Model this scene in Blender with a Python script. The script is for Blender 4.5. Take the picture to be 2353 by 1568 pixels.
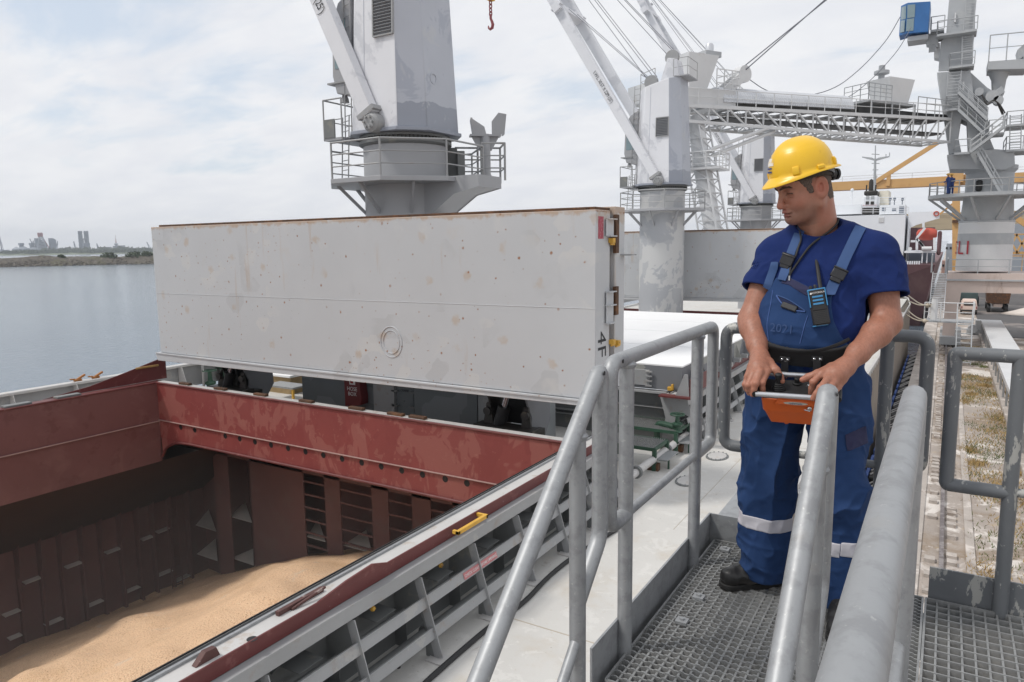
import bpy, bmesh, math, random
import numpy as np
from mathutils import Vector, Matrix
for o in list(bpy.data.objects): bpy.data.objects.remove(o)
SC = bpy.context.scene
COL = SC.collection
R = math.radians
rnd = random.Random(7)

# ------------------------------------------------------------------ camera
# world: Y along the ship, X towards the quay, Z up, eye at the origin (metres)
F_PX, CX, CY = 1640.0, 1176.5, 784.0
_v = np.array([2180 - CX, 552 - CY, F_PX]); _v /= np.linalg.norm(_v)
_p = np.array([1180 - CX, 552 + 12.5 - CY, F_PX])
_u = np.cross(_p, _v); _u /= np.linalg.norm(_u)
if _u[1] > 0: _u = -_u
_r = np.cross(_v, _u)
if _r[0] < 0: _r = -_r
CM = np.stack([_r, _v, _u])
cam_d = bpy.data.cameras.new('camera')
cam = bpy.data.objects.new('camera', cam_d); COL.objects.link(cam)
cx_, cy_, cz_ = CM @ np.array([1., 0, 0]), CM @ np.array([0, -1., 0]), CM @ np.array([0, 0, -1.])
cam.matrix_world = Matrix([[cx_[0], cy_[0], cz_[0], 0], [cx_[1], cy_[1], cz_[1], 0], [cx_[2], cy_[2], cz_[2], 0], [0, 0, 0, 1]])
cam_d.sensor_width = 36; cam_d.lens = F_PX / 2353 * 36
cam_d.clip_start = 0.05; cam_d.clip_end = 20000
SC.camera = cam

# ------------------------------------------------------------------ light
SUN_EL, SUN_AZ = 55., 228.   # azimuth from +Y clockwise: over the port quarter
wd = bpy.data.worlds.new('World'); SC.world = wd; wd.use_nodes = True
nt = wd.node_tree; nt.nodes.clear()
def WN(t, **k):
    n = nt.nodes.new(t)
    for a, b in k.items(): setattr(n, a, b)
    return n
def WL(a, b): nt.links.new(a, b)
sky = WN('ShaderNodeTexSky', sky_type='NISHITA', sun_disc=False)
sky.sun_elevation = R(SUN_EL); sky.sun_rotation = R(SUN_AZ)
sky.air_density = 1.0; sky.dust_density = 1.5; sky.ozone_density = 1.0
tc = WN('ShaderNodeTexCoord')
sep = WN('ShaderNodeSeparateXYZ'); WL(tc.outputs['Generated'], sep.inputs[0])
def WM(op, a, b=None, c=None):
    n = WN('ShaderNodeMath', operation=op)
    for i, v in enumerate((a, b, c)):
        if v is None: continue
        if isinstance(v, (int, float)): n.inputs[i].default_value = v
        else: WL(v, n.inputs[i])
    return n.outputs[0]
zz = WM('MAXIMUM', sep.outputs[2], 0.0)
den = WM('ADD', zz, 0.22)
comb = WN('ShaderNodeCombineXYZ')
WL(WM('DIVIDE', sep.outputs[0], den), comb.inputs[0]); WL(WM('DIVIDE', sep.outputs[1], den), comb.inputs[1])
mp = WN('ShaderNodeMapping'); WL(comb.outputs[0], mp.inputs[0])
mp.inputs['Location'].default_value = (3.7, 1.3, 0); mp.inputs['Rotation'].default_value = (0, 0, R(28)); mp.inputs['Scale'].default_value = (1.0, 1.9, 1)
nz = WN('ShaderNodeTexNoise'); WL(mp.outputs[0], nz.inputs['Vector'])
nz.inputs['Scale'].default_value = 1.7; nz.inputs['Detail'].default_value = 9; nz.inputs['Roughness'].default_value = 0.58; nz.inputs['Distortion'].default_value = 0.35
# the gap of blue sky to port
dotn = WN('ShaderNodeVectorMath', operation='DOT_PRODUCT'); WL(tc.outputs['Generated'], dotn.inputs[0])
_g = CM @ np.array([330 - CX, 200 - CY, F_PX]); _g /= np.linalg.norm(_g)
dotn.inputs[1].default_value = tuple(_g)
mr = WN('ShaderNodeMapRange'); WL(dotn.outputs['Value'], mr.inputs[0])
mr.inputs[1].default_value = 0.93; mr.inputs[2].default_value = 1.0; mr.inputs[3].default_value = 0.0; mr.inputs[4].default_value = 0.10
cov = WM('ADD', WM('SUBTRACT', nz.outputs['Fac'], mr.outputs[0]), WM('MAXIMUM', WM('MULTIPLY_ADD', sep.outputs[2], -1.6, .28), 0.0))
mr2 = WN('ShaderNodeMapRange', interpolation_type='SMOOTHSTEP'); WL(cov, mr2.inputs[0])
mr2.inputs[1].default_value = 0.24; mr2.inputs[2].default_value = 0.50
nz2 = WN('ShaderNodeTexNoise'); mp2 = WN('ShaderNodeMapping'); WL(comb.outputs[0], mp2.inputs[0]); WL(mp2.outputs[0], nz2.inputs['Vector'])
mp2.inputs['Scale'].default_value = (1, 1.5, 1); mp2.inputs['Location'].default_value = (9.1, 4.2, 0)
nz2.inputs['Scale'].default_value = 2.6; nz2.inputs['Detail'].default_value = 8; nz2.inputs['Roughness'].default_value = 0.55
rp = WN('ShaderNodeValToRGB'); WL(nz2.outputs['Fac'], rp.inputs[0])
rp.color_ramp.elements[0].position = 0.30; rp.color_ramp.elements[0].color = (.815, .835, .885, 1)
rp.color_ramp.elements[1].position = 0.62; rp.color_ramp.elements[1].color = (.91, .92, .945, 1)
skm = WN('ShaderNodeMix', data_type='RGBA', blend_type='MULTIPLY'); skm.inputs[0].default_value = 1
WL(sky.outputs[0], skm.inputs[6]); skm.inputs[7].default_value = (.13, .13, .13, 1)
# thin veil over the gap too
veil = WN('ShaderNodeMix', data_type='RGBA'); veil.inputs[0].default_value = 0.70
WL(skm.outputs[2], veil.inputs[6]); veil.inputs[7].default_value = (.78, .85, .935, 1)
mx = WN('ShaderNodeMix', data_type='RGBA'); WL(mr2.outputs[0], mx.inputs[0]); WL(veil.outputs[2], mx.inputs[6]); WL(rp.outputs[0], mx.inputs[7])
bg = WN('ShaderNodeBackground'); WL(mx.outputs[2], bg.inputs[0]); bg.inputs[1].default_value = 1.0
wo = WN('ShaderNodeOutputWorld'); WL(bg.outputs[0], wo.inputs[0])
sun_d = bpy.data.lights.new('sun', 'SUN'); sun_d.energy = 2.1; sun_d.angle = R(8); sun_d.color = (1, .96, .9)
sun = bpy.data.objects.new('sun', sun_d); COL.objects.link(sun)
_sd = Vector((math.sin(R(SUN_AZ)) * math.cos(R(SUN_EL)), math.cos(R(SUN_AZ)) * math.cos(R(SUN_EL)), math.sin(R(SUN_EL))))
sun.rotation_euler = _sd.to_track_quat('Z', 'Y').to_euler()
vs = SC.view_settings; vs.view_transform = 'Standard'; vs.look = 'None'; vs.exposure = 0.0; vs.gamma = 1; vs.use_curve_mapping = False
SC.cycles.max_bounces = 8; SC.cycles.use_denoising = True

# ------------------------------------------------------------------ helpers
def V(*a): return Vector(a)
def ray(x, y): return CM @ np.array([x - CX, y - CY, F_PX])
def onX(x, y, X): d = ray(x, y); return Vector(d * (X / d[0]))
def onY(x, y, Y): d = ray(x, y); return Vector(d * (Y / d[1]))
def onZ(x, y, Z): d = ray(x, y); return Vector(d * (Z / d[2]))
def atd(x, y, D): return Vector(ray(x, y) * (D / F_PX))
def S(r, g, b):
    f = lambda c: (c / 255 / 12.92) if c <= 10.3 else ((c / 255 + .055) / 1.055) ** 2.4
    return (f(r), f(g), f(b))

def wloc(o):
    v = Vector((0, 0, 0))
    while o is not None: v += o.location; o = o.parent
    return v
def T(name, label, cat, loc, group=None):
    o = bpy.data.objects.new(name, None); COL.objects.link(o); o.location = loc; o.empty_display_size = .2
    return tag(o, label, cat, group)
def tag(o, label=None, cat=None, group=None, kind=None):
    if label: o['label'] = label
    if cat: o['category'] = cat
    if group: o['group'] = group
    if kind: o['kind'] = kind
    return o
def copy_tree(o, parent=None):
    c = o.copy(); COL.objects.link(c)
    if parent is not None: c.parent = parent
    for ch in o.children: copy_tree(ch, c)
    return c

class MB:
    def __init__(s): s.v = []; s.f = []
    def add(s, vs, fs):
        n = len(s.v); s.v += [tuple(p) for p in vs]; s.f += [tuple(i + n for i in f) for f in fs]; return s
    def bx(s, x0, x1, y0, y1, z0, z1):
        return s.add([(x0, y0, z0), (x1, y0, z0), (x1, y1, z0), (x0, y1, z0), (x0, y0, z1), (x1, y0, z1), (x1, y1, z1), (x0, y1, z1)],
                     [(0, 3, 2, 1), (4, 5, 6, 7), (0, 1, 5, 4), (1, 2, 6, 5), (2, 3, 7, 6), (3, 0, 4, 7)])
    def obb(s, c, ax, ay, az):
        c, ax, ay, az = Vector(c), Vector(ax), Vector(ay), Vector(az)
        P = [c - ax - ay - az, c + ax - ay - az, c + ax + ay - az, c - ax + ay - az, c - ax - ay + az, c + ax - ay + az, c + ax + ay + az, c - ax + ay + az]
        return s.add(P, [(0, 3, 2, 1), (4, 5, 6, 7), (0, 1, 5, 4), (1, 2, 6, 5), (2, 3, 7, 6), (3, 0, 4, 7)])
    def bar(s, p, q, w, h, up=(0, 0, 1), w2=None, h2=None):
        p, q = Vector(p), Vector(q); d = (q - p).normalized(); up = Vector(up)
        if abs(d.dot(up)) > .99: up = Vector((1, 0, 0))
        x = d.cross(up).normalized(); y = x.cross(d); w2 = w2 or w; h2 = h2 or h
        P = []
        for c, a, b in ((p, w, h), (q, w2, h2)):
            P += [c - x * a / 2 - y * b / 2, c + x * a / 2 - y * b / 2, c + x * a / 2 + y * b / 2, c - x * a / 2 + y * b / 2]
        return s.add(P, [(0, 1, 2, 3)[::-1], (4, 5, 6, 7), (0, 1, 5, 4), (1, 2, 6, 5), (2, 3, 7, 6), (3, 0, 4, 7)])
    def path(s, pts, r, n=8, closed=False, caps=True):
        pts = [Vector(p) for p in pts]; m = len(pts); rs = r if isinstance(r, (list, tuple)) else [r] * m
        t0 = (pts[1] - pts[0]).normalized()
        a = t0.cross(Vector((0, 0, 1)))
        if a.length < .05: a = t0.cross(Vector((1, 0, 0)))
        a.normalize(); rings = []
        for i, p in enumerate(pts):
            if closed: t = (pts[(i + 1) % m] - pts[i - 1]).normalized()
            elif i == 0: t = t0
            elif i == m - 1: t = (pts[-1] - pts[-2]).normalized()
            else:
                t = (pts[i + 1] - pts[i]).normalized() + (pts[i] - pts[i - 1]).normalized()
                t = t.normalized() if t.length > 1e-6 else t0
            a = (a - t * a.dot(t)).normalized(); b = t.cross(a)
            rings.append([p + (a * math.cos(2 * math.pi * k / n) + b * math.sin(2 * math.pi * k / n)) * rs[i] for k in range(n)])
        return s.loft(rings, closed, caps)
    def loft(s, rings, closed=False, caps=True):
        n = len(rings[0]); m = len(rings); vs = [p for r_ in rings for p in r_]; fs = []
        for i in range(m if closed else m - 1):
            j = (i + 1) % m
            for k in range(n):
                l = (k + 1) % n; fs.append((i * n + k, i * n + l, j * n + l, j * n + k))
        if caps and not closed: fs += [tuple(range(n))[::-1], tuple((m - 1) * n + k for k in range(n))]
        return s.add(vs, fs)
    def tube(s, p, q, r, n=8, r2=None): return s.path([p, q], [r, r2 if r2 is not None else r], n)
    def lathe(s, c, prof, n=24, ax=(0, 0, 1), caps=True):
        c = Vector(c); ax = Vector(ax).normalized(); a = ax.cross(Vector((0, 0, 1)))
        if a.length < .05: a = Vector((1, 0, 0))
        a.normalize(); b = ax.cross(a)
        return s.loft([[c + ax * z + (a * math.cos(2 * math.pi * k / n) + b * math.sin(2 * math.pi * k / n)) * r for k in range(n)] for r, z in prof], False, caps)
    def prism(s, poly, vec):
        vec = Vector(vec); P = [Vector(p) for p in poly]; n = len(P)
        nr = sum(((P[i].cross(P[(i + 1) % n])) for i in range(n)), Vector())
        if nr.dot(vec) < 0: P = P[::-1]
        return s.add(P + [p + vec for p in P], [tuple(range(n))[::-1], tuple(range(n, 2 * n))] + [(k, (k + 1) % n, n + (k + 1) % n, n + k) for k in range(n)])
    def ball(s, c, rx, ry=None, rz=None, n=12, m=8):
        ry = ry or rx; rz = rz or rx; c = Vector(c)
        return s.loft([[c + Vector((rx * math.sin(t) * math.cos(2 * math.pi * k / n), ry * math.sin(t) * math.sin(2 * math.pi * k / n), -rz * math.cos(t))) for k in range(n)] for t in [max(.02, min(math.pi - .02, math.pi * i / m)) for i in range(m + 1)]])
    def build(s, name, m, parent=None, label=None, smooth=35, bevel=0, seg=2):
        me = bpy.data.meshes.new(name); o = bpy.data.objects.new(name, me); COL.objects.link(o)
        if parent is not None:
            o.parent = parent; w = wloc(parent)
        else:
            a = np.array(s.v); w = Vector(((a[:, 0].min() + a[:, 0].max()) / 2, (a[:, 1].min() + a[:, 1].max()) / 2, a[:, 2].min())); o.location = w
        me.from_pydata([(p[0] - w[0], p[1] - w[1], p[2] - w[2]) for p in s.v], [], s.f); me.update()
        if m is not None: me.materials.append(m)
        if smooth:
            me.polygons.foreach_set('use_smooth', [True] * len(me.polygons)); me.set_sharp_from_angle(angle=R(smooth))
        if bevel:
            b = o.modifiers.new('bevel', 'BEVEL'); b.width = bevel; b.segments = seg; b.limit_method = 'ANGLE'; b.angle_limit = R(40)
        if label: o['label'] = label
        return o

def fillet(pts, r, n=5, closed=False):
    P = [Vector(p) for p in pts]; out = []; m = len(P)
    for i in range(m):
        if not closed and i in (0, m - 1): out.append(P[i]); continue
        a, b, c = P[i - 1], P[i], P[(i + 1) % m]
        d1, d2 = (a - b), (c - b); rr = min(r, d1.length * .45, d2.length * .45); d1.normalize(); d2.normalize()
        p1, p2 = b + d1 * rr, b + d2 * rr
        for k in range(n + 1):
            t = k / n; out.append(p1 * (1 - t) ** 2 + b * 2 * t * (1 - t) + p2 * t * t)
    return out
def text(s, size, org, xd, yd, m, parent, name='lettering', align='CENTER', sx=1.0, off=.004, depth=.001):
    cu = bpy.data.curves.new(name, 'FONT'); cu.body = s; cu.size = size; cu.align_x = align; cu.align_y = 'CENTER'; cu.extrude = depth
    cu.resolution_u = 3
    ob = bpy.data.objects.new('tmp_text', cu); COL.objects.link(ob)
    dg = bpy.context.evaluated_depsgraph_get(); me = bpy.data.meshes.new_from_object(ob.evaluated_get(dg))
    bpy.data.objects.remove(ob); bpy.data.curves.remove(cu)
    xd = Vector(xd).normalized(); yd = Vector(yd); yd = (yd - xd * yd.dot(xd)).normalized(); zd = xd.cross(yd)
    o = bpy.data.objects.new(name, me); COL.objects.link(o); org = Vector(org) + zd * off
    w = wloc(parent) if parent is not None else Vector((0, 0, 0))
    for v in me.vertices:
        c = v.co; v.co = org + xd * c.x * sx + yd * c.y + zd * c.z - w
    me.materials.clear(); me.materials.append(m); me.update()
    if parent is not None: o.parent = parent
    return o

# ------------------------------------------------------------------ materials
def mat(name, base, rough=.6, metal=0., var=.10, vs=1.2, layers=(), bump=0., bs=30., spec=.5, bdist=.01, attr=None, sub=0., coat=0.):
    m = bpy.data.materials.new(name); m.use_nodes = True; n = m.node_tree; N = n.nodes; L = n.links
    p = N['Principled BSDF']; p.inputs['Roughness'].default_value = rough; p.inputs['Metallic'].default_value = metal
    p.inputs['Specular IOR Level'].default_value = spec
    if coat: p.inputs['Coat Weight'].default_value = coat; p.inputs['Coat Roughness'].default_value = .15
    if sub: p.inputs['Subsurface Weight'].default_value = sub; p.inputs['Subsurface Radius'].default_value = (.012, .005, .003); p.inputs['Subsurface Scale'].default_value = 1.0
    tcn = N.new('ShaderNodeTexCoord'); oc = tcn.outputs['Object']
    def noise(scale, det=5, ro=.6, vec=None, dist=0.):
        t = N.new('ShaderNodeTexNoise'); t.inputs['Scale'].default_value = scale; t.inputs['Detail'].default_value = det; t.inputs['Roughness'].default_value = ro; t.inputs['Distortion'].default_value = dist
        L.new(vec or oc, t.inputs['Vector']); return t.outputs['Fac']
    def mapped(sc, loc=(0, 0, 0)):
        t = N.new('ShaderNodeMapping'); t.inputs['Scale'].default_value = sc; t.inputs['Location'].default_value = loc; L.new(oc, t.inputs[0]); return t.outputs[0]
    def rng(v, lo, hi, a=0., b=1.):
        t = N.new('ShaderNodeMapRange'); t.interpolation_type = 'SMOOTHSTEP'; L.new(v, t.inputs[0])
        for i, x in enumerate((lo, hi, a, b)): t.inputs[i + 1].default_value = x
        return t.outputs[0]
    def mul(a, b):
        t = N.new('ShaderNodeMath'); t.operation = 'MULTIPLY'
        for i, x in enumerate((a, b)):
            if isinstance(x, (int, float)): t.inputs[i].default_value = x
            else: L.new(x, t.inputs[i])
        return t.outputs[0]
    def mix(f, a, b, bt='MIX'):
        t = N.new('ShaderNodeMix'); t.data_type = 'RGBA'; t.blend_type = bt
        for i, x in ((0, f), (6, a), (7, b)):
            if isinstance(x, (int, float)): t.inputs[i].default_value = x
            elif isinstance(x, tuple): t.inputs[i].default_value = (x[0], x[1], x[2], 1)
            else: L.new(x, t.inputs[i])
        return t.outputs[2]
    if attr:
        at = N.new('ShaderNodeAttribute'); at.attribute_name = attr; c = at.outputs['Color']
        if var:
            v = rng(noise(vs), .3, .7, 1 - var, 1 + var)
            cc = N.new('ShaderNodeCombineColor')
            for i in range(3): L.new(v, cc.inputs[i])
            c = mix(1., c, cc.outputs[0], 'MULTIPLY')
    else:
        lo = tuple(x * (1 - var) for x in base); hi = tuple(min(1, x * (1 + var)) for x in base)
        c = mix(rng(noise(vs), .28, .72), lo, hi)
    for ly in layers:
        k = ly.get('k', 'noise'); sc = ly.get('s', 2.); amt = ly.get('a', 1.); col = ly['c']; vec = None
        if 'map' in ly: vec = mapped(ly['map'], ly.get('loc', (0, 0, 0)))
        if 'pl' in ly:
            sx_ = N.new('ShaderNodeSeparateXYZ'); L.new(oc, sx_.inputs[0]); cb_ = N.new('ShaderNodeCombineXYZ'); a_, b_ = ['xyz'.index(q) for q in ly['pl']]; L.new(sx_.outputs[a_], cb_.inputs[0]); L.new(sx_.outputs[b_], cb_.inputs[1]); vec = cb_.outputs[0]
        if k == 'zb':
            sx_ = N.new('ShaderNodeSeparateXYZ'); L.new(oc, sx_.inputs[0]); ad = N.new('ShaderNodeMath'); ad.operation = 'MULTIPLY_ADD'; L.new(noise(sc), ad.inputs[0]); ad.inputs[1].default_value = ly.get('w', .3); L.new(sx_.outputs[2], ad.inputs[2]); f = rng(ad.outputs[0], ly['lo'], ly['hi'], *((0., 1.) if ly.get('inv') else (1., 0.)))
        elif k == 'noise': f = rng(noise(sc, ly.get('d', 6), ly.get('r', .65), vec, ly.get('w', 0.)), ly.get('lo', .55), ly.get('hi', .6))
        else:
            t = N.new('ShaderNodeTexVoronoi'); t.inputs['Scale'].default_value = sc
            if k == 'vor': t.distance = 'CHEBYCHEV'
            if 'pl' in ly: t.voronoi_dimensions = '2D'
            L.new(vec or oc, t.inputs['Vector'])
            sp = N.new('ShaderNodeSeparateColor'); L.new(t.outputs['Color'], sp.inputs[0])
            if k == 'vor': f = rng(sp.outputs[0], ly.get('lo', .7), ly.get('lo', .7) + .02)
            else: # spots
                jt = N.new('ShaderNodeMath'); jt.operation = 'MULTIPLY_ADD'; L.new(noise(sc * 5., 4), jt.inputs[0]); jt.inputs[1].default_value = ly.get('hi', .12) * 2.2; L.new(t.outputs['Distance'], jt.inputs[2]); jo = N.new('ShaderNodeMath'); jo.operation = 'SUBTRACT'; L.new(jt.outputs[0], jo.inputs[0]); jo.inputs[1].default_value = ly.get('hi', .12) * .95
                f = mul(rng(jo.outputs[0], ly.get('hi', .12) * .35, ly.get('hi', .12), 1., 0.), rng(sp.outputs[0], ly.get('lo', .6), ly.get('lo', .6) + .05))
                f = mul(f, rng(noise(sc * 4.), .35, .6, .35, 1.))
        if 'mask' in ly: f = mul(f, rng(noise(ly['mask'][0]), ly['mask'][1], ly['mask'][1] + .12))
        c = mix(mul(f, amt), c, col)
    L.new(c, p.inputs['Base Color'])
    if bump:
        b = N.new('ShaderNodeBump'); b.inputs['Strength'].default_value = bump; b.inputs['Distance'].default_value = bdist; L.new(noise(bs), b.inputs['Height']); L.new(b.outputs[0], p.inputs['Normal'])
    m.diffuse_color = (*base, 1)
    return m
RUST = S(140, 92, 56); RUSTD = S(88, 56, 38)
def ly(c, s=2., lo=.55, hi=.6, a=1., k='noise', **kw): return dict(c=c, s=s, lo=lo, hi=hi, a=a, k=k, **kw)
M_ = {}
M_['deck'] = mat('deck_paint', S(197, 195, 191), .75, 0, .04, .8, [ly(S(186, 176, 162), .9, .5, .7, .5), ly(S(208, 206, 202), 2.4, .56, .60, .6, w=.6), ly(S(182, 168, 152), 4., .62, .70, .4), ly(S(176, 164, 148), 11., .6, .72, .4), ly(S(150, 140, 128), 30., .66, .73, .5), ly(S(140, 124, 108), 1.4, .66, .74, .45, w=1.), ly(S(126, 112, 98), 3., .86, .05, .7, k='spots', pl='xy')], .25, 30)
M_['panel'] = mat('hatch_paint', S(182, 184, 187), .55, 0, .03, .4, [
    ly(S(168, 169, 171), 1.6, .82, a=.5, k='vor', mask=(.45, .47), pl='xz'), ly(S(194, 193, 191), 2.3, .86, a=.5, k='vor', mask=(.6, .47), pl='xz'), ly(S(186, 172, 156), .9, .60, .78, .30),
    ly(S(168, 136, 104), 5., 4.40, 4.50, .65, k='zb', w=.35, inv=1), ly(S(174, 150, 124), .85, .55, .16, .5, k='spots', pl='xz'), ly(S(142, 96, 62), 1.25, .50, .065, 1., k='spots', pl='xz'), ly(S(150, 100, 62), 3.1, .30, .085, 1., k='spots', pl='xz', mask=(.35, .52)), ly(S(132, 86, 52), 2.2, .50, .075, 1., k='spots', mask=(.5, .42), pl='xz'), ly(RUSTD, 3.5, .74, .055, .9, k='spots', mask=(.7, .44), pl='xz'),
    ly(S(168, 140, 110), 2.6, .60, .74, .45, map=(1, 1, .10))], .16, 2.2, bdist=.03)
M_['paneltop'] = mat('hatch_top_paint', S(232, 232, 232), .6, 0, .02, .4, [ly(S(205, 203, 200), 1.2, .6, .75, .4), ly(S(188, 182, 174), 3., .7, .74, .5)], .05, 8)
M_['hatchgrey'] = mat('hatch_side_grey', S(116, 118, 122), .55, 0, .05, .6, [ly(S(156, 156, 150), 1.1, .72, a=.8, k='vor')], .08, 8)
M_['ruststeel'] = mat('rusty_steel', S(84, 60, 44), .85, 0, .2, 3, [ly(S(120, 80, 50), 4, .5, .65, .8), ly(S(46, 38, 34), 7, .55, .65, .7)], .4, 40)
M_['red'] = mat('red_hold_paint', S(130, 64, 61), .5, 0, .06, .6, [ly(S(146, 90, 83), .8, .51, .535, .7, w=.8, d=3, map=(1, 1, .55)), ly(S(126, 60, 58), 1.5, .54, .56, .8, w=.6, d=3, map=(1, 1, .6), loc=(3, 1, 2)), ly(S(146, 92, 84), 2.3, .60, .63, .6, w=.5, d=3), ly(S(160, 112, 100), 7, .66, .70, .5), ly(S(96, 56, 44), 2.2, .80, .05, .7, k='spots', pl='xz')], .12, 6)
M_['redin'] = mat('red_hold_shaded_paint', S(108, 70, 69), .6, 0, .08, .5, [ly(S(124, 88, 85), .8, .52, .7, .6, w=.6), ly(S(96, 58, 57), 1.7, .58, .64, .6), ly(S(150, 116, 110), 9, .68, .73, .5)], .12, 6)  # hold red darkened: shade of the port wall put into the colour
M_['redlow'] = mat('dusty_hold_paint', S(104, 72, 69), .75, 0, .10, .6, [ly(S(102, 82, 78), 1.1, .52, .68, .5)], .1, 8)
M_['dust'] = mat('grain_dusted_steel', S(188, 182, 176), .85, 0, .06, 2)
M_['redrail'] = mat('red_coaming_edge', S(98, 46, 45), .5, 0, .08, 1.5, [ly(S(128, 82, 78), 3, .58, .64, .5), ly(S(160, 140, 134), 7, .66, .72, .5), ly(S(70, 44, 38), 11, .66, .72, .6)], .1, 10)
M_['white'] = mat('worn_white_steel', S(188, 186, 184), .55, 0, .06, 1.2, [ly(S(172, 160, 148), 3, .58, .66, .6), ly(RUST, 5, .70, .76, .6)], .12, 14)
M_['grey'] = mat('grey_ship_paint', S(150, 151, 152), .5, 0, .06, .9, [ly(S(170, 168, 164), 1.6, .60, .62, .5), ly(S(140, 122, 102), 2.2, .56, .72, .45), ly(S(128, 92, 64), 6, .66, .72, .7), ly(RUSTD, 11, .70, .75, .7)], .12, 14)
M_['greydk'] = mat('dark_grey_ship_paint', S(112, 114, 114), .55, 0, .08, 1.0, [ly(S(136, 134, 124), 1.6, .58, .66, .6), ly(S(126, 106, 78), 2.4, .62, .75, .5, map=(1, 1, .3))], .1, 14)
M_['house'] = mat('deckhouse_paint', S(104, 110, 113), .5, 0, .06, .8, [ly(S(122, 127, 130), .9, .74, a=.8, k='vor')], .08, 8)
M_['black'] = mat('black_rubber', (.012, .012, .013), .55, 0, .2, 8)
M_['dark'] = mat('dark_oily_steel', S(52, 50, 48), .5, .2, .2, 3, [ly(S(96, 88, 76), 4, .56, .7, .6)])
M_['chrome'] = mat('polished_rod', (.55, .56, .58), .18, 1., .05)
M_['yellow'] = mat('yellow_paint', S(206, 160, 62), .5, 0, .1, 4, [ly(S(120, 88, 50), 10, .62, .68, .8)])
M_['green'] = mat('green_deck_paint', S(48, 78, 62), .5, 0, .12, 4, [ly(S(90, 80, 60), 10, .66, .72, .6)])
M_['galv'] = mat('galvanised_steel', S(158, 160, 162), .5, .4, .05, 5, [ly(S(136, 137, 139), 22, .46, .64, .6), ly(S(190, 190, 188), 60, .62, .68, .6), ly(S(150, 142, 132), 5, .60, .74, .3), ly(S(112, 104, 96), 10, .71, .75, .6), ly(S(204, 203, 200), 8, .72, .74, .8)], .22, 90, bdist=.0015)
M_['galvpaint'] = mat('flaking_grey_paint', S(108, 111, 114), .5, .1, .08, 6, [ly(S(174, 173, 168), 7, .575, .60, .9, map=(1.6, 1.6, .55)), ly(S(174, 173, 168), 26, .62, .66, .8), ly(S(140, 128, 116), 6, .66, .72, .4)], .25, 50, bdist=.002)
M_['grate'] = mat('grating_steel', S(146, 147, 147), .5, .35, .14, 14, [ly(S(160, 160, 158), 30, .56, .64, .6), ly(S(96, 94, 90), 9, .6, .7, .5)])
M_['crane'] = mat('crane_white_paint', S(214, 215, 219), .45, 0, .035, .5, [ly(S(186, 188, 194), .55, .54, .60, .6, w=.4), ly(S(168, 170, 178), 1.5, .66, .70, .5, w=1.), ly(S(196, 176, 152), 3.2, .68, .8, .5, map=(1, 1, .12)), ly(S(150, 110, 70), 5, .73, .78, .5)], .06, 5)
M_['craneback'] = mat('crane_shaded_paint', S(176, 180, 189), .45, 0, .04, .5, [ly(S(142, 147, 158), 1.2, 10.45, 10.47, .9, k='zb', w=.5), ly(S(160, 165, 177), .7, .55, .58, .8, w=.8), ly(S(184, 186, 190), 1.5, .62, .66, .6, w=.7)], .06, 5)  # crane white with shade put into the colour; lower band is repaint
M_['ped'] = mat('pedestal_paint', S(156, 157, 160), .45, 0, .03, .5, [ly(S(164, 162, 162), 1., .6, .66, .5)], .05, 6)
M_['pedpatch'] = mat('patched_pedestal_paint', S(162, 164, 168), .5, 0, .03, .5, [ly(S(188, 188, 187), .42, .47, .49, .85, w=.6), ly(S(160, 162, 166), 1.5, .76, a=.7, k='vor', map=(1, 1, .7))], .06, 6)
M_['louvre'] = mat('louvre_grey', S(118, 120, 124), .5)
M_['glass'] = mat('cab_glass', S(120, 140, 146), .08, 0, .02, 1, spec=.8)
M_['wire'] = mat('wire_rope', S(104, 106, 114), .6, .3)
M_['ink'] = mat('black_stencil', S(40, 42, 46), .7, 0, .1, 20)
M_['redink'] = mat('red_stencil', S(170, 50, 62), .7, 0, .1, 20)
M_['whiteink'] = mat('white_stencil', S(225, 222, 220), .7)
M_['orange'] = mat('orange_plastic', S(204, 92, 30), .42, 0, .05, 10, [ly(S(180, 72, 22), 18, .64, .70, .4)], .05, 80)
M_['loader'] = mat('loader_grey_paint', S(166, 169, 172), .5, 0, .04, .5, [ly(S(178, 180, 180), .8, .56, .62, .5), ly(S(150, 132, 112), 1.4, .68, .78, .4, map=(1, 1, .15))])
M_['loaderlt'] = mat('loader_pale_steel', S(206, 207, 208), .5, 0, .04, .5, [ly(S(184, 178, 170), 1.2, .6, .7, .4)])
M_['corr'] = mat('corrugated_zinc', S(204, 206, 210), .35, .4, .04, .6)
M_['floorgrey'] = mat('walkway_grey', S(118, 122, 126), .6, .1, .08, 1)
M_['bluecab'] = mat('blue_cab_paint', S(48, 102, 160), .45, 0, .06, 1)
M_['cream'] = mat('dusty_cream_steel', S(196, 180, 172), .7, 0, .07, .5, [ly(S(150, 126, 112), .7, .55, .7, .6, map=(1, 1, .25)), ly(S(110, 92, 82), 1.6, .64, .72, .5, map=(1, 1, .2))])
M_['gantry'] = mat('gantry_hazed_ochre', S(204, 162, 106), .55, 0, .05, .3, [ly(S(186, 140, 86), 1, .58, .66, .5)])  # ochre lightened so distance haze sits in the colour
M_['shipwhite'] = mat('ship_white', S(226, 229, 233), .5, 0, .02, .3)
M_['shiphull'] = mat('far_hull_maroon', S(104, 74, 78), .6, 0, .08, .2, [ly(S(122, 96, 94), .4, .5, .7, .6, map=(1, 1, .3))])
M_['lifeboat'] = mat('lifeboat_orange', S(188, 82, 66), .6)
M_['hullgrey'] = mat('hull_side_paint', S(128, 118, 108), .6, 0, .08, .3, [ly(S(150, 138, 122), .7, .5, .7, .6, map=(1, 1, .3)), ly(S(104, 84, 70), 1.6, .62, .7, .6, map=(1, 1, .2))])
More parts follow.
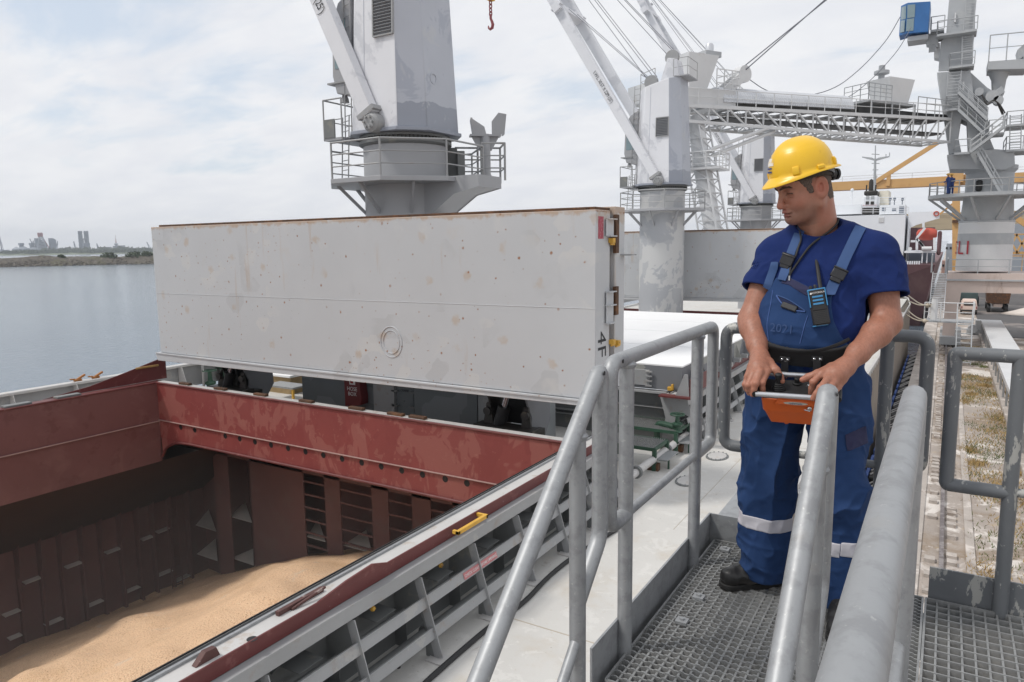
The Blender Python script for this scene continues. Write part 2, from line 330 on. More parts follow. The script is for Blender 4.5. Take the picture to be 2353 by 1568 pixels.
from mathutils import noise as mnoise
# ================================================================== SETTING
WZ, QZ, DZ, QX = -12.0, -9.5, -5.96, -1.7
_b = onZ(100, 612, WZ); BD = math.hypot(_b.x, _b.y)
M_['water'] = mat('harbour_water', S(102, 117, 130), .10, 0, .05, .02, [ly(S(116, 131, 142), .012, .45, .6, .5, map=(1, .35, 1))], 1., .9, spec=.5, bdist=.22)
M_['land'] = mat('shore_scrub', S(104, 112, 84), .9, 0, .12, .02, [ly(S(84, 98, 66), .05, .5, .6, .7), ly(S(150, 142, 116), .03, .58, .66, .6)])
M_['rock'] = mat('breakwater_rock', S(88, 82, 74), .9, 0, .3, .4, [ly(S(84, 84, 56), .05, .5, .6, .5), ly(S(140, 132, 122), .5, .60, .66, .8), ly(S(50, 46, 42), .35, .58, .66, .8)], .5, 1.)
M_['bush'] = mat('dark_bush_leaves', S(62, 74, 48), .9, 0, .25, .3)
M_['city'] = mat('pale_concrete', S(150, 156, 164), .8, 0, .08, .05)
M_['citydk'] = mat('blue_grey_steel', S(116, 124, 136), .7, 0, .1, .05)  # even faded blue grey tone
M_['redwhite'] = mat('red_white_bands', S(196, 192, 192), .6, 0, .02, 1., [ly(S(150, 70, 74), .05, .49, .51, 1., map=(.02, .02, 1.6))])
m = MB()
def sheet(mb, x0, x1, y0, y1, z): mb.add([(x0, y0, z), (x1, y0, z), (x1, y1, z), (x0, y1, z)], [(0, 1, 2, 3)])
SX0, SX1, SY0, SY1 = -26.5, -2.8, -60, 72
sheet(m, -9000, SX0, -4000, 12000, WZ); sheet(m, SX1, QX + .3, -4000, 12000, WZ); sheet(m, SX0, SX1, SY1, 12000, WZ); sheet(m, SX0, SX1, -4000, SY0, WZ)
m.build('water', M_['water'], None, 'grey blue harbour water beyond the ship', smooth=0)['kind'] = 'structure'

# quay
M_['quay'] = mat('quay_ground', S(168, 158, 150), .95, 0, .08, .6, [
    ly(S(140, 122, 102), .28, .48, .62, .7, w=.5), ly(S(112, 112, 78), .55, .60, .70, .6, mask=(.2, .46)), ly(S(186, 164, 126), 1.3, .58, .70, .5),
    ly(S(226, 220, 214), .40, .52, .62, .9, w=.8), ly(S(206, 198, 192), 3.2, .60, .66, .7), ly(S(96, 84, 74), 1.6, .66, .70, .7, w=1.), ly(S(110, 100, 92), 12, .58, .7, .5), ly(S(80, 72, 64), 40, .62, .7, .5)], .7, 9, bdist=.05)
M_['yard'] = mat('wet_dirty_asphalt', S(84, 82, 82), .8, 0, .12, .15, [ly(S(150, 140, 134), .12, .54, .62, .6), ly(S(56, 56, 58), .2, .55, .62, .7), ly(S(120, 100, 92), .35, .6, .68, .5)], .2, 3)
m = MB(); m.bx(QX, 900, -200, 62, QZ - 6, QZ); m.bx(QX, 900, 62.02, 1400, QZ - 6, QZ - .02)
m.build('quay_ground', M_['quay'], None, 'dusty quay ground with spilled flour and dry grass', smooth=0)['kind'] = 'structure'
m = MB(); m.bx(3.5, 160, 84, 900, QZ - .5, QZ + .03)
m.build('yard_road', M_['yard'], None, 'dark dirty asphalt yard under the ship loader', smooth=0)['kind'] = 'structure'
m = MB(); m.bx(QX - .02, QX + 1.15, -30, 400, QZ - .5, QZ + .09)
M_['kerb'] = mat('quay_edge_concrete', S(178, 170, 163), .9, 0, .1, .8, [ly(S(124, 108, 98), 1.2, .55, .66, .65), ly(S(214, 206, 200), .8, .56, .62, .8), ly(S(84, 72, 66), 2.2, .66, .7, .6, map=(1, 3, 1))], .4, 12, bdist=.03)
m.build('quay_edge', M_['kerb'], None, 'stained concrete edge strip of the quay', smooth=0)['kind'] = 'structure'
# crane rail on its concrete sleepers
rt = T('crane_rail', 'steel crane rail with broken concrete sides running along the quay edge', 'rail', (.36, 30, QZ))
m = MB(); m.bx(.30, .42, -10, 88, QZ + .02, QZ + .17); m.build('rail_head', mat('worn_rail', S(120, 112, 112), .5, .3, .12, 2, [ly(S(170, 164, 162), 3, .5, .6, .6)]), rt)
M_['pad'] = mat('flour_dusted_concrete', S(182, 174, 167), .9, 0, .15, 3, [ly(S(140, 126, 116), 2., .5, .6, .7)]); far_pads = MB(); n_pad = 0; yy = 4.
while yy < 88:
    for xx in (-.06, .5):
        if rnd.random() < .75 and mnoise.noise(Vector((yy * .25, xx, 1.7))) > -.22:
            a = (xx + rnd.uniform(-.02, .02), xx + .26, yy, yy + .30, QZ + .0, QZ + .10 + rnd.uniform(0, .03)); n_pad += 1
            if n_pad <= 98: m = MB(); m.bx(*a); m.build('clamp_plate', M_['pad'], rt)
            else: far_pads.bx(*a)
    yy += .56
far_pads.build('clamp_plates', M_['pad'], rt)['kind'] = 'stuff'
m = MB()
for k in range(2): m.bx(-.42 + k * 1.42, -.40 + k * 1.42 + .22, -10, 88, QZ + .0, QZ + .06)
m.build('side_kerbs', M_['kerb'], rt)
# fenders on the quay wall
M_['fblue'] = mat('fender_blue_face', S(52, 84, 150), .6)
for k in range(26):
    y = 16.0 + k * 2.1
    f = T('quay_fender', 'black rubber fenders with blue caps lining the quay wall beside the ship', 'fender', (QX - .4, y, QZ - 1.6), 'fenders along the quay wall')
    mm = MB(); mm.bx(QX - .62, QX - .03, y - .62, y + .62, QZ - 1.9, QZ - .25); mm.build('rubber_block', M_['black'], f, bevel=.06)
    mm = MB(); mm.bx(QX - .74, QX - .62, y - .66, y + .66, QZ - 2., QZ - .18); mm.build('blue_facing', M_['fblue'], f, bevel=.02)
    mm = MB(); mm.bar((QX - .55, y + .3, QZ - .2), (QX - .02, y + .75, QZ + .04), .04, .04); mm.bar((QX - .55, y - .3, QZ - .2), (QX - .02, y + .15, QZ + .04), .04, .04); mm.build('chain', M_['white'], f)
# dry grass tufts
def grass(name, n, x0, x1, y0, y1, h, c, seed, label):
    rr = random.Random(seed); vs, fs = [], []
    cl = [(rr.uniform(x0, x1), y0 + (y1 - y0) * rr.random() ** 1.6, rr.uniform(.25, .9)) for _ in range(110)]
    for i in range(n):
        a = rr.choice(cl); x = a[0] + rr.gauss(0, a[2] * .8); y = a[1] + rr.gauss(0, a[2]); 
        if x < x0 or x > x1: continue
        t = rr.uniform(0, 6.28); hh = h * rr.uniform(.4, 1.); w = .018; lx, ly_ = rr.gauss(0, .6) * hh, rr.gauss(0, .6) * hh
        b = len(vs); vs += [(x - w * math.cos(t), y - w * math.sin(t), QZ), (x + w * math.cos(t), y + w * math.sin(t), QZ), (x + lx, y + ly_, QZ + hh)]; fs.append((b, b + 1, b + 2))
    mm = MB(); mm.v = vs; mm.f = fs; o = mm.build(name, c, None, label, smooth=0); o['kind'] = 'stuff'; return o
M_['straw'] = mat('dry_grass_blades', S(172, 146, 98), .9, 0, .25, 2.)
M_['gblade'] = mat('green_grass_blades', S(96, 106, 60), .9, 0, .25, 2.)
grass('dry_grass', 30000, 1.0, 6.2, 6, 75, .20, M_['straw'], 3, 'dry straw coloured grass patches on the quay')
grass('green_grass', 12000, 1.1, 6.0, 6, 75, .17, M_['gblade'], 5, 'green weed patches among the dry grass on the quay')

# ------------------------------------------------------------------ far shore
def at_dist(x, y, dist):
    d = ray(x, y); return Vector(d * (dist / math.hypot(d[0], d[1])))
def strip(px0, px1, y_px, dist, n):
    return [at_dist(px0 + (px1 - px0) * i / (n - 1), y_px, dist) for i in range(n)]
def ridge(name, x0, x1, dist, depth, hgt, m_, rough, n=160, label=None, rows=7, seed=0., lean=.5):
    vs, fs = [], []
    for j in range(rows):
        t = j / (rows - 1)
        for i in range(n):
            p = at_dist(x0 + (x1 - x0) * i / (n - 1), 575, dist + depth * t)
            e = min(1, t / lean) if t < lean else 1.
            nzv = mnoise.fractal(Vector((p.x * rough, p.y * rough, seed + j * .35)), 1.0, 2.0, 4)
            vs.append((p.x, p.y, WZ - .5 + hgt * e * (1 + .35 * nzv) + (0.5 if j else 0)))
    for j in range(rows - 1):
        for i in range(n - 1): fs.append((j * n + i, j * n + i + 1, (j + 1) * n + i + 1, (j + 1) * n + i))
    mm = MB(); mm.v = vs; mm.f = fs; o = mm.build(name, m_, None, label, smooth=0); o['kind'] = 'structure'; return o
def bushes(name, cl, m_, label, per=220, leaf=.5, seed=1):
    rr = random.Random(seed); vs, fs = [], []
    for c, rx, rz in cl:
        for k in range(per):
            u = Vector((rr.gauss(0, 1), rr.gauss(0, 1), rr.gauss(0, 1))).normalized() * rr.random() ** .4
            p = Vector(c) + Vector((u.x * rx, u.y * rx, abs(u.z) * rz)); s = leaf * rr.uniform(.5, 1.3)
            a = Vector((rr.gauss(0, 1), rr.gauss(0, 1), rr.gauss(0, 1))).normalized(); b = a.cross(Vector((rr.gauss(0, 1), rr.gauss(0, 1), rr.gauss(0, 1)))).normalized()
            n = len(vs); vs += [p + a * s, p - a * s * .5 + b * s * .8, p - a * s * .5 - b * s * .8]; fs.append((n, n + 1, n + 2))
    mm = MB(); mm.v = [tuple(v) for v in vs]; mm.f = fs; o = mm.build(name, m_, None, label, smooth=0); return o
ridge('rock_breakwater', -160, 420, BD, 40, 6.6, M_['rock'], .045, 300, 'rocky breakwater across the harbour water', rows=9, seed=2.2, lean=.45)
# boulders (uncountable riprap)
rr = random.Random(4); mm = MB()
for k in range(900):
    p = at_dist(rr.uniform(-140, 400), 600, BD + rr.uniform(-2, 16)); s = rr.uniform(.4, 1.2)
    t = (math.hypot(p.x, p.y) - BD) / 18
    mm.ball((p.x, p.y, WZ + max(0, t) * 6.0), s * rr.uniform(.8, 1.5), s * rr.uniform(.8, 1.4), s * rr.uniform(.6, 1.), 6, 4)
o = mm.build('riprap', M_['rock'], None, 'loose boulders piled along the breakwater', smooth=0); o['kind'] = 'stuff'
for i, (px, py, rx, rz, lb) in enumerate([(140, 588, 5, 6, 'small round bush standing alone on top of the breakwater'), (250, 589, 10, 8, 'wide dark bush on the breakwater left of the hatch cover'), (310, 592, 12, 9, 'dark bush on the breakwater near the hatch cover end'), (338, 592, 9, 9, 'bush on the breakwater right beside the hatch cover'), (88, 590, 4, 3.5, 'tiny low bush near the left part of the breakwater')]):
    p = at_dist(px, py, BD + 20); rx *= .72; rz *= .62; tag(bushes('bush', [((p.x, p.y, WZ + 5.4), rx, rz)], M_['bush'], lb, 420, 1.0, i), lb, 'bush', 'bushes on the breakwater')
ridge('far_shore', -200, 460, 2900, 500, 7, M_['land'], .012, 200, 'low green scrub land on the far shore', seed=5.)
rr = random.Random(8); cl = []
for k in range(260):
    p = at_dist(rr.uniform(-150, 420), 570, 2960 + rr.random() * 300); cl.append(((p.x, p.y, WZ + 6), rr.uniform(9, 22), rr.uniform(6, 13)))
o = bushes('far_scrub', cl, M_['bush'], 'scrub trees covering the far shore', 90, 3.2, 3); o['kind'] = 'stuff'
CD = 3700; KM = CD / F_PX * .93
def cbase(px): p = at_dist(px, 575, CD); p.z = WZ + 4; return p
side = Vector((ray(300, 575)[1], -ray(300, 575)[0], 0)).normalized()
def crow(px): q = ray(px, 575); return Vector((q[1], -q[0], 0)).normalized()
for i, (px, w, h, lb) in enumerate([(38, 26, 24, 'pale grain silo leftmost of the row behind the scrub'), (54, 34, 26, 'wide pale silo with conical roof second in the row'), (78, 30, 25, 'pale silo right of the wide one in the far row'), (92, 26, 25, 'rightmost pale silo next to the elevator towers')]):
    b = cbase(px); r_ = w * .62; s_ = T('grain_silo', lb, 'silo', b, 'silos on the far shore')
    mm = MB(); mm.lathe(b, [(r_, 0), (r_, h * .8)], 20); mm.build('drum', M_['city'], s_)
    mm = MB(); mm.lathe(b + V(0, 0, h * .8), [(r_ * 1.03, 0), (r_ * .1, h * .4)], 20); mm.build('roof', M_['city'], s_)
for i, (px, h, lb) in enumerate([(50, 44, 'narrow dark elevator tower left of the twin silos'), (74, 44, 'slim elevator tower between the silos')]):
    b = cbase(px); mm = MB(); mm.bx(b.x - 6, b.x + 6, b.y - 6, b.y + 6, WZ + 4, WZ + 4 + h * .8); mm.bx(b.x - 8, b.x + 8, b.y - 8, b.y + 8, WZ + 4 + h * .8, WZ + 4 + h); tag(mm.build('elevator_tower', M_['citydk']), lb, 'tower')
for i, (px, w, h, lb) in enumerate([(90, 24, 64, 'tall blocky elevator house left of the striped crane'), (101, 20, 50, 'stepped elevator house in the middle of the block'), (122, 22, 64, 'tall elevator block nearest the striped crane')]):
    b = cbase(px); mm = MB()
    for j in range(3): mm.bx(b.x - w / 2 + j * w * .3, b.x - w / 2 + j * w * .3 + w * .26, b.y - 10 - j, b.y + 10 + j, WZ + 4, WZ + 4 + h - j * 3)
    tag(mm.build('elevator_house', M_['citydk']), lb, 'building', 'elevator houses on the far shore')
def lattice(mb, b, w0, w1, h, n, th, sd):
    ot = Vector((-sd.y, sd.x, 0))
    def c(k, t):
        w = w0 + (w1 - w0) * t; a = [(-1, -1), (1, -1), (1, 1), (-1, 1)][k]; return b + sd * a[0] * w / 2 + ot * a[1] * w / 2 + V(0, 0, h * t)
    for k in range(4):
        mb.bar(c(k, 0), c(k, 1), th, th)
        for i in range(n):
            mb.bar(c(k, i / n), c((k + 1) % 4, (i + 1) / n), th * .6, th * .6); mb.bar(c(k, (i + 1) / n), c((k + 1) % 4, (i + 1) / n), th * .6, th * .6)
rg = T('jackup_rig', 'jack-up rig with two pairs of tall lattice legs on the far shore', 'drilling rig', cbase(195))
mm = MB(); b = cbase(196); mm.bx(b.x - 45, b.x + 45, b.y - 30, b.y + 30, WZ + 6, WZ + 20); mm.bx(b.x - 20, b.x + 16, b.y - 14, b.y + 14, WZ + 20, WZ + 46); mm.build('hull', M_['citydk'], rg)
for px in (186, 189, 199.5, 203):
    mm = MB(); lattice(mm, cbase(px), 8, 8, 94, 12, 3.2, crow(px)); mm.build('leg', M_['citydk'], rg)
mm = MB(); b = cbase(196); mm.bar(b + side * -10, b + side * -3 + V(0, 0, 62), 3, 3); mm.bar(b + side * 10, b + side * 3 + V(0, 0, 62), 3, 3); mm.bar(b + side * -3 + V(0, 0, 62), b + side * 3 + V(0, 0, 62), 3, 3); mm.build('derrick', M_['city'], rg)
cr = T('striped_crane', 'red and white banded lattice crane on the far shore left of the rig', 'crane', cbase(166))
b = cbase(96 + 72)
b = cbase(97); mm = MB(); lattice(mm, b, 40, 12, 70, 5, 4.0, crow(97)); mm.build('tower', M_['city'], cr)
mm = MB(); lattice(mm, b + V(0, 0, 70) - side * 2, 12, 14, 16, 2, 5, crow(97)); mm.bar(b + V(0, 0, 82), b + V(0, 0, 4) + side * 34, 3, 3); mm.build('head', mat('faded_red_steel', S(150, 78, 84), .7), cr); cr.location = cr.location
for px, h, dx, lb in [(80, 62, -14, 'small dark harbour crane just left of the striped crane'), (76, 54, 4, 'thin leaning harbour crane beside the elevator blocks'), (129, 52, 9, 'tiny far crane with a leaning jib right of the striped crane'), (173, 50, -3, 'thin far crane mast left of the jack-up rig'), (225, 40, -2, 'thin mast right of the jack-up rig'), (4, 74, -3, 'thin mast at the left edge of the skyline'), (343, 46, -8, 'small crane beside the raised hatch cover on the far shore')]:
    b = cbase(px); mm = MB(); mm.bx(b.x - 5, b.x + 5, b.y - 5, b.y + 5, WZ + 4, WZ + 22); mm.bar(b + V(0, 0, 18), b + side * dx + V(0, 0, h), 3.2, 3.2); mm.bar(b + V(0, 0, 18) + side * 6, b + side * dx + V(0, 0, h), 1.6, 1.6); tag(mm.build('harbour_crane', M_['citydk']), lb, 'crane', 'cranes on the far skyline')
tv = T('tv_tower', 'slender television tower with a bulb on the far skyline', 'tower', cbase(268))
b = cbase(268); mm = MB(); mm.lathe(b, [(9, 0), (5, 30), (3.6, 40)], 12); mm.build('shaft', M_['city'], tv); mm = MB(); mm.lathe(b + V(0, 0, 30), [(3, 0), (8, 4), (8, 8), (3, 12)], 12); mm.build('pod', M_['city'], tv); mm = MB(); mm.lathe(b + V(0, 0, 40), [(2.4, 0), (1.4, 20), (.8, 36)], 8); mm.build('antenna', M_['redwhite'], tv)
for px, w, h, lb in [(12, 30, 14, 'low grey shed at the left edge of the far shore'), (88, 60, 14, 'long low shed before the elevators'), (150, 40, 15, 'pale industrial block left of the rig'), (246, 34, 22, 'pale apartment block left of the television tower'), (268, 26, 26, 'apartment block at the foot of the television tower'), (279, 32, 28, 'tall apartment block right of the television tower'), (274, 90, 10, 'long white warehouse right of the rig'), (305, 50, 16, 'grey warehouse right of the apartment blocks'), (325, 46, 16, 'pale block near the hatch cover on the far shore'), (118, 50, 16, 'low pale hall right of the striped crane')]:
    b = cbase(px); bt = T('far_building', lb, 'building', b, 'buildings on the far shore'); mm = MB(); mm.obb(b + V(0, 0, h / 2), crow(px) * w / 2, Vector((-crow(px).y, crow(px).x, 0)) * 10, V(0, 0, h / 2)); mm.build('wall', M_['city'], bt)
    mm = MB(); mm.obb(b + V(0, 0, h + 1), crow(px) * (w / 2 + 1), Vector((-crow(px).y, crow(px).x, 0)) * 11, V(0, 0, 1)); mm.build('roof', M_['citydk'], bt)
cl = []
for k in range(150):
    p = at_dist(rr.uniform(100, 430), 570, 3450 + rr.random() * 200); cl.append(((p.x, p.y, WZ + 4), rr.uniform(14, 30), rr.uniform(10, 26)))
o = bushes('far_trees', cl, M_['bush'], 'dark line of trees below the far skyline', 70, 5., 9); o['kind'] = 'stuff'
# ================================================================== THE SHIP
CT = -4.4                       # coaming top
XS, XP = -6.86, -22.4           # inner faces of the coaming
HB = 16.5                       # bulkhead of the open hold
# hull and deck
m = MB()
prof = [(0., SX1), (8, SX1), (16, SX1 - .4), (24, SX1 - 2.), (31, SX1 - 5.), (37, SX1 - 9.5), (40, -14.65)]
ys = [-70, 0, 20, 40, 60, 68] + [68 + a for a, _ in prof[1:]]
xs = [SX1] * 6 + [b for _, b in prof[1:]]
xs = [x + (.10 if 30 < y < 80 else 0) for x, y in zip(xs, ys)]
rings = []
for x, y in zip(xs, ys): rings.append([(x, y, DZ), (x + .02, y, DZ - .9), (x, y, WZ - 1)])
for i in range(len(ys) - 1):
    m.add(rings[i] + rings[i + 1], [(0, 1, 4, 3), (1, 2, 5, 4)])
    pr = [(-29.3 - p[0], p[1], p[2]) for p in rings[i] + rings[i + 1]]
    m.add(pr, [(3, 4, 1, 0), (4, 5, 2, 1)])
hull = T('ship_hull', 'beige grey steel side of the moored cargo ship below its deck', 'ship', (-14.65, 30, WZ))
m.build('hull_plating', M_['hullgrey'], hull)
m = MB()
for i in range(len(ys) - 1): m.bar((xs[i] - .03, ys[i], DZ + .05), (xs[i + 1] - .03, ys[i + 1], DZ + .05), .10, .14)
m.build('gunwale', M_['white'], hull)
yy = 4
while yy < 74:
    m = MB(); m.bx(SX1 + .0, SX1 + .12, yy, yy + .35, DZ - .12, DZ + .02); m.build('edge_pad', M_['white'], hull); yy += .9
m = MB()
dt = DZ - .25
m.bx(-6.84, SX1 - .02, -70, 68, dt, DZ)                                # starboard deck strip
m.bx(SX0 - .1, XP - .1, -70, 68, dt, DZ)
m.bx(XP - .1, -6.84, 14.05, 20.6, dt, DZ)
m.bx(XP - .1, -6.84, 37.0, 45.6, dt, DZ)
m.bx(XP - .1, -6.84, 62, 68, dt, DZ); m.bx(XP - .1, -6.84, -70, -5, dt, DZ)
m.bx(-26.0, -3.3, 68, 84, dt, DZ)
m.build('ship_deck', M_['deck'], None, 'worn cream white ship deck beside the hatch', smooth=0)['kind'] = 'structure'

# ------------------------------------------------------------------ coaming
def stay(mb, y, s=1):
    pts = [(-6.80, -4.68), (-6.36, -4.80), (-5.99, DZ), (-6.22, DZ)]
    for k in range(7):
        t = k / 6 * math.pi; pts.append((-6.40 + .18 * math.cos(t), -5.62 + .34 * math.sin(t) * (1 if 1 else 0)))
    pts += [(-6.58, DZ), (-6.80, DZ)]
    mb.prism([(x, y - .006, z) for x, z in pts], (0, .012, 0))
def starboard_coaming(root, y0, y1, first, step, inner=True):
    m = MB(); m.bx(XS, XS + .04, y0, y1, DZ - (.9 if inner else -.01), CT); m.build('inner_wall', M_['redin'] if inner else M_['greydk'], root)
    m = MB(); m.bx(-6.82, -6.80, y0, y1, DZ + .002, -4.67); 
    m.build('outer_wall', M_['greydk'], root)
    m = MB(); m.bx(XS, -6.47, y0, y1, CT, CT + .025); m.build('top_flange', M_['white'], root)
    m = MB(); m.bx(-6.795, -6.745, y0, y1, CT + .026, CT + .052); m.bx(-6.86, -6.845, y0, y1, CT + .026, CT + .045); m.build('rubber_seal', M_['black'], root)
    m = MB(); m.bx(-6.74, -6.70, y0, y1, CT + .026, CT + .058); m.build('seal_bar', M_['galv'], root)
    m = MB(); m.bx(-6.468, -6.44, y0, y1, CT - .16, CT + .03); m.build('red_edge', M_['redrail'], root, bevel=.006)
    m = MB(); m.bx(-6.80, -6.30, y0, y1, CT - .20, CT - .165); m.bx(-6.325, -6.302, y0, y1, CT - .36, CT - .201); m.build('side_beam', M_['grey'], root)
    y = first
    while y < y1:
        if y > y0:
            m = MB(); stay(m, y); st = m.build('stay', M_['greydk'], root)
            m = MB(); m.bar((-6.335, y, -4.785), (-5.985, y, DZ + .03), .15, .016, (0, 1, 0)); 
            m.v = m.v[:]; m.build('stay_flange', M_['grey'], st)
            m = MB(); m.bx(-6.14, -5.86, y - .13, y + .13, DZ + .002, DZ + .022); m.build('foot_plate', M_['white'], st)
            m = MB(); m.bar((-6.79, y + .45, -5.15), (-6.42, y + .62, -4.70), .05, .012, (0, 1, 0)); m.bx(-6.80, -6.40, y + .55, y + .95, -5.10, -5.09); m.build('inner_strut', M_['greydk'], root)
        y += step
    for t in (.30, .67):
        p = Vector((-6.33, 0, -4.785)).lerp(Vector((-5.965, 0, DZ)), t)
        m = MB(); dz = Vector((.365, 0, -1.175)).normalized(); nx = Vector((dz.z * -1, 0, dz.x)) 
        m.obb((p.x + .016, (y0 + y1) / 2, p.z), dz * .078, (0, (y1 - y0) / 2, 0), nx * .009)
        m.obb((p.x + .016 + dz.x * -.078, (y0 + y1) / 2, p.z - dz.z * .078), dz * .008, (0, (y1 - y0) / 2, 0), nx * .022)
        m.build('guard_bar', M_['grey'], root, bevel=.004)
    for (x, z, r_) in ((-6.62, -5.35, .022), (-6.64, -4.95, .02)):
        m = MB(); m.tube((x, y0, z), (x, y1, z), r_, 8); m.build('thin_pipe', M_['greydk'], root)
    m = MB(); m.tube((-6.40, y0, -5.78), (-6.40, y1, -5.78), .085, 14); 
    y = first + .6
    while y < y1: m.lathe((-6.40, y, -5.78), [(.13, -.03), (.13, .03)], 14, (0, 1, 0)); y += 3.1
    m.build('drain_pipe', M_['greydk'], root)
co = T('hatch_coaming', 'red coaming around the open cargo hold with grey stays on its quay side', 'hatch coaming', (-14.6, 5, DZ))
starboard_coaming(co, -3, 14.6, 7.69 - 1.38 * 7, 1.38)
M_['dustred'] = mat('dusty_red_ledge', S(160, 132, 126), .8, 0, .1, 3)
# forward coaming of the open hold
YC = 13.9
m = MB(); m.bx(XP - .06, XS, YC, YC + .03, -5.66, CT - .001); m.bx(XP - .06, XS, YC + .015, YC + .045, -6.30, -5.68); m.build('forward_wall', M_['red'], co)
m = MB(); m.bx(XP, XS, YC - .05, YC + .05, -5.68, -5.662); m.build('ledge', M_['dustred'], co)
m = MB(); m.tube((XP, YC - .01, CT), (XS, YC - .01, CT), .035, 10); m.build('rim_bar', M_['redrail'], co)
m = MB(); m.bx(XP, -6.5, YC + .031, YC + .26, CT + .0, CT + .028); m.build('forward_flange', M_['white'], co)
lip = [(XP + .02, YC - .02, -6.95), (XP + .25, YC - .02, -6.62), (XP + .8, YC - .02, -6.36), (XP + 1.5, YC - .02, -6.31), (XS, YC - .02, -6.31)]
m = MB(); m.path(fillet(lip, .4, 4), .04, 10); m.build('lower_lip', M_['redrail'], co)
m = MB(); m.prism([(XP, YC + .02, -6.31), (XP + 1.5, YC + .02, -6.31), (XP + .8, YC + .02, -6.38), (XP + .25, YC + .02, -6.64), (XP, YC + .02, -6.98)], (0, .02, 0)); m.build('corner_gusset', M_['red'], co)
hx = [onY(x, y, YC).x for x, y in ((415, 988), (447, 993), (517, 1005), (550, 1011), (585, 1017), (622, 1024), (661, 1030), (701, 1037), (742, 1044), (785, 1051), (830, 1058), (875, 1067), (922, 1076), (970, 1085), (1022, 1094), (1072, 1103))]
for x in hx:
    m = MB(); m.lathe((x, YC + .013, -5.80), [(.085, 0), (.085, -.003)], 16, (0, 1, 0)); m.build('drain_hole', M_['black'], co)
for px, py in ((672, 896), (785, 897), (820, 905), (955, 930), (985, 966), (1075, 967), (1127, 985), (1400, 1010)):
    pass
for px in (427, 508, 600, 705, 820, 910, 960):
    x = onY(px, 900 + (px - 360) * .131, YC + .12).x
    m = MB(); m.bx(x - .26, x + .26, YC + .06, YC + .2, CT + .03, CT + .10); m.build('wood_pad', M_['ruststeel'], co, bevel=.01)
# port coaming
m = MB(); m.bx(XP - .03, XP, -4, YC, -5.70, CT); m.bx(XP - .045, XP - .015, -4, YC, -7.1, -5.72)
m.build('port_wall', M_['redin'], co)
m = MB(); m.bx(XP - .05, XP + .05, -4, YC, -5.72, -5.695); m.build('port_ledge', M_['dustred'], co)
m = MB(); m.tube((XP, -4, CT), (XP, YC, CT), .03, 8); m.build('port_rim', M_['redrail'], co)
m = MB(); m.bx(XP - .45, XP - .03, -4, 14.2, CT - .03, CT - .002); m.build('port_flange', M_['redrail'], co)
m = MB(); m.prism([(XP - .50, 10.6, CT), (XP - .50, 14.6, CT), (XP - .50, 14.6, CT + .75), (XP - .50, 13.2, CT + .42), (XP - .50, 12., CT + .16)], (-.03, 0, 0)); m.build('wheel_ramp', M_['redrail'], co)
for y in (6.2, 7.4, 9.8, 11.2):
    m = MB(); m.bx(XP - .42, XP - .16, y - .35, y + .35, CT, CT + .06); m.build('rest_pad', M_['greydk'], co, bevel=.01)
m = MB(); m.bx(XP - .49, XP - .42, 13.5, 14.3, CT + .46, CT + .53); m.build('latch_bar', mat('rusty_yellow', S(150, 116, 66), .7, 0, .2, 6), co, bevel=.02)
# fittings on the quay side top
def on_flange(px, py): return onZ(px, py, CT + .03)
p = on_flange(478, 1515)
M_['brown'] = mat('red_brown_fitting', S(86, 56, 52), .6, 0, .15, 6, [ly(S(170, 156, 150), 5, .58, .66, .6)])
m = MB(); m.prism([(-6.60, p.y - .17, CT + .026), (-6.60, p.y + .13, CT + .026), (-6.60, p.y + .09, CT + .13), (-6.60, p.y - .04, CT + .14)], (.08, 0, 0)); m.build('stopper_block', M_['brown'], co, bevel=.005)
p = on_flange(700, 1400)
m = MB(); m.bx(-6.66, -6.60, p.y - .28, p.y + .45, CT + .026, CT + .085); m.bar((-6.58, p.y - .1, CT + .04), (-6.52, p.y + .4, CT + .13), .03, .03); m.build('locking_bar', M_['brown'], co, bevel=.004)
m = MB(); m.prism([(-6.47, p.y + .2, CT + .03), (-6.47, p.y + 1.5, CT + .03), (-6.47, p.y + 1.2, CT + .13), (-6.47, p.y + .7, CT + .10)], (.03, 0, 0)); m.build('wear_plate', M_['redrail'], co)
p = on_flange(579, 1468); m = MB(); m.lathe((p.x, p.y, CT + .026), [(.06, 0), (.06, .003)], 16); m.build('bolt_hole', M_['black'], co)
a = onX(1049, 1226, -6.28); b = onX(1117, 1193, -6.28)
m = MB(); m.bx(-6.30, -6.24, a.y, b.y, a.z - .025, a.z + .035); m.bx(-6.46, -6.24, b.y - .05, b.y, a.z - .024, a.z + .034); m.bx(-6.36, -6.24, a.y, a.y + .05, a.z - .024, a.z + .034); m.build('yellow_bracket', M_['yellow'], co, bevel=.003)
sg = onX(1103, 1274, -6.2)
dz = Vector((.365, 0, -1.175)).normalized()
q = Vector((-6.33, 0, -4.785)).lerp(Vector((-5.965, 0, DZ)), .30)
m = MB(); m.obb((q.x + .034, sg.y, q.z + .002), dz * .052, (0, .48, 0), Vector((1.175, 0, .365)).normalized() * .001); m.build('warning_strip', mat('faded_red_stencil', S(186, 120, 122), .7, 0, .1, 8), co)
text('CHECK CLEAT BEFORE OPENING', .062, (q.x + .037, sg.y, q.z), (0, 1, 0), -dz, M_['whiteink'], co, 'warning_text', off=.003)
for px, py in ((855, 1365), (1010, 1215)):
    p = onX(px, py, -6.5); m = MB(); m.tube((-6.5, p.y, -4.66), (-6.5, p.y, -4.95), .014, 8); m.lathe((-6.5, p.y, -4.97), [(.03, 0), (.045, .03), (.03, .06)], 8); m.build('cleat', M_['yellow'], co)

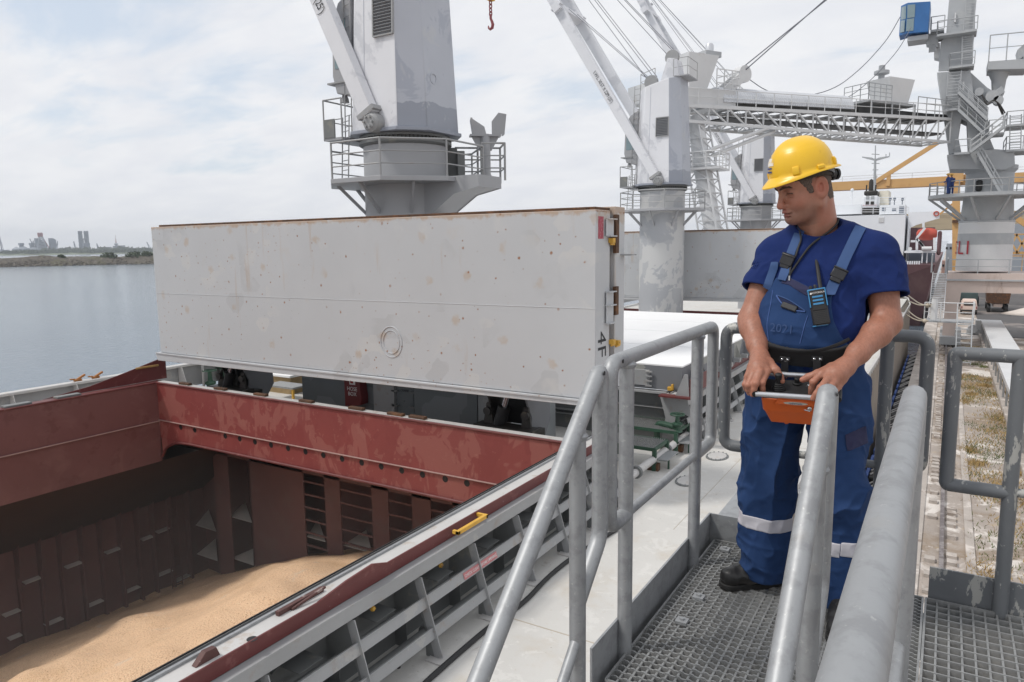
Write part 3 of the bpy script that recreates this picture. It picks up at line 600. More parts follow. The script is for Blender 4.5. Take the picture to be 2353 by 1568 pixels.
# ------------------------------------------------------------------ hold interior
ho = T('cargo_hold', 'dark dusty interior of the open cargo hold with side frames', 'cargo hold', (-14.6, 6, -14.5))
XW = -26.3
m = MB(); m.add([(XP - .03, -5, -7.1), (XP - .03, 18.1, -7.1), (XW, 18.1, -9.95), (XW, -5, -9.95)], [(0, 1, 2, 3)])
m.build('topside_tank', mat('shaded_hold_paint', S(64, 48, 46), .8, 0, .1, .6), ho)  # darker copy of the hold paint, underside shade put into its colour
m = MB(); m.bx(XW - .1, XW, -5, 18.2, -15, -9.94); m.bx(XW - .1, XP, 18.05, 18.15, -10, -5.9)
m.build('side_wall', M_['redlow'], ho)
m = MB(); m.bx(XS, XS + .05, -5, HB, -8., DZ - .9); m.add([(XS, -5, -8), (XS, HB, -8), (-3.1, HB, -11), (-3.1, -5, -11)], [(0, 1, 2, 3)]); m.bx(-3.1, -3., -5, 18.2, -15, -11); m.bx(XW, -3, -5.1, -5, -15, DZ - .26); m.bx(XW, -3, -5, 18, -15.1, -15); m.build('aft_and_floor_plating', M_['redlow'], ho)
rib = [5.2, 6.2, 7.2, 8.2, 9.2] + [onX(x, y, XW + .25).y for x, y in ((53, 1400), (103, 1380), (149, 1365), (197, 1350), (241, 1335), (285, 1320), (325, 1310), (360, 1300), (399, 1290), (440, 1280))]
rib = [a for k, a in enumerate(rib) if k < 5 and a < rib[5] - .5 or k >= 5]
for y in rib:
    m = MB(); m.prism([(XW, y - .01, -9.97), (XW + .42, y - .01, -9.7), (XW + .32, y - .01, -10.9), (XW + .26, y - .01, -15), (XW, y - .01, -15)], (0, .02, 0)); m.bx(XW + .25, XW + .27, y - .05, y + .05, -15, -10.9)
    m.build('frame', M_['redlow'], ho)
for x0_, x1_, y_ in ((20, 53, 1465), (55, 102, 1334), (104, 148, 1430), (151, 195, 1299), (199, 240, 1388), (243, 284, 1266), (287, 324, 1356), (326, 358, 1237), (361, 398, 1219), (361, 398, 1318), (401, 438, 1330), (8, 50, 1410)):
    p, q = onX(x0_, y_ + 6, XW + .2), onX(x1_, y_ - 6, XW + .2); z = (p.z + q.z) / 2; m = MB(); m.prism([(XW, p.y + .03, z), (XW, q.y - .03, z), (XW + .24, q.y - .03, z - .02), (XW + .24, p.y + .03, z - .02)], (0, 0, .03)); m.build('dusty_bracket', M_['dust'], ho)
def bX(px, Y=HB): return onY(px, 1180, Y).x
m = MB(); m.bx(XW, -3, 18.0, 18.1, -15, DZ - .26); m.build('bulkhead', M_['redlow'], ho)
pl = [(498, 530), (580, 700), (748, 783), (855, 893), (947, 990), (1040, 1300)]
m = MB()
for a, b in pl: m.bx(bX(a), bX(b), HB, HB + .05, -15, -6.32)
for a in (580, 498): m.bx(bX(a) - .05, bX(a), HB + .05, 18, -15, -6.4)
m.bx(XP - 4, XS, HB, HB + .05, -7.65, -6.31)
m.build('ladder_trunk', M_['redlow'], ho)
for a, b, n in ((700, 748, 7), (783, 855, 7), (893, 947, 7), (990, 1040, 5)):
    for k in range(n):
        z = -7.95 - k * .46
        m = MB(); m.bx(bX(a), bX(b), HB + .01, HB + .05, z - .03, z + .03); m.build('rung', M_['redlow'], ho)
M_['dustsh'] = M_['dust']
for (ax, ay), (bx_, by), (cx0, cy0) in (((450, 1207), (497, 1222), (495, 1166)), ((529, 1190), (579, 1202), (578, 1148)), ((453, 1278), (500, 1290), (498, 1238)), ((533, 1304), (583, 1300), (582, 1262)), ((706, 1238), (748, 1246), (740, 1190)), ((789, 1257), (855, 1272), (850, 1215))):
    z = onY(bx_, by, HB + .1).z
    p1 = onY(ax, ay, HB + .1); p2 = onY(bx_, by, HB + .1)
    m = MB(); p3 = onZ(cx0, cy0, z); m.prism([(p1.x, HB + .1, z), (p2.x, HB + .1, z), (p3.x, min(p3.y, 17.95), z)], (0, 0, .02)); m.build('dusty_shelf', M_['dust'], ho)
# ladder on the side wall
m = MB()
for z in range(10): m.tube((XW + .5, 16.0, -10.2 - z * .4), (XW + .5, 16.45, -10.2 - z * .4), .016, 6)
m.bar((XW + .5, 16.0, -9.9), (XW + .5, 16.0, -14.2), .04, .02); m.bar((XW + .5, 16.45, -9.9), (XW + .5, 16.45, -14.2), .04, .02)
m.build('hold_ladder', M_['redlow'], ho)
# grain
M_['grain'] = mat('wheat_grain', S(238, 200, 162), .95, 0, .05, .7, [ly(S(220, 180, 136), .5, .5, .66, .6, w=1.2), ly(S(228, 208, 190), .7, .58, .70, .6, w=.8), ly(S(170, 120, 78), 22., .54, .64, .65), ly(S(250, 228, 194), 27., .56, .64, .65), ly(S(150, 104, 66), 60., .62, .68, .5)], 1., 24, bdist=.06)
gx0, gx1, gy0, gy1, nx, ny = XW, -3.1, -5, 17.98, 190, 190
vs_, fs_ = [], []
for j in range(ny):
    for i in range(nx):
        x = gx0 + (gx1 - gx0) * i / (nx - 1); y = gy0 + (gy1 - gy0) * j / (ny - 1)
        d = math.sqrt((x + 13.2) ** 2 + ((y - 9.5) * .34) ** 2 + 3.)
        z = -8.88 - .40 * (d - 1.73) - .012 * max(0, y - 13) ** 2
        for (a, b, h, w) in ((-17.6, 7.2, .42, 1.6), (-19.5, 10.5, .30, 1.8), (-15.2, 11.5, .28, 1.6), (-21.5, 8.2, .35, 1.7), (-16.4, 13.6, .3, 1.4), (-14.2, 7.2, .4, 1.3)):
            r_ = math.sqrt((x - a) ** 2 + (y - b) ** 2); z += h * max(0, 1 - r_ / (w * 1.4)) ** 1.2
        z += .24 * mnoise.fractal(Vector((x * .24 + .20 * y, y * .33, 3.3)), 1., 2., 3) + .035 * mnoise.noise(Vector((x * 2.2, y * 1.1, 1.)))
        vs_.append((x, y, max(z, -13.55 + .1 * mnoise.noise(Vector((x, y, 0))))))
for j in range(ny - 1):
    for i in range(nx - 1): fs_.append((j * nx + i, j * nx + i + 1, (j + 1) * nx + i + 1, (j + 1) * nx + i))
m = MB(); m.v = vs_; m.f = fs_; g = m.build('wheat_grain', M_['grain'], None, 'golden heap of loose wheat grain in the open hold', smooth=180); g['kind'] = 'stuff'

# ------------------------------------------------------------------ raised hatch covers
def raised_cover(label, grp):
    rc = T('raised_hatch_cover', label, 'hatch cover', (-14.45, 14.8, -3.6), grp)
    x0, x1 = -22.35, -6.45
    m = MB(); m.bx(x0, x1, 14.1, 14.86, -3.40, .74); leaf = m.build('leaf', M_['panel'], rc, bevel=.015)
    m = MB(); m.bx(x0, x1 + .02, 15.1, 15.66, -3.3, .84); leaf2 = m.build('leaf', M_['panel'], rc, bevel=.015)
    m = MB(); m.bx(x0 + .4, x1 - .1, 14.87, 15.09, -3.2, .6); m.build('joint_rubber', M_['ruststeel'], rc)
    m = MB(); m.bx(x0 + .4, x1 - .25, 14.12, 14.8, .742, .80); m.bx(x1 - .7, x1 - .1, 14.3, 15.08, .742, .81); m.build('top_rust_strip', M_['ruststeel'], rc, bevel=.01)
    m = MB(); m.prism([(x0 - .2, 14.06, -3.41), (x1 + .03, 14.06, -3.41), (x1 + .03, 14.06, -3.55), (-15.7, 14.06, -3.63), (x0 - .12, 14.06, -3.68), (x0 - .22, 14.06, -3.5)], (0, .7, 0)); m.build('bottom_skirt', M_['panel'], rc, bevel=.01)
    m = MB(); m.bar((x0 - .2, 14.05, -3.42), (-16.6, 14.05, -3.45), .04, .035); m.bar((-16.6, 14.05, -3.45), (x1, 14.05, -3.43), .04, .035); m.build('skirt_bead', M_['panel'], rc)
    m = MB(); m.tube((x0, 14.099, -1.42), (x1, 14.099, -1.38), .008, 6); m.build('weld_seam', M_['panel'], rc)
    c = Vector((-12.25, 14.095, -2.45))
    for r_ in (.36, .27):
        m = MB(); m.path([c + V(r_ * math.cos(t * math.pi / 18), 0, r_ * 1.12 * math.sin(t * math.pi / 18)) for t in range(36)], .013, 6, True); m.build('pad_ring', M_['panel'], rc)
    for z in (.55, .18, -1.05, -1.35, -1.75):
        m = MB(); m.bx(x1, x1 + .14, 14.6, 14.95, z - .012, z + .012); m.build('side_bracket', M_['panel'], rc)
    m = MB(); m.bx(x1 + .03, x1 + .05, 14.55, 14.95, .18, .55); m.bx(x1 + .03, x1 + .05, 14.58, 14.96, -1.75, -1.05); m.build('bracket_plate', M_['panel'], rc)
    for z0, z1 in ((-.2, .66), (-1.6, -.95)):
        m = MB(); m.bx(x1, x1 + .08, 15.02, 15.2, z0, z1); m.build('hinge_block', M_['ruststeel'], rc, bevel=.01)
    for y, z in ((14.82, .08), (15.16, -2.25), (14.88, -2.2)):
        m = MB(); m.bx(x1, x1 + .12, y - .06, y + .08, z - .05, z + .06); m.bx(x1 + .02, x1 + .06, y - .03, y + .2, z - .10, z - .05); m.build('cleat', M_['yellow'], rc, bevel=.01)
    m = MB(); m.bx(x1 + .02, x1 + .30, 15.4, 15.7, -.26, -.23); m.build('step_plate', M_['grey'], rc)
    return rc
rc = raised_cover('near raised hatch cover of rust spotted grey steel standing over the open hold', 'folded hatch covers')
rc3 = copy_tree(rc); rc3.location.y += 30.4; rc3['label'] = 'far raised grey hatch cover standing behind the second crane pedestal'
text('4F', .62, (-6.45, 14.42, -2.2), (0, 0, -1), (0, 1, 0), M_['ink'], rc, 'stencil_number', sx=1.0)
m = MB(); m.bx(-6.449, -6.446, 14.22, 14.50, .12, .60); m.build('warning_sticker', mat('worn_red_sticker', S(158, 70, 84), .7, 0, .2, 14, [ly(S(190, 150, 150), 20, .55, .6, .7)]), rc)
for k, s_ in enumerate(('DANGER', 'MIND YOUR', 'FINGERS')): text(s_, .085, (-6.446, 14.30 + k * .075, .36), (0, 0, -1), (0, -1, 0), M_['whiteink'], rc, 'sticker_text')
# ------------------------------------------------------------------ closed hatch
cc = T('closed_hatch_cover', 'closed hatch cover with white top panels beyond the raised cover', 'hatch cover', (-14.5, 28, -4.4))
ye = [20.35, 24.35, 28.4, 32.3, 36.4]
for i in range(4):
    m = MB(); m.bx(-22.5, -6.5, ye[i] + .02, ye[i + 1] - .03, -3.64, -3.60); m.build('top_panel', M_['paneltop'], cc)
m = MB(); m.bx(-22.48, -6.52, 20.36, 36.38, -4.36, -3.645); m.build('skirt', M_['hatchgrey'], cc)
y = 21.2
while y < 36: 
    m = MB(); m.prism([(-6.5, y, -3.75), (-6.5, y, -4.30), (-6.28, y, -4.30)], (0, .03, 0)); m.build('side_rib', M_['hatchgrey'], cc); y += 1.1
    m = MB(); m.bx(-6.48, -6.25, y - .5, y - .3, -4.32, -4.18); m.build('side_cleat', M_['grey'], cc)
def hp(a, b): return onY(1378.7 + .2931 * a, 660.6 + .2931 * b, 20.34)
p0, p1 = hp(300, 640), hp(388, 770)
m = MB(); m.bx(p0.x - .35, p1.x, 20.30, 20.358, p1.z, p0.z); m.build('inspection_panel', M_['grey'], cc, bevel=.01)
for k in range(4):
    m = MB(); z = p0.z - .04 - k * .145; m.bx(p1.x - .1, p1.x + .1, 20.24, 20.3, z - .02, z + .02); m.build('clip', M_['grey'], cc)
p = hp(553, 785); m = MB(); m.bx(p.x - .06, p.x + .1, 20.22, 20.355, p.z - .08, p.z + .03); m.bx(p.x + .06, p.x + .12, 20.2, 20.3, p.z - .05, p.z + .12); m.build('yellow_cleat', M_['yellow'], cc, bevel=.01)
p = hp(728, 615); p = V(-6.48, 21.0, -3.75); m = MB(); m.path([p + V(.08 + .07 * math.cos(t), 0, .08 * math.sin(t)) for t in [k * math.pi / 6 for k in range(12)]], .012, 6, True); m.build('lifting_eye', M_['grey'], cc)
text('3A', .5, (-6.518, 28.3, -3.98), (0, 1, 0), (0, 0, 1), M_['ink'], cc, 'stencil_number')
c2 = T('hatch_coaming', 'grey stayed coaming below the closed white hatch cover', 'hatch coaming', (-14.6, 28, DZ))
starboard_coaming(c2, 20.0, 37.2, 21.2, 1.38, inner=False)
m = MB(); m.bx(XP, -6.83, 20.5, 20.54, DZ + .003, -4.42); m.build('aft_wall', M_['greydk'], c2)
m = MB(); m.bx(XP, -6.83, 20.15, 20.5, -4.45, -4.40); m.bx(XP, -6.83, 20.34, 20.5, -4.93, -4.91); m.bx(XP, -6.83, 20.34, 20.5, -5.33, -5.31); m.bx(XP, -6.83, 20.36, 20.5, -5.47, -5.44); m.build('stiffeners', M_['grey'], c2)
pts = [(-7.05, -4.45), (-6.2, -4.45), (-6.2, -4.55), (-5.75, DZ), (-6.0, DZ)] + [(-6.3 + .28 * math.cos(t), -5.35 + .42 * math.sin(t)) for t in [0, .5, 1., 1.57, 2.1, 2.6, 3.14]] + [(-6.6, DZ), (-7.0, DZ), (-6.86, -5.1)]
m = MB(); m.prism([(x, 19.99, z) for x, z in pts], (0, -.03, 0)); m.build('end_bracket', M_['grey'], c2)
m = MB(); m.bx(-7.0, -5.98, 19.7, 20.0, -4.44, -4.39); m.build('corner_platform', M_['redrail'], c2)
m = MB(); m.prism([(-6.55, 19.9, -4.39), (-6.15, 19.9, -4.39), (-6.2, 19.9, -3.75), (-6.3, 19.9, -3.75)], (0, .04, 0)); m.build('stop_post', M_['grey'], c2)
m = MB(); m.bx(-6.16, -6.13, 19.95, 22.2, -4.38, -3.9); m.build('red_stop_plate', M_['redrail'], c2)
# far hatch coaming and crossdeck boxes
m = MB(); m.bx(XP, -6.5, 45.0, 45.1, DZ + .003, CT + .1); m.bx(-6.55, -6.5, 45.1, 61, DZ + .003, CT + .1)
tag(m.build('far_hatch_coaming', M_['redrail']), 'reddish coaming under the far raised hatch cover', 'hatch coaming')
for (a, b, Y, z, lb) in ((1435, 1482, 38.5, -4.45, 'white topped low deck box left of the second crane pedestal'), (1537, 1690, 37.9, -4.35, 'white topped low deck box right of the second crane pedestal')):
    p, q = onY(a, 712, Y), onY(b, 718, Y); bt = T('deck_box', lb, 'deck box', ((p.x + q.x) / 2, Y + 1, DZ), 'deck boxes at the second crane')
    m = MB(); m.bx(p.x, q.x, Y, Y + 2.4, DZ + .002, z - .03); m.build('side', M_['greydk'], bt)
    m = MB(); m.bx(p.x - .06, q.x + .06, Y - .06, Y + 2.46, z - .03, z + .05); m.build('lid', M_['paneltop'], bt, bevel=.01)

# ------------------------------------------------------------------ deckhouse between the hatches
dh = T('deckhouse', 'dark grey deckhouse below the raised hatch cover and crane', 'deckhouse', (-14.4, 18, DZ))
hxs = lambda px, py, Y=16.2: onY(px, py, Y)
xa, xb = hxs(683, 870).x, hxs(1100, 985).x
m = MB(); m.bx(xa, xb, 16.4, 19.6, DZ + .002, -3.0); m.build('wall', M_['house'], dh)
m = MB(); m.bx(hxs(858, 900).x, hxs(905, 900).x, 16.2, 16.5, DZ + .002, -3.0); m.build('pillar', M_['grey'], dh)
m = MB(); m.bx(hxs(955, 930).x, xb, 16.14, 16.4, DZ + .003, -3.0); m.build('front_panel', M_['house'], dh)
x0, x1 = hxs(906, 900).x, hxs(945, 900).x
m = MB(); m.bx(x0, x1, 16.30, 16.40, DZ + .1, -3.4); d_ = m.build('door', M_['house'], dh, bevel=.01)
for z in (-3.7, -4.3, -4.75, -5.3):
    for q_ in (x0 - .01, x1 + .01): m = MB(); m.bx(q_ - .11, q_ + .11, 16.2, 16.30, z - .03, z + .03); m.build('hinge', M_['greydk'], d_)
for px_, w_, h_, z_ in ((.25, .07, .2, -4.05), (.62, .05, .16, -4.0), (.35, .16, .03, -4.6), (.7, .1, .03, -3.75)):
    m = MB(); x_ = x0 + (x1 - x0) * px_; m.bx(x_ - w_ / 2, x_ + w_ / 2, 16.275, 16.30, z_ - h_ / 2, z_ + h_ / 2); m.build('door_bracket', M_['greydk'], d_, bevel=.005)
text('CRANE', .10, ((x0 + x1) / 2, 16.296, -4.28), (1, 0, 0), (0, 0, 1), M_['ink'], dh, 'door_text')
p, q = hxs(803, 875), hxs(838, 922)
m = MB()
m.prism([(p.x - .1, 16.05, p.z - .82), (q.x - .1, 16.05, p.z - .72)] + [(q.x + .1 * math.cos(t) - .1, 16.05, p.z - .5 + .28 * math.sin(t)) for t in (-.8, -.3, .3, .8)] + [(q.x - .1, 16.05, p.z + .3), (p.x - .1, 16.05, p.z + .3)], (0, .34, 0))
hb = tag(T('hose_box', 'dark red rounded fire hose box with white lettering on the deckhouse wall', 'hose box', ((p.x + q.x) / 2, 16.2, p.z - .8)))
m.build('box', mat('hose_box_red', S(106, 40, 42), .45, 0, .08, 3), hb, bevel=.03)
text('HOSE', .17, ((p.x + q.x) / 2 - .06, 16.05, p.z - .22), (1, 0, 0), (0, 0, 1), M_['whiteink'], hb)
text('BOX', .17, ((p.x + q.x) / 2 - .06, 16.05, p.z - .38), (1, 0, 0), (0, 0, 1), M_['whiteink'], hb)
m = MB(); m.bx((p.x + q.x) / 2 - .16, (p.x + q.x) / 2 + .08, 16.045, 16.049, p.z - .08, p.z + .2); m.build('symbol_plate', M_['whiteink'], hb)
m = MB(); m.bx((p.x + q.x) / 2 - .12, (p.x + q.x) / 2 + .0, 16.041, 16.0445, p.z - .04, p.z + .12); m.build('symbol', mat('sign_red', S(150, 40, 44)), hb)
# lighter vent locker on the right end
p, q = hxs(1100, 930, 16.), hxs(1146, 940, 16.)
m = MB(); m.bx(p.x + .01, q.x, 15.95, 19.3, DZ + .002, -3.1); vl = m.build('locker', mat('locker_grey', S(142, 146, 148), .5, 0, .05, 1), dh, bevel=.01)
m = MB(); m.bx(p.x + .25, p.x + .62, 15.944, 15.948, -5.1, -4.35); m.build('notice', mat('notice_paper', S(206, 200, 192), .8), dh)
for k, (s_, z_) in enumerate((('WARNING', .085), ('NO SMOKING', .05), ('NO NAKED LIGHTS', .05), ('CLOSE DOOR', .05), ('AFTER USE', .05))): text(s_, z_ * .8, (p.x + .435, 15.943, -4.43 - k * .125), (1, 0, 0), (0, 0, 1), M_['redink'] if k == 0 else M_['ink'], dh, 'notice_text', off=.002)
m = MB(); m.lathe((p.x + .4, 15.94, -4.1), [(.10, -.22), (.12, -.1), (.06, 0)], 12, (0, 1, 0)); m.build('lamp', M_['galv'], dh)
# folding hinges with hydraulic rams
def ram(px, py, label):
    b = onY(px, py, 15.5); x = b.x; t = T('hatch_ram', label, 'hydraulic ram', (x, 15.5, -5.2), 'hydraulic rams folding the hatch cover')
    for s_ in (-.62, .5):
        xx = x + s_; m = MB()
        m.prism([(xx, 15.15, -5.0), (xx, 15.9, -5.0), (xx, 16.25, -4.55), (xx, 16.2, -3.9), (xx, 15.9, -3.2), (xx, 15.0, -3.2), (xx, 15.0, -3.8), (xx, 15.25, -4.3)], (.06, 0, 0)); m.build('side_plate', M_['hatchgrey'] if s_ > 0 else M_['dark'], t, bevel=.01)
        m = MB(); m.prism([(xx - .12, 15.0, -4.55), (xx + .18, 15.0, -4.55), (xx + .1, 15.0, -4.0), (xx - .02, 15.0, -4.0)], (0, .06, 0)); m.lathe((xx + .03, 14.99, -4.2), [(.11, 0), (.11, -.06)], 12, (0, 1, 0)); m.build('lug', M_['dark'], t)
    m = MB(); m.bx(x - .9, x + .85, 14.75, 15.2, -4.62, -4.52); m.bx(x - .8, x + .75, 15.0, 15.6, DZ, -4.62); m.build('base', M_['dark'], t, bevel=.01)
    m = MB(); m.tube((x - .35, 15.05, -4.7), (x - .12, 15.05, -4.05), .17, 14); m.build('cylinder', M_['black'], t)
    m = MB(); m.tube((x - .14, 15.05, -4.1), (x + .12, 15.1, -3.2), .085, 12); m.build('rod', M_['chrome'], t)
    m = MB(); m.bx(x - .5, x + .5, 15.6, 15.66, -4.6, -3.2); m.build('back_plate', M_['black'], t)
ram(1190, 965, 'black hydraulic ram between grey plates at the deckhouse right end')
ram(563, 890, 'black hydraulic ram between grey plates near the port end of the raised hatch')

# ------------------------------------------------------------------ port side bulwark and deck gear
bw = T('bulwark', 'pale grey bulwark with sloping stays along the port side of the ship', 'bulwark', (SX0, 15, DZ))
m = MB(); m.bx(SX0 - .04, SX0, -20, 70, DZ + .35, DZ + 1.22); m.build('plate', M_['grey'], bw)
m = MB(); m.bx(SX0 - .16, SX0 + .18, -20, 70, DZ + 1.22, DZ + 1.32); m.build('cap_rail', M_['white'], bw, bevel=.02)
y = 1.
while y < 46:
    m = MB(); m.prism([(SX0 + .01, y, DZ + 1.21), (SX0 + .16, y, DZ + 1.21), (SX0 + .62, y, DZ + .0), (SX0 + .01, y, DZ + .0)], (0, .03, 0)); m.bar((SX0 + .16, y + .015, DZ + 1.21), (SX0 + .62, y + .015, DZ + .01), .2, .02, (0, 1, 0)); m.build('stay', M_['white'], bw)
    y += 2.05
for px, py, lb in ((181, 878, 'left of two orange brown cleats on the port bulwark rail'), (222, 872, 'right of two orange brown cleats on the port bulwark rail')):
    p = onX(px, py, SX0); m = MB(); z = DZ + 1.32; m.bx(SX0 - .06, SX0 + .06, p.y - .16, p.y + .10, z, z + .08); m.bar((SX0, p.y - .05, z + .06), (SX0, p.y + .24, z + .20), .09, .07); m.bar((SX0, p.y - .12, z + .08), (SX0, p.y - .3, z + .10), .07, .05); tag(m.build('bulwark_cleat', mat('orange_brown_steel', S(158, 104, 56), .7, 0, .2, 6), bevel=.02), lb, 'cleat', 'cleats on the port bulwark')
def post(px, py, Y, lb):
    p = onZ(px, py, DZ); t = T('vent_post', lb, 'vent post', p, 'green capped vent posts on the port deck')
    m = MB(); m.bx(p.x - .1, p.x + .1, p.y - .1, p.y + .1, DZ, DZ + .95); m.build('post', M_['green'], t)
    m = MB(); m.bx(p.x - .24, p.x + .24, p.y - .18, p.y + .18, DZ + .95, DZ + 1.4); m.build('cap', M_['green'], t, bevel=.04)
post(513, 895, 0, 'left green capped vent post near the port bulwark'); post(603, 886, 0, 'right green capped vent post beside the black bucket')
def valve(p, h, r_, lb, c, body=True):
    t = T('valve', lb, 'valve', p, None); m = MB(); m.lathe(p, [(r_ * .8, 0), (r_ * .5, .06), (r_ * .55, h * .35), (r_ * .8, h * .4), (r_ * .8, h * .48), (r_ * .35, h * .55), (r_ * .25, h)], 12); m.build('body', c, t)
    m = MB(); m.path([p + V(r_ * math.cos(k * math.pi / 8), r_ * math.sin(k * math.pi / 8), h) for k in range(16)], .022, 6, True); m.bar(p + V(-r_, 0, h), p + V(r_, 0, h), .025, .025); m.bar(p + V(0, -r_, h), p + V(0, r_, h), .025, .025); m.build('handwheel', c, t)
    return t
valve(onZ(485, 903, DZ), .95, .28, 'dark green hand wheel valve by the port bulwark', M_['green'])
p = onZ(600, 898, DZ); t = T('bucket', 'black bucket with a wire handle hung by the green post on the port deck', 'bucket', p); m = MB(); m.lathe(p, [(.16, .1), (.21, .6), (.19, .6), (.15, .15)], 14); m.build('pail', M_['black'], t); m = MB(); m.path([p + V(.2 * math.cos(a), 0, .6 + .26 * math.sin(a)) for a in [k * math.pi / 8 for k in range(9)]], .012, 6); m.build('handle', M_['wire'], t)
p = onZ(655, 920, DZ); t = T('step_table', 'small grey grated step beside the yellow handrail near the deckhouse', 'step', p, 'grated steps on the deck')
m = MB(); m.bx(p.x - .8, p.x + .8, p.y - .3, p.y + .5, DZ + .55, DZ + .62); m.build('top', M_['grate'], t)
for a in (-.75, .75):
    m = MB(); m.bx(p.x + a - .04, p.x + a + .04, p.y - .28, p.y - .2, DZ, DZ + .55); m.build('leg', M_['yellow'], t)
p = onZ(672, 900, DZ); t = T('yellow_handrail', 'short yellow handrail left of the deckhouse', 'handrail', p); m = MB(); m.path([p, p + V(0, 0, 1.), p + V(-.9, .1, 1.), p + V(-.9, .1, .7)], .035, 8); m.build('rail', M_['yellow'], t)
p = onZ(620, 885, DZ); t = T('deck_pipe', 'pale deck pipe with a flange on the port side deck', 'pipe', p); m = MB(); m.path([p + V(-1.2, 3.2, .25), p + V(.3, 3., .25), p + V(1.6, 2.2, .2), p + V(3., 1.2, .2)], .13, 12); m.build('tube', M_['white'], t); m = MB(); m.lathe(p + V(-1.1, 3.2, .25), [(.22, -.04), (.22, .04)], 14, (1, 0, 0)); m.build('flange', M_['ruststeel'], t)
p = onZ(640, 903, DZ); t = T('deck_hatch_box', 'small rust streaked access hatch with white lid on the port deck', 'hatch', p); m = MB(); m.bx(p.x - .75, p.x + .75, p.y, p.y + 1.2, DZ, DZ + .7); m.build('trunk', mat('rusty_yellowed_trunk', S(150, 128, 92), .7, 0, .15, 3), t); m = MB(); m.bx(p.x - .85, p.x + .85, p.y - .1, p.y + 1.3, DZ + .7, DZ + .8); m.build('lid', M_['paneltop'], t, bevel=.02)
p = onZ(480, 905, DZ); t = T('rust_post', 'thin rusty vertical pipe standing on the port deck', 'post', p); m = MB(); q_ = onX(470, 895, p.x); m.tube((p.x - .3, p.y, DZ), (p.x - .3, p.y, DZ + 2.), .05, 8); m.build('pipe', M_['white'], t)

# ------------------------------------------------------------------ starboard deck gear
def dk(a, b, z=DZ): return onZ(1378.7 + .2931 * a, 660.6 + .2931 * b, z)
t = T('deck_pipe', 'long pale pipe on supports along the starboard deck under the green tables', 'pipe', (-6.3, 18, DZ))
m = MB(); m.tube((-6.35, 14.8, DZ + .30), (-6.35, 24.5, DZ + .30), .10, 14); m.build('tube', M_['white'], t)
for y in (16.35, 18.6, 21.6):
    m = MB(); m.lathe((-6.35, y, DZ + .30), [(.16, -.05), (.16, -.01), (.15, 0), (.16, .01), (.16, .05)], 16, (0, 1, 0)); m.build('flange', M_['greydk'], t)
for y in (15.6, 17.6, 19.6, 22.6):
    m = MB(); m.bx(-6.5, -6.2, y - .08, y + .08, DZ, DZ + .2); m.build('saddle', M_['ruststeel'], t)
def table(x0, x1, y0, y1, h, lb):
    t = T('grated_table', lb, 'step table', ((x0 + x1) / 2, (y0 + y1) / 2, DZ), 'green grated step tables over the deck pipe')
    m = MB(); z = DZ + h
    for a in range(int((x1 - x0) / .06)): m.bx(x0 + a * .06, x0 + a * .06 + .012, y0, y1, z - .03, z)
    for b in range(int((y1 - y0) / .12)): m.bx(x0, x1, y0 + b * .12, y0 + b * .12 + .014, z - .025, z - .003)
    m.build('grating', M_['grate'], t)
    m = MB(); 
    for q in ((x0, y0, x1, y0), (x1, y0, x1, y1), (x0, y1, x1, y1), (x0, y0, x0, y1)): m.bar((q[0], q[1], z - .05), (q[2], q[3], z - .05), .05, .09)
    m.build('frame', M_['green'], t)
    for (a, b) in ((x0 + .05, y0), (x1 - .0, y0), (x1 - .0, y1), (x0 + .05, y1)):
        m = MB(); m.bx(a - .05, a + .05, b - .05, b + .05, DZ, z - .05); m.build('leg', M_['green'], t)
    m = MB(); m.bx(x1 + .08, x1 + .36, y0 + .0, y1 - .1, DZ + h * .5, DZ + h * .5 + .03); m.build('step', M_['galv'], t)
    m = MB(); m.bar((x1 + .05, y0 + .05, DZ + h * .5 + .0), (x1 + .3, y0 + .05, DZ + h * .5 + .0), .04, .04); m.bx(x1 + .26, x1 + .30, y0 + .3, y0 + .36, DZ, DZ + h * .5); m.build('step_bracket', M_['green'], t)
a, b = dk(425, 1438), dk(593, 1310)
table(a.x - 1.5, a.x, a.y, a.y + 1.0, .62, 'nearer lower green grated table over the deck pipe'); table(b.x - 2.4, b.x, b.y, b.y + 1.2, .68, 'farther longer green grated table over the deck pipe')
p = dk(605, 1130, DZ + .62); valve(p, .5, .2, 'dark green hand wheel valve standing at the end of the farther grated table', M_['green'])
m = MB(); m.path(fillet([p + V(-.75, .5, -.55), p + V(-.75, .3, .12), p + V(0, .0, .12)], .3, 5), .09, 10); tag(m.build('valve_pipe', M_['green']), 'green bent pipe leading to the hand wheel valve', 'pipe')
for px, py, lb in ((1648, 1050, 'farther oval manhole cover in the starboard deck'), (1580, 1107, 'nearer oval manhole cover half hidden behind the railing post')):
    p = onZ(px, py, DZ); t = T('manhole_cover', lb, 'manhole cover', p, 'manhole covers in the deck')
    def ell(r1, r2, z): return [(p.x + r1 * math.cos(k * math.pi / 16), p.y + r2 * math.sin(k * math.pi / 16), DZ + z) for k in range(32)]
    m = MB(); m.loft([ell(.30, .42, .002), ell(.30, .42, .02), ell(.26, .38, .022)]); m.build('ring', M_['greydk'], t)
    m = MB(); m.loft([ell(.245, .36, .0225), ell(.245, .36, .034)]); m.build('lid', M_['white'], t)
    m = MB()
    for k in range(14): a = k * math.pi / 7; m.lathe((p.x + .275 * math.cos(a), p.y + .39 * math.sin(a), DZ + .02), [(.02, 0), (.02, .03)], 6)
    m.build('bolts', M_['galv'], t)
pts = [onZ(x, y, DZ + .04) for x, y in ((930, 1620), (978, 1568), (1055, 1500), (1130, 1436), (1205, 1385), (1255, 1330), (1300, 1292), (1345, 1262), (1420, 1215))]
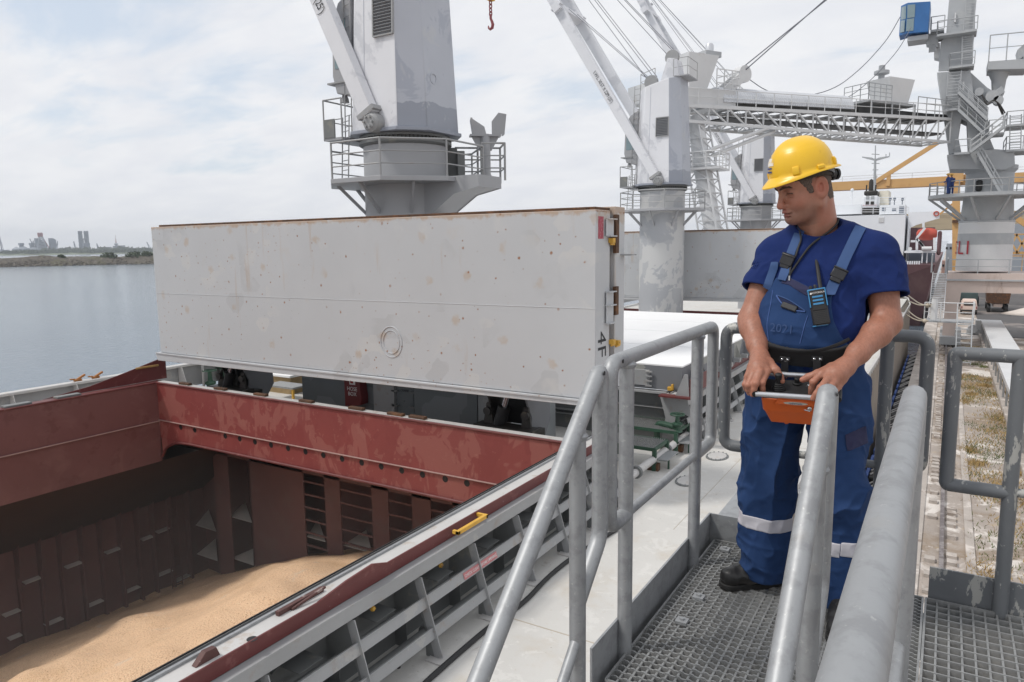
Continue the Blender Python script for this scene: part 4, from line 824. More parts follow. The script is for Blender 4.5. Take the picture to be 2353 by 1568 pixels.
m = MB(); m.path(fillet(pts, 2., 4), .04, 8); tag(m.build('deck_hose', M_['black']), 'black rubber hose snaking along the white deck', 'hose')
for px, py, lb in ((916, 1535, 'small bolt stub sticking up from the deck near the hose'),):
    p = onZ(px, py, DZ); m = MB(); m.lathe(p, [(.03, 0), (.03, .12), (.05, .12), (.05, .16)], 8); tag(m.build('bolt_stub', M_['dark']), lb, 'bolt')
# weld seams in the deck
M_['seam'] = mat('deck_weld', S(170, 160, 146), .7)
m = MB()
for y in (9.2, 21.6): m.bx(-5.9, SX1 - .1, y, y + .02, DZ, DZ + .004)
m.bx(-4.6, -4.59, 14, 60, DZ, DZ + .004)
m.build('deck_seams', M_['seam'], None, 'weld seams running across the white deck')['kind'] = 'structure'
# ================================================================== DECK CRANES
CXX = -14.95
def railing(parent, pts, h=1.05, nm=2, r=.025, closed=False, name='railing', m_=None, post=None, base=0.):
    m = MB(); P = [Vector(p) for p in pts]; Q = P + ([P[0]] if closed else [])
    for k in range(nm + 1):
        z = h * (nm + 1 - k) / (nm + 1); rr_ = r if k == 0 else r * .7
        for a, b in zip(Q[:-1], Q[1:]): m.tube(a + V(0, 0, z), b + V(0, 0, z), rr_, 6)
    for a, b in zip(Q[:-1], Q[1:]):
        n = max(1, int(round((b - a).length / (post or 9e9))))
        for i in range(n): c = a.lerp(b, i / n); m.tube(c + V(0, 0, base), c + V(0, 0, h), r, 6)
    if not closed: m.tube(P[-1], P[-1] + V(0, 0, h), r, 6)
    return m.build(name, m_ or M_['grey'], parent)
def ladder(parent, a, b, w, side_, n, r=.02, name='ladder', m_=None):
    a, b, s_ = Vector(a), Vector(b), Vector(side_).normalized() * w / 2; m = MB()
    m.tube(a - s_, b - s_, r, 6); m.tube(a + s_, b + s_, r, 6)
    for i in range(n): c = a.lerp(b, (i + .5) / n); m.tube(c - s_, c + s_, r * .7, 5)
    return m.build(name, m_ or M_['grey'], parent)
def octo(cx, cy, z, hx, hy, ch, zf=None):
    P = [(-hx + ch, -hy), (hx - ch, -hy), (hx, -hy + ch), (hx, hy - ch), (hx - ch, hy), (-hx + ch, hy), (-hx, hy - ch), (-hx, -hy + ch)]
    return [(cx + x, cy + y, z + (zf * x if zf else 0)) for x, y in P]
def jib(parent, Y, angpts, hi_rust):
    pv = onY(*angpts[0], Y - 1.62); tip = onY(*angpts[1], Y - 1.62); d = (tip - pv); d.y = 0; d.normalize(); L_ = 27.
    piv = V(CXX, 0, pv.z)
    n = V(d.z, 0, -d.x)
    def c(s, y, o=0): return V(pv.x, Y + y, pv.z) + d * s + n * o
    jb = MB()
    for sg in (-1, 1):
        y0, y1 = sg * 1.62, sg * 1.05
        jb.bar(c(.25, y0), c(15, y0 * .86), .36, .50, n, .38, .66); jb.bar(c(15, y0 * .86), c(L_, y1 * .5), .38, .66, n, .36, .5)
    for s in (12.5, 15, 20.5): jb.bar(c(s, -1.9), c(s, 1.9), .5, .5, n)
    for s in (12.5, 22): 
        for sg in (-1, 1): jb.bar(c(s, sg * 1.62), c(s + .12, sg * 1.62), .44, .72, n)
    j = jb.build('jib', M_['crane'], parent, bevel=.015)
    for sg in (-1, 1):
        pm = MB(); pm.lathe(c(0, sg * 1.42), [(.29, 0), (.29, sg * .30), (.21, sg * .37), (.21, sg * .40)], 20, (0, 1, 0)); pm.obb(c(.33, sg * 1.58), n * .34, V(0, .22, 0), d * .07)
        for k in range(6): a = k * math.pi / 3; pm.lathe(c(0, sg * 1.84) + V(.15 * math.cos(a), 0, .15 * math.sin(a)), [(.04, 0), (.04, sg * .05)], 6, (0, 1, 0))
        pm.build('pivot', M_['grey'], j)
    return j, c, d, n
def make_crane(label):
    Y = 18.22
    t = T('deck_crane', label, 'crane', (CXX, Y, DZ), 'deck cranes of the ship')
    m = MB(); m.lathe((CXX, Y, DZ), [(1.34, 0), (1.33, 9.1)], 48); m.build('pedestal', M_['ped'], t)
    m = MB(); m.lathe((CXX, Y, 3.1), [(1.36, 0), (1.46, .06), (1.46, .14), (1.38, .15), (1.38, .22), (1.44, .23), (1.44, .30), (1.40, .31), (1.40, .42)], 48); sr = m.build('slewing_ring', M_['greydk'], t)
    m = MB()
    for k in range(72):
        a = k * math.pi / 36; p = V(CXX + 1.43 * math.cos(a), Y + 1.43 * math.sin(a), 3.1); m.lathe(p + V(0, 0, .14), [(.028, 0), (.028, .09)], 6); 
    m.build('bolt_ring', M_['dark'], sr)
    m = MB(); m.loft([octo(CXX, Y, 3.42, 1.60, 1.52, .70), octo(CXX, Y, 3.52, 1.60, 1.52, .70)]); m.build('base_flange', M_['craneback'], t, bevel=.01)
    b0, b1 = octo(CXX, Y, 3.52, 1.50, 1.42, .62), octo(CXX, Y, 9.25, 1.22, 1.22, .52, .24)
    m = MB(); m.loft([b0, b1]); bd = m.build('body', M_['crane'], t, bevel=.03)
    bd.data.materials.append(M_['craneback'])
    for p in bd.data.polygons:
        if p.normal.x > .5 and abs(p.normal.z) < .5: p.material_index = 1  # faces turned from the sun take the copy with painted-in shade
    def face(u, z, o=0):   # on the face towards -Y
        f = (z - 3.52) / (9.25 - 3.52); hy = 1.42 + (1.22 - 1.42) * f; return V(CXX + u, Y - hy - o, z)
    m = MB(); c = face(.40, 6.70); m.obb(c, V(.36, 0, 0), V(0, .03, 0), V(0, .018, .52)); lv = m.build('louvre', M_['louvre'], t)
    m = MB()
    for k in range(11): z = 6.25 + k * .09; q = face(.40, z, .045); m.obb(q, V(.33, 0, 0), V(0, .03, -.03), V(0, .004, .006))
    m.build('slats', M_['louvre'], lv)
    m = MB()
    for a, b in (((.03, 6.17), (.77, 6.17)), ((.03, 7.23), (.77, 7.23)), ((.03, 6.17), (.03, 7.23)), ((.77, 6.17), (.77, 7.23))): m.bar(face(*a, .04), face(*b, .04), .04, .08, (0, 1, 0))
    m.build('frame', M_['grey'], lv)
    m = MB(); m.bx(CXX - .43, CXX - .41, 0, 1, 0, 1); m.v = []; m.f = []
    m.bar(face(-.40, 3.6, .003), face(-.36, 9.0, .003), .02, .012, (0, 1, 0)); m.bar(V(CXX + 1.485, Y - .0, 3.6), V(CXX + 1.235, Y, 9.2), .02, .012, (1, 0, 0)); m.build('weld_seam', M_['craneback'], t)
    m = MB(); m.lathe((CXX + 1.40, Y - .35, 5.0), [(.17, 0), (.17, .05), (.13, .05), (.13, -.02)], 18, (1, 0, 0)); m.build('porthole', M_['craneback'], t)
    # cab on the jib side
    x1 = CXX - 1.36
    cb = [(x1 + .08, 4.7), (x1 - .60, 4.85), (x1 - .75, 5.4), (x1 - .68, 7.0), (x1 - .40, 7.55), (x1 + .12, 7.85)]
    m = MB(); m.prism([(x, Y - .95, z) for x, z in cb], (0, 1.9, 0)); cabo = m.build('cab', M_['greydk'] if 0 else M_['ped'], t, bevel=.03)
    m = MB(); m.prism([(x1 - .12, Y - .965, 5.6), (x1 - .62, Y - .965, 5.6), (x1 - .58, Y - .965, 6.9), (x1 - .12, Y - .965, 7.05)], (0, .02, 0)); m.prism([(x1 - .765, Y - .8, 5.5), (x1 - .765, Y + .8, 5.5), (x1 - .705, Y + .8, 6.95), (x1 - .705, Y - .8, 6.95)], (.02, 0, 0)); m.build('window', M_['glass'], cabo)
    m = MB(); m.bx(x1 - .95, x1 - .2, Y - 1.0, Y + 1.0, 5.15, 5.20); m.lathe((x1 - .5, Y - .7, 4.6), [(.05, .3), (.12, .12), (.14, 0)], 10); m.build('cab_fittings', M_['grey'], cabo)
    ladder(t, (x1 - .12, Y - 1.0, 3.3), (x1 + .12, Y - 1.05, 9.2), .42, (.95, -.3, 0), 18)
    ladder(t, (x1 - .35, Y - 1.0, .6 + 1.4), (x1 - .2, Y - 1.0, 4.1), .42, (.95, -.3, 0), 7)
    bal = [(x1 - .82, Y - 1.35, 3.35), (x1 - .05, Y - 1.35, 3.35), (x1 - .05, Y + .6, 3.35), (x1 - .82, Y + .6, 3.35)]
    m = MB(); m.prism(bal, (0, 0, .08)); bl = m.build('balcony', M_['ped'], t)
    railing(bl, [bal[1], bal[0], bal[3], bal[2]], 1.25, 1, .025)
    m = MB(); m.bx(x1 - .80, x1 - .35, Y - 1.37, Y - 1.33, 3.43, 4.0); m.build('toe_box', M_['greydk'], bl)
    # gallery round the pedestal
    def oc(r_, z, rot=.39): return [V(CXX + r_ * math.cos(rot + k * math.pi / 4), Y + r_ * math.sin(rot + k * math.pi / 4), z) for k in range(8)]
    o1, o2 = oc(2.55, 1.9), oc(2.55, 2.04)
    m = MB(); m.loft([o1, o2]); gl = m.build('gallery', M_['ped'], t, bevel=.01)
    railing(gl, oc(2.5, 2.04), 1.05, 2, .03, True)
    for k in range(8): a = .39 + k * math.pi / 4; m = MB(); m.bar((CXX + 2.15 * math.cos(a + .39), Y + 2.15 * math.sin(a + .39), 1.92), (CXX + 1.3 * math.cos(a + .39), Y + 1.3 * math.sin(a + .39), 1.05), .07, .10); m.build('bracket', M_['ped'], gl)
    # top works
    m = MB()
    m.prism([(CXX - .1, Y - .5, 9.3), (CXX + 1.1, Y - .5, 9.55), (CXX + .9, Y - .5, 10.6), (CXX + .35, Y - .5, 10.7)], (0, 1.0, 0)); m.build('sheave_housing', M_['crane'], t, bevel=.02)
    for x, z in ((-.7, 9.5), (.55, 10.75)):
        m = MB(); m.lathe((CXX + x, Y - .35, z), [(.16, 0), (.40, .0), (.42, .06), (.36, .12), (.42, .18), (.40, .24), (.16, .24)], 20, (0, 1, 0)); m.build('sheave', M_['grey'], t)
    m = MB(); m.bx(CXX + .9, CXX + 1.75, Y - .9, Y + .9, 9.5, 9.56); m.build('top_step', M_['ped'], t)
    railing(t, [V(CXX + .9, Y - 1.0, 9.5), V(CXX + 1.7, Y - .9, 9.56), V(CXX + 1.7, Y + .9, 9.56)], .95, 1, .02)
    railing(t, [V(CXX - 1.15, Y + .8, 9.0), V(CXX - 1.15, Y - .8, 9.0), V(CXX - .2, Y - 1.0, 9.2)], .9, 1, .02)
    return t
crane1 = make_crane('nearest big grey deck crane rising behind the raised hatch cover')
cranes = [(crane1, 18.22)]
for Y, lb in ((42.28, 'second deck crane with paint patched pedestal in the middle distance'), (67.06, 'farthest deck crane seen just left of the yellow helmet')):
    c_ = copy_tree(crane1); c_.location.y = Y; c_['label'] = lb; cranes.append((c_, Y))
for ch in cranes[1][0].children:
    if ch.name.startswith('pedestal'): ch.data = ch.data.copy(); ch.data.materials[0] = M_['pedpatch']
JP = [((857, 282), (735, 0)), ((1512, 415), (1270, 0)), ((1734, 463), (1471, 5))]
for k, ((c_, Y), jp) in enumerate(zip(cranes, JP)):
    j, cf, d, n = jib(c_, Y, jp, 0)
    # lettering on the face towards the camera
    s0 = 5.2 if k == 0 else 6.6
    o = cf(s0, -1.62 * (1 - .14 * s0 / 15)) + V(0, -.212, 0) + n * .0
    text('S.W.L. 30.5T X 22M (25\')', .38 if k == 0 else .30, o, -d, n, M_['ink'], j, 'load_marking', off=.012, sx=.72)
    # luffing ropes to the jib head
    m = MB(); hd = [cf(26.5, y, .3) for y in (-.25, .05, .3)]
    for q, src in enumerate((V(CXX - .95, Y - .3, 9.7), V(CXX - .7, Y - .2, 9.95), V(CXX - .4, Y - .1, 9.8), V(CXX + .3, Y - .3, 10.9), V(CXX + .6, Y - .2, 11.2), V(CXX + .5, Y + .1, 11.15))):
        m.tube(src, hd[q % 3], .018, 5)
    for q in (0, 1): m.tube(V(CXX - .5, Y + (-.3, .3)[q], 9.4), cf(12.5, (-.6, .6)[q], .3), .016, 5)
    m.build('luffing_ropes', M_['wire'], c_)
    if k:
        m = MB()
        for q in (0, 1): m.tube(cf(20.5, -.2 + q * .5), V(cf(20.5, 0).x * .35 + (CXX - 2.6) * .65 if 0 else CXX - 2.35 + q * .35, Y - .6, 6.9), .016, 5)
        m.build('hoist_ropes', M_['wire'], c_)
# jib rest of the nearest crane
Y = 18.22; e = V(1, 0, 0); f_ = V(0, 1, 0)
def ex(a, b, z): return V(CXX, Y, z) + e * a + f_ * b
m = MB()
for b_ in (-.62, .60): m.prism([ex(.75, b_, .55), ex(1.0, b_, .72), ex(2.3, b_, 1.55), ex(3.15, b_, 1.72), ex(3.15, b_, 2.06), ex(.75, b_, 2.06)], f_ * .02)
m.prism([ex(1.3, -.6, 2.045), ex(3.15, -.6, 2.045), ex(3.15, .6, 2.045), ex(1.3, .6, 2.045)], V(0, 0, .025)); m.prism([ex(1.0, -.6, .74), ex(2.3, -.6, 1.57), ex(3.15, -.6, 1.74), ex(3.15, .6, 1.74), ex(2.3, .6, 1.57), ex(1.0, .6, .74)], V(0, 0, .02))
m.prism([ex(3.15, -.62, 1.72), ex(3.15, .62, 1.72), ex(3.15, .62, 2.06), ex(3.15, -.62, 2.06)], e * .03)
arm = m.build('side_bracket', M_['ped'], crane1)
_ex = ex
e, f_ = V(.773, .635, 0), V(-.635, .773, 0)
J0 = _ex(2.55, 0, 0)
def ex(a, b, z): return V(J0.x, J0.y, z) + e * (a - 2.0) + f_ * (b + .3)
m = MB(); m.lathe(ex(2.0, -.3, 2.06), [(.30, 0), (.16, .25), (.16, 1.5)], 14)
m.prism([ex(1.55, -.3, 3.5), ex(2.45, -.3, 3.5), ex(2.2, -.3, 3.05), ex(1.8, -.3, 3.05)], f_ * .06); m.obb(ex(2.0, -.25, 3.52), e * .5, f_ * .2, V(0, 0, .03)); m.build('jib_rest_post', M_['ped'], crane1)
m = MB()
m.prism([ex(1.60, -.45, 3.55), ex(2.02, -.45, 3.55), ex(1.96, -.45, 3.78), ex(1.52, -.45, 4.06)], f_ * .04); m.prism([ex(1.60, -.43, 3.55), ex(1.60, -.05, 3.55), ex(1.53, -.05, 4.02), ex(1.53, -.43, 4.06)], e * .05)
m.prism([ex(2.20, -.45, 3.55), ex(2.58, -.45, 3.55), ex(2.66, -.45, 4.18), ex(2.42, -.45, 4.22), ex(2.20, -.45, 3.95)], f_ * .04); m.prism([ex(2.56, -.43, 3.55), ex(2.56, -.05, 3.55), ex(2.63, -.05, 4.14), ex(2.63, -.43, 4.18)], e * .05); m.build('jib_fork', M_['ped'], crane1)
m = MB(); q1, q2 = _ex(1.5, .5, 2.62), _ex(1.75, .1, 2.55); m.obb(q1, e * .16, f_ * .2, V(0, 0, .56)); m.obb(q2, e * .12, f_ * .2, V(0, 0, .48)); m.build('electric_boxes', M_['greydk'], crane1, bevel=.02)
railing(arm, [_ex(2.35, -.58, 2.06), _ex(3.1, -.58, 2.06), _ex(3.1, .58, 2.06), _ex(1.6, .58, 2.06)], 1.15, 2, .035, post=.8)
# hook block hanging over the hatches
hc = atd(1127, 0, 27); t = T('hook_block', 'yellow and black striped hook block with a red hook hanging from above', 'hook', hc + V(0, 0, -.95))
M_['stripe'] = mat('yellow_black_stripes', S(206, 160, 60), .5, 0, .05, 4)
def slab(z0, z1, mm, name):
    m = MB(); w = lambda z: .10 + .11 * (z / .9); m.prism([(hc.x - w(z0), hc.y - .16, hc.z + z0), (hc.x + w(z0), hc.y - .16, hc.z + z0), (hc.x + w(z1), hc.y - .16, hc.z + z1), (hc.x - w(z1), hc.y - .16, hc.z + z1)], (0, .32, 0)); return m.build(name, mm, t)
for k in range(9): slab(-.02 + k * .1, .08 + k * .1, M_['stripe'] if k % 2 == 0 else M_['black'], 'stripe')
M_['hookred'] = mat('dull_red_hook', S(132, 62, 66), .5, 0, .1, 6)
m = MB()
for k in range(4):
    c = hc + V(0, 0, -.10 - k * .135); a = V(1, 0, 0) if k % 2 else V(.3, 1, 0).normalized(); m.path([c + a * .055 * math.cos(q * math.pi / 5) + V(0, 0, .09 * math.sin(q * math.pi / 5)) for q in range(10)], .022, 6, True)
m.build('chain', M_['hookred'], t)
m = MB(); m.path([hc + V(x, 0, z) for x, z in ((0, -.52), (0, -.68), (.05, -.78), (.09, -.9), (.06, -1.02), (-.03, -1.06), (-.10, -1.0), (-.11, -.92))], [.05, .05, .055, .06, .06, .05, .04, .02], 8); m.build('hook', M_['hookred'], t)
m = MB(); m.tube(hc + V(-.12, 0, .85), hc + V(-.2, 0, 14), .016, 5); m.tube(hc + V(.12, 0, .85), hc + V(.2, 0, 14), .016, 5); m.build('ropes', M_['wire'], t)
# ================================================================== SHIP LOADER ON THE QUAY
def pb(mb, x0, y0, x1, y1, Y, th):
    a, b = onY(x0, y1, Y), onY(x1, y0, Y); return mb.bx(a.x, b.x, Y, Y + th, a.z, b.z)
def P(px, py, Y): return onY(px, py, Y)
def c3(a, b): return (2068 + .2931 * a, 402.1 + .2931 * b)
def c6(a, b): return (1895.7 + .3297 * a, .3297 * b)
LY = 79.
ld = T('ship_loader', 'grey ship loader tower on a portal with stairs and white conveyor boom', 'ship loader', (3.0, LY, QZ))
cxl = P(2266, 520, LY).x
def rad(px): return px * 66 / F_PX / 2
zz_ = lambda py: P(2266, py, LY).z
m = MB(); m.lathe((cxl, LY, 0), [(rad(108), zz_(622)), (rad(107), zz_(510))], 36); m.build('white_column', M_['loaderlt'], ld)
m = MB(); m.lathe((cxl, LY, 0), [(rad(108) + .01, zz_(562)), (rad(106), zz_(512)), (rad(109), zz_(511)), (rad(109), zz_(508)), (rad(103), zz_(507)), (rad(96), zz_(455))], 36); m.build('column', M_['loader'], ld)
m = MB(); m.lathe((cxl, LY, 0), [(rad(92), zz_(455)), (rad(92), zz_(400)), (rad(104), zz_(392)), (rad(104), zz_(384))], 36); m.build('slewing_column', M_['loader'], ld)
r0 = rad(108) + .02
for k, ch in enumerate('SL1'):
    a = R((-82, -57, -37)[k]); n_ = V(math.sin(a), -math.cos(a), 0); tx = V(math.cos(a), math.sin(a), 0)
    text(ch, 1.75, V(cxl, LY, zz_(568) ) + n_ * r0 + V(0, 0, -.1), tx, (0, 0, 1), M_['redink'], ld, 'number', off=.05)
m = MB(); a = P(*c3(590, 130), LY - 2.2); b = P(*c3(652, 35), LY - 2.2); m.bx(a.x, b.x, LY - 2.0, LY - 1.6, a.z, b.z); m.build('doorway', M_['black'], ld, bevel=.2)
# octagonal platform of the workers
def ring(r_, z, n=12, rot=.26): return [V(cxl + r_ * math.cos(rot + k * 2 * math.pi / n), LY + r_ * math.sin(rot + k * 2 * math.pi / n), z) for k in range(n)]
zp = zz_(455); rp_ = 4.9
m = MB(); m.loft([ring(rp_, zp), ring(rp_, zp + .3)]); pf = m.build('worker_platform', M_['loader'], ld)
railing(pf, ring(rp_ - .08, zp + .3), 1.1, 1, .045, True, post=1.3)
m = MB()
for k in range(10): a = k * math.pi / 5; m.bar((cxl + 4.6 * math.cos(a), LY + 4.6 * math.sin(a), zp), (cxl + 2.0 * math.cos(a), LY + 2.0 * math.sin(a), zz_(507)), .16, .2)
m.build('braces', M_['loader'], pf)
# portal
zt, zb_ = zz_(626), zz_(668)
x0 = P(2176, 640, LY - 3.5).x
m = MB(); m.bx(x0, x0 + 16, LY - 3.5, LY - 2.6, zb_, zt); m.bx(x0, x0 + 16, LY + 2.6, LY + 3.5, zb_, zt); m.bx(x0, x0 + 1.6, LY - 2.6, LY + 2.6, zb_ + .1, zt - .01); m.bx(x0, x0 + 16, LY - 2.6, LY + 2.6, zt - .35, zt - .02); por = m.build('portal_beam', M_['cream'], ld)
m = MB(); m.bx(x0 - .1, x0 + 16, LY - 3.75, LY - 3.5, zb_ + (zt - zb_) * .62, zb_ + (zt - zb_) * .70); m.build('edge_walk', M_['loader'], por)
for yy in (LY - 3.5, LY + 2.6):
    m = MB(); a, b = P(2172, 668, yy), P(2209, 668, yy)
    m.loft([[(a.x, yy, QZ + .3), (b.x - .35, yy, QZ + .3), (b.x - .35, yy + .9, QZ + .3), (a.x, yy + .9, QZ + .3)], [(a.x - .05, yy, zb_), (b.x, yy, zb_), (b.x, yy + .9, zb_), (a.x - .05, yy + .9, zb_)]]); m.build('leg', M_['cream'], ld)
    m = MB(); m.bx(x0 + 13, x0 + 14.2, yy, yy + .9, QZ + .2, zb_); m.build('leg', M_['cream'], ld)
    m = MB(); m.bx(a.x - .2, b.x + .2, yy - 1.2, yy + 2.1, QZ + .2, QZ + .9); m.build('bogie', M_['loader'], ld)
railing(por, [V(x0, LY - 3.4, zt), V(x0 + 16, LY - 3.4, zt)], 1.25, 1, .05, post=2.2, m_=M_['loader'])
railing(por, [V(x0, LY - 3.4, zt), V(x0, LY + 3.4, zt)], 1.25, 1, .05, post=2.2, m_=M_['loader'])
# stairs down the portal
def stair(parent, a, b, w, side_, n, m_=None, rail=1.0, name='stair'):
    a, b = Vector(a), Vector(b); s_ = Vector(side_).normalized() * w / 2; m = MB()
    for q in (-1, 1): m.bar(a + s_ * q, b + s_ * q, .06, .22)
    d = V(b.x - a.x, b.y - a.y, 0); d = d.normalized() if d.length > .01 else V(0, 1, 0)
    for i in range(n): c = a.lerp(b, (i + .5) / n); m.obb(c, s_, d * .14, V(0, 0, .025))
    if rail:
        for q in (-1, 1):
            for h in (rail, rail * .5): m.tube(a + s_ * q + V(0, 0, h), b + s_ * q + V(0, 0, h), .035, 5)
            for i in range(4): c = a.lerp(b, i / 3); m.tube(c + s_ * q, c + s_ * q + V(0, 0, rail), .035, 5)
    return m.build(name, m_ or M_['loader'], parent)
sx = P(2160, 622, LY - 2).x
stair(ld, (sx, LY - 2, zt), (P(2150, 733, LY - 10).x, LY - 10, P(2150, 733, LY - 10).z), 1.1, (1, 0, 0), 26, M_['loaderlt'], .0)
m = MB(); q = P(2150, 733, LY - 10); m.bx(q.x - .8, q.x + 2.6, LY - 12, LY - 9.8, q.z - .1, q.z); lw = m.build('landing', M_['loader'], ld)
railing(lw, [V(q.x - .8, LY - 12, q.z), V(q.x + 2.6, LY - 12, q.z), V(q.x + 2.6, LY - 9.8, q.z)], 1.5, 1, .05, post=1.1, m_=M_['loaderlt'])
stair(ld, (q.x + 2.0, LY - 12, q.z), (q.x + 2.0, LY - 15.5, QZ + .1), 1.0, (1, 0, 0), 9, M_['loader'], 1.0)
railing(ld, [V(sx - .7, LY - 2, zt), V(sx - .7, LY + 2, zt)], 1.6, 2, .05, post=.7, m_=M_['loader'])
# rotating upper tower
def poly6(mb, pts, Y, th): return mb.prism([P(*c6(a, b), Y) for a, b in pts], (0, th, 0))
m = MB(); poly6(m, [(850, 1080), (1180, 1040), (1320, 1050), (1325, 1150), (1260, 1185), (870, 1180)], LY - 2.2, 4.4); m.build('turntable', M_['loader'], ld, bevel=.04)
m = MB(); poly6(m, [(780, 505), (1015, 490), (1040, 700), (1180, 1040), (1000, 1060), (990, 850), (950, 830), (930, 960), (950, 1060), (865, 1080), (822, 780)], LY - 1.6, 3.2); m.build('tower_frame', M_['loader'], ld, bevel=.05)
m = MB(); m.loft([[P(*c6(790, 500), LY - 1.2), P(*c6(1025, 490), LY - 1.2), P(*c6(1025, 490), LY + 1.2), P(*c6(790, 500), LY + 1.2)], [P(*c6(805, 300), LY - 1.1), P(*c6(1035, 300), LY - 1.1), P(*c6(1035, 300), LY + 1.1), P(*c6(805, 300), LY + 1.1)], [P(*c6(845, 235), LY - 1.0), P(*c6(1045, 235), LY - 1.0), P(*c6(1045, 235), LY + 1.0), P(*c6(845, 235), LY + 1.0)], [P(*c6(885, -260), LY - .9), P(*c6(1050, -260), LY - .9), P(*c6(1050, -260), LY + .9), P(*c6(885, -260), LY + .9)]]); m.build('mast', M_['loader'], ld, bevel=.04)
m = MB(); poly6(m, [(760, 300), (800, 300), (800, 410), (760, 400)], LY - .8, 1.4); poly6(m, [(905, 90), (915, 90), (912, 155), (900, 155)], LY - 1.2, .2); poly6(m, [(960, 570), (972, 570), (970, 630), (958, 630)], LY - 1.8, .2); m.build('ducts', M_['loaderlt'], ld)
m = MB(); poly6(m, [(1010, 500), (1130, 610), (1180, 640), (1230, 600), (1255, 640), (1190, 690), (1130, 720), (1150, 1040), (1060, 1050), (1010, 700)], LY - .9, 1.8); m.build('counter_chute', M_['loader'], ld, bevel=.04)
m = MB(); ca = P(*c6(1215, 510), LY); m.lathe((ca.x, LY, 0), [(P(*c6(1310, 480), LY).x - ca.x, P(*c6(1215, 485), LY).z), (P(*c6(1265, 560), LY).x - ca.x, P(*c6(1215, 560), LY).z), (P(*c6(1255, 610), LY).x - ca.x, P(*c6(1215, 612), LY).z), (.35, P(*c6(1215, 700), LY).z)], 20); m.build('funnel', M_['loader'], ld)
m = MB(); poly6(m, [(1135, 430), (1400, 410), (1600, 300), (1600, 360), (1400, 480), (1135, 485)], LY - 1.5, 3.); up = m.build('feed_bridge', M_['loader'], ld)
m = MB(); poly6(m, [(1340, 350), (1420, 280), (1640, 130), (1640, 200), (1420, 360), (1350, 420)], LY - 1.0, 2.); m.build('feed_conveyor', M_['loader'], ld)
railing(up, [P(*c6(1140, 430), LY - 1.5), P(*c6(1387, 410), LY - 1.5)], 2.2, 1, .05, post=1.2, m_=M_['loader'])
for a, b, r_ in ((1075, 640, .35), (1208, 700, .4), (1165, 670, .5)):
    m = MB(); q = P(*c6(a, b), LY - 1.6); m.lathe(q, [(r_, 0), (r_, .7)], 14, (0, 1, 0)); m.build('drum', M_['loader'], ld)
m = MB(); m.path(fillet([P(*c6(1095, 660), LY - 1.7), P(*c6(1130, 740), LY - 1.9), P(*c6(1170, 690), LY - 1.8), P(*c6(1220, 730), LY - 1.7), P(*c6(1255, 790), LY - 1.7)], .5, 4), .06, 6); m.path([P(*c6(1205, 720), LY - 1.6), P(*c6(1240, 800), LY - 1.6)], .1, 6); m.build('hoses', M_['dark'], ld)
def plat6(a0, a1, b, Y, th, h=1.1, m_=None):
    p, q = P(*c6(a0, b), Y), P(*c6(a1, b), Y); m = MB(); m.bx(p.x, q.x, Y, Y + th, p.z - .18, p.z); o = m.build('service_platform', m_ or M_['loader'], ld)
    railing(o, [V(p.x, Y + .02, p.z), V(q.x, Y + .02, p.z)], h, 1, .045, post=1.0, m_=M_['loader']); railing(o, [V(p.x, Y + .02, p.z), V(p.x, Y + th, p.z)], h, 1, .045, m_=M_['loader']); return o
plat6(780, 1058, 240, LY - 2.4, 2.2); plat6(865, 1040, 465, LY - 2.3, 2.); plat6(840, 940, 760, LY - 2.5, 1.5); plat6(1140, 1250, 930, LY - 3., 2.); plat6(900, 1010, 1065, LY - 3.4, 2.2); plat6(1260, 1500, 1045, LY - 2.5, 4.); plat6(1265, 1500, 870, LY - 2., 3.)
def st6(a, b, Y, w=.9, n=14, rail=1.): stair(ld, P(*c6(*a), Y), P(*c6(*b), Y), w, (0, 1, 0), n, M_['loader'], rail)
st6((930, 650), (1130, 840), LY - 2.6); st6((1010, 1065), (1240, 890), LY - 3.2); st6((1060, 1065), (1230, 1360), LY - 2.9); st6((930, 770), (1110, 940), LY - 2.4)
def ld6(x0, y0, x1, y1, Y, w=.9): ladder(ld, P(*c6(x0, y0), Y), P(*c6(x1, y1), Y), w, (1, 0, 0), 12, .05, m_=M_['loader'])
ld6(890, 760, 905, 495, LY - 2.1, 1.0); ld6(990, 440, 995, 250, LY - 1.9, .8); ld6(1000, 220, 1025, -60, LY - 1.4, .7); ld6(748, 365, 752, 310, LY - 1.2, .5)
ld6(1325, 1040, 1330, 800, LY - 1.8, .8)
# blue cab
cbt = P(*c6(520, 300), LY - 2.5)
m = MB(); m.prism([P(*c6(570, 235), LY - 2.6), P(*c6(718, 222), LY - 2.6), P(*c6(736, 10), LY - 2.6), P(*c6(575, 20), LY - 2.6)], (0, 2.6, 0)); m.prism([P(*c6(516, 252), LY - 1.8), P(*c6(570, 235), LY - 2.6), P(*c6(575, 20), LY - 2.6), P(*c6(530, 42), LY - 1.8)], (0, 1.8, 0)); cab_ = m.build('operator_cab', M_['bluecab'], ld, bevel=.03)
for q in (((575, 35), (630, 30), (625, 122), (572, 128)), ((570, 134), (622, 128), (616, 215), (563, 220))):
    m = MB(); m.prism([P(*c6(*a), LY - 2.64) for a in q], (0, .03, 0)); m.build('window', M_['glass'], cab_, bevel=.03)
for q in (((533, 52), (566, 40), (563, 132), (528, 140)), ((527, 146), (558, 140), (552, 222), (522, 230))):
    m = MB(); m.prism([P(*c6(*a), LY - 2.25 + (.33 if a[0] < 540 else -.28)) for a in q], (0.0, .03, 0)); m.build('window', M_['glass'], cab_)
m = MB(); pb(m, *c6(573, 238), *c6(720, 290), LY - 2.3, 2.); pb(m, *c6(640, 225), *c6(800, 250), LY - 1.6, 1.4); poly6(m, [(700, 245), (790, 240), (790, 330), (705, 310)], LY - 1.2, 1.2); m.build('cab_arm', M_['loader'], ld)
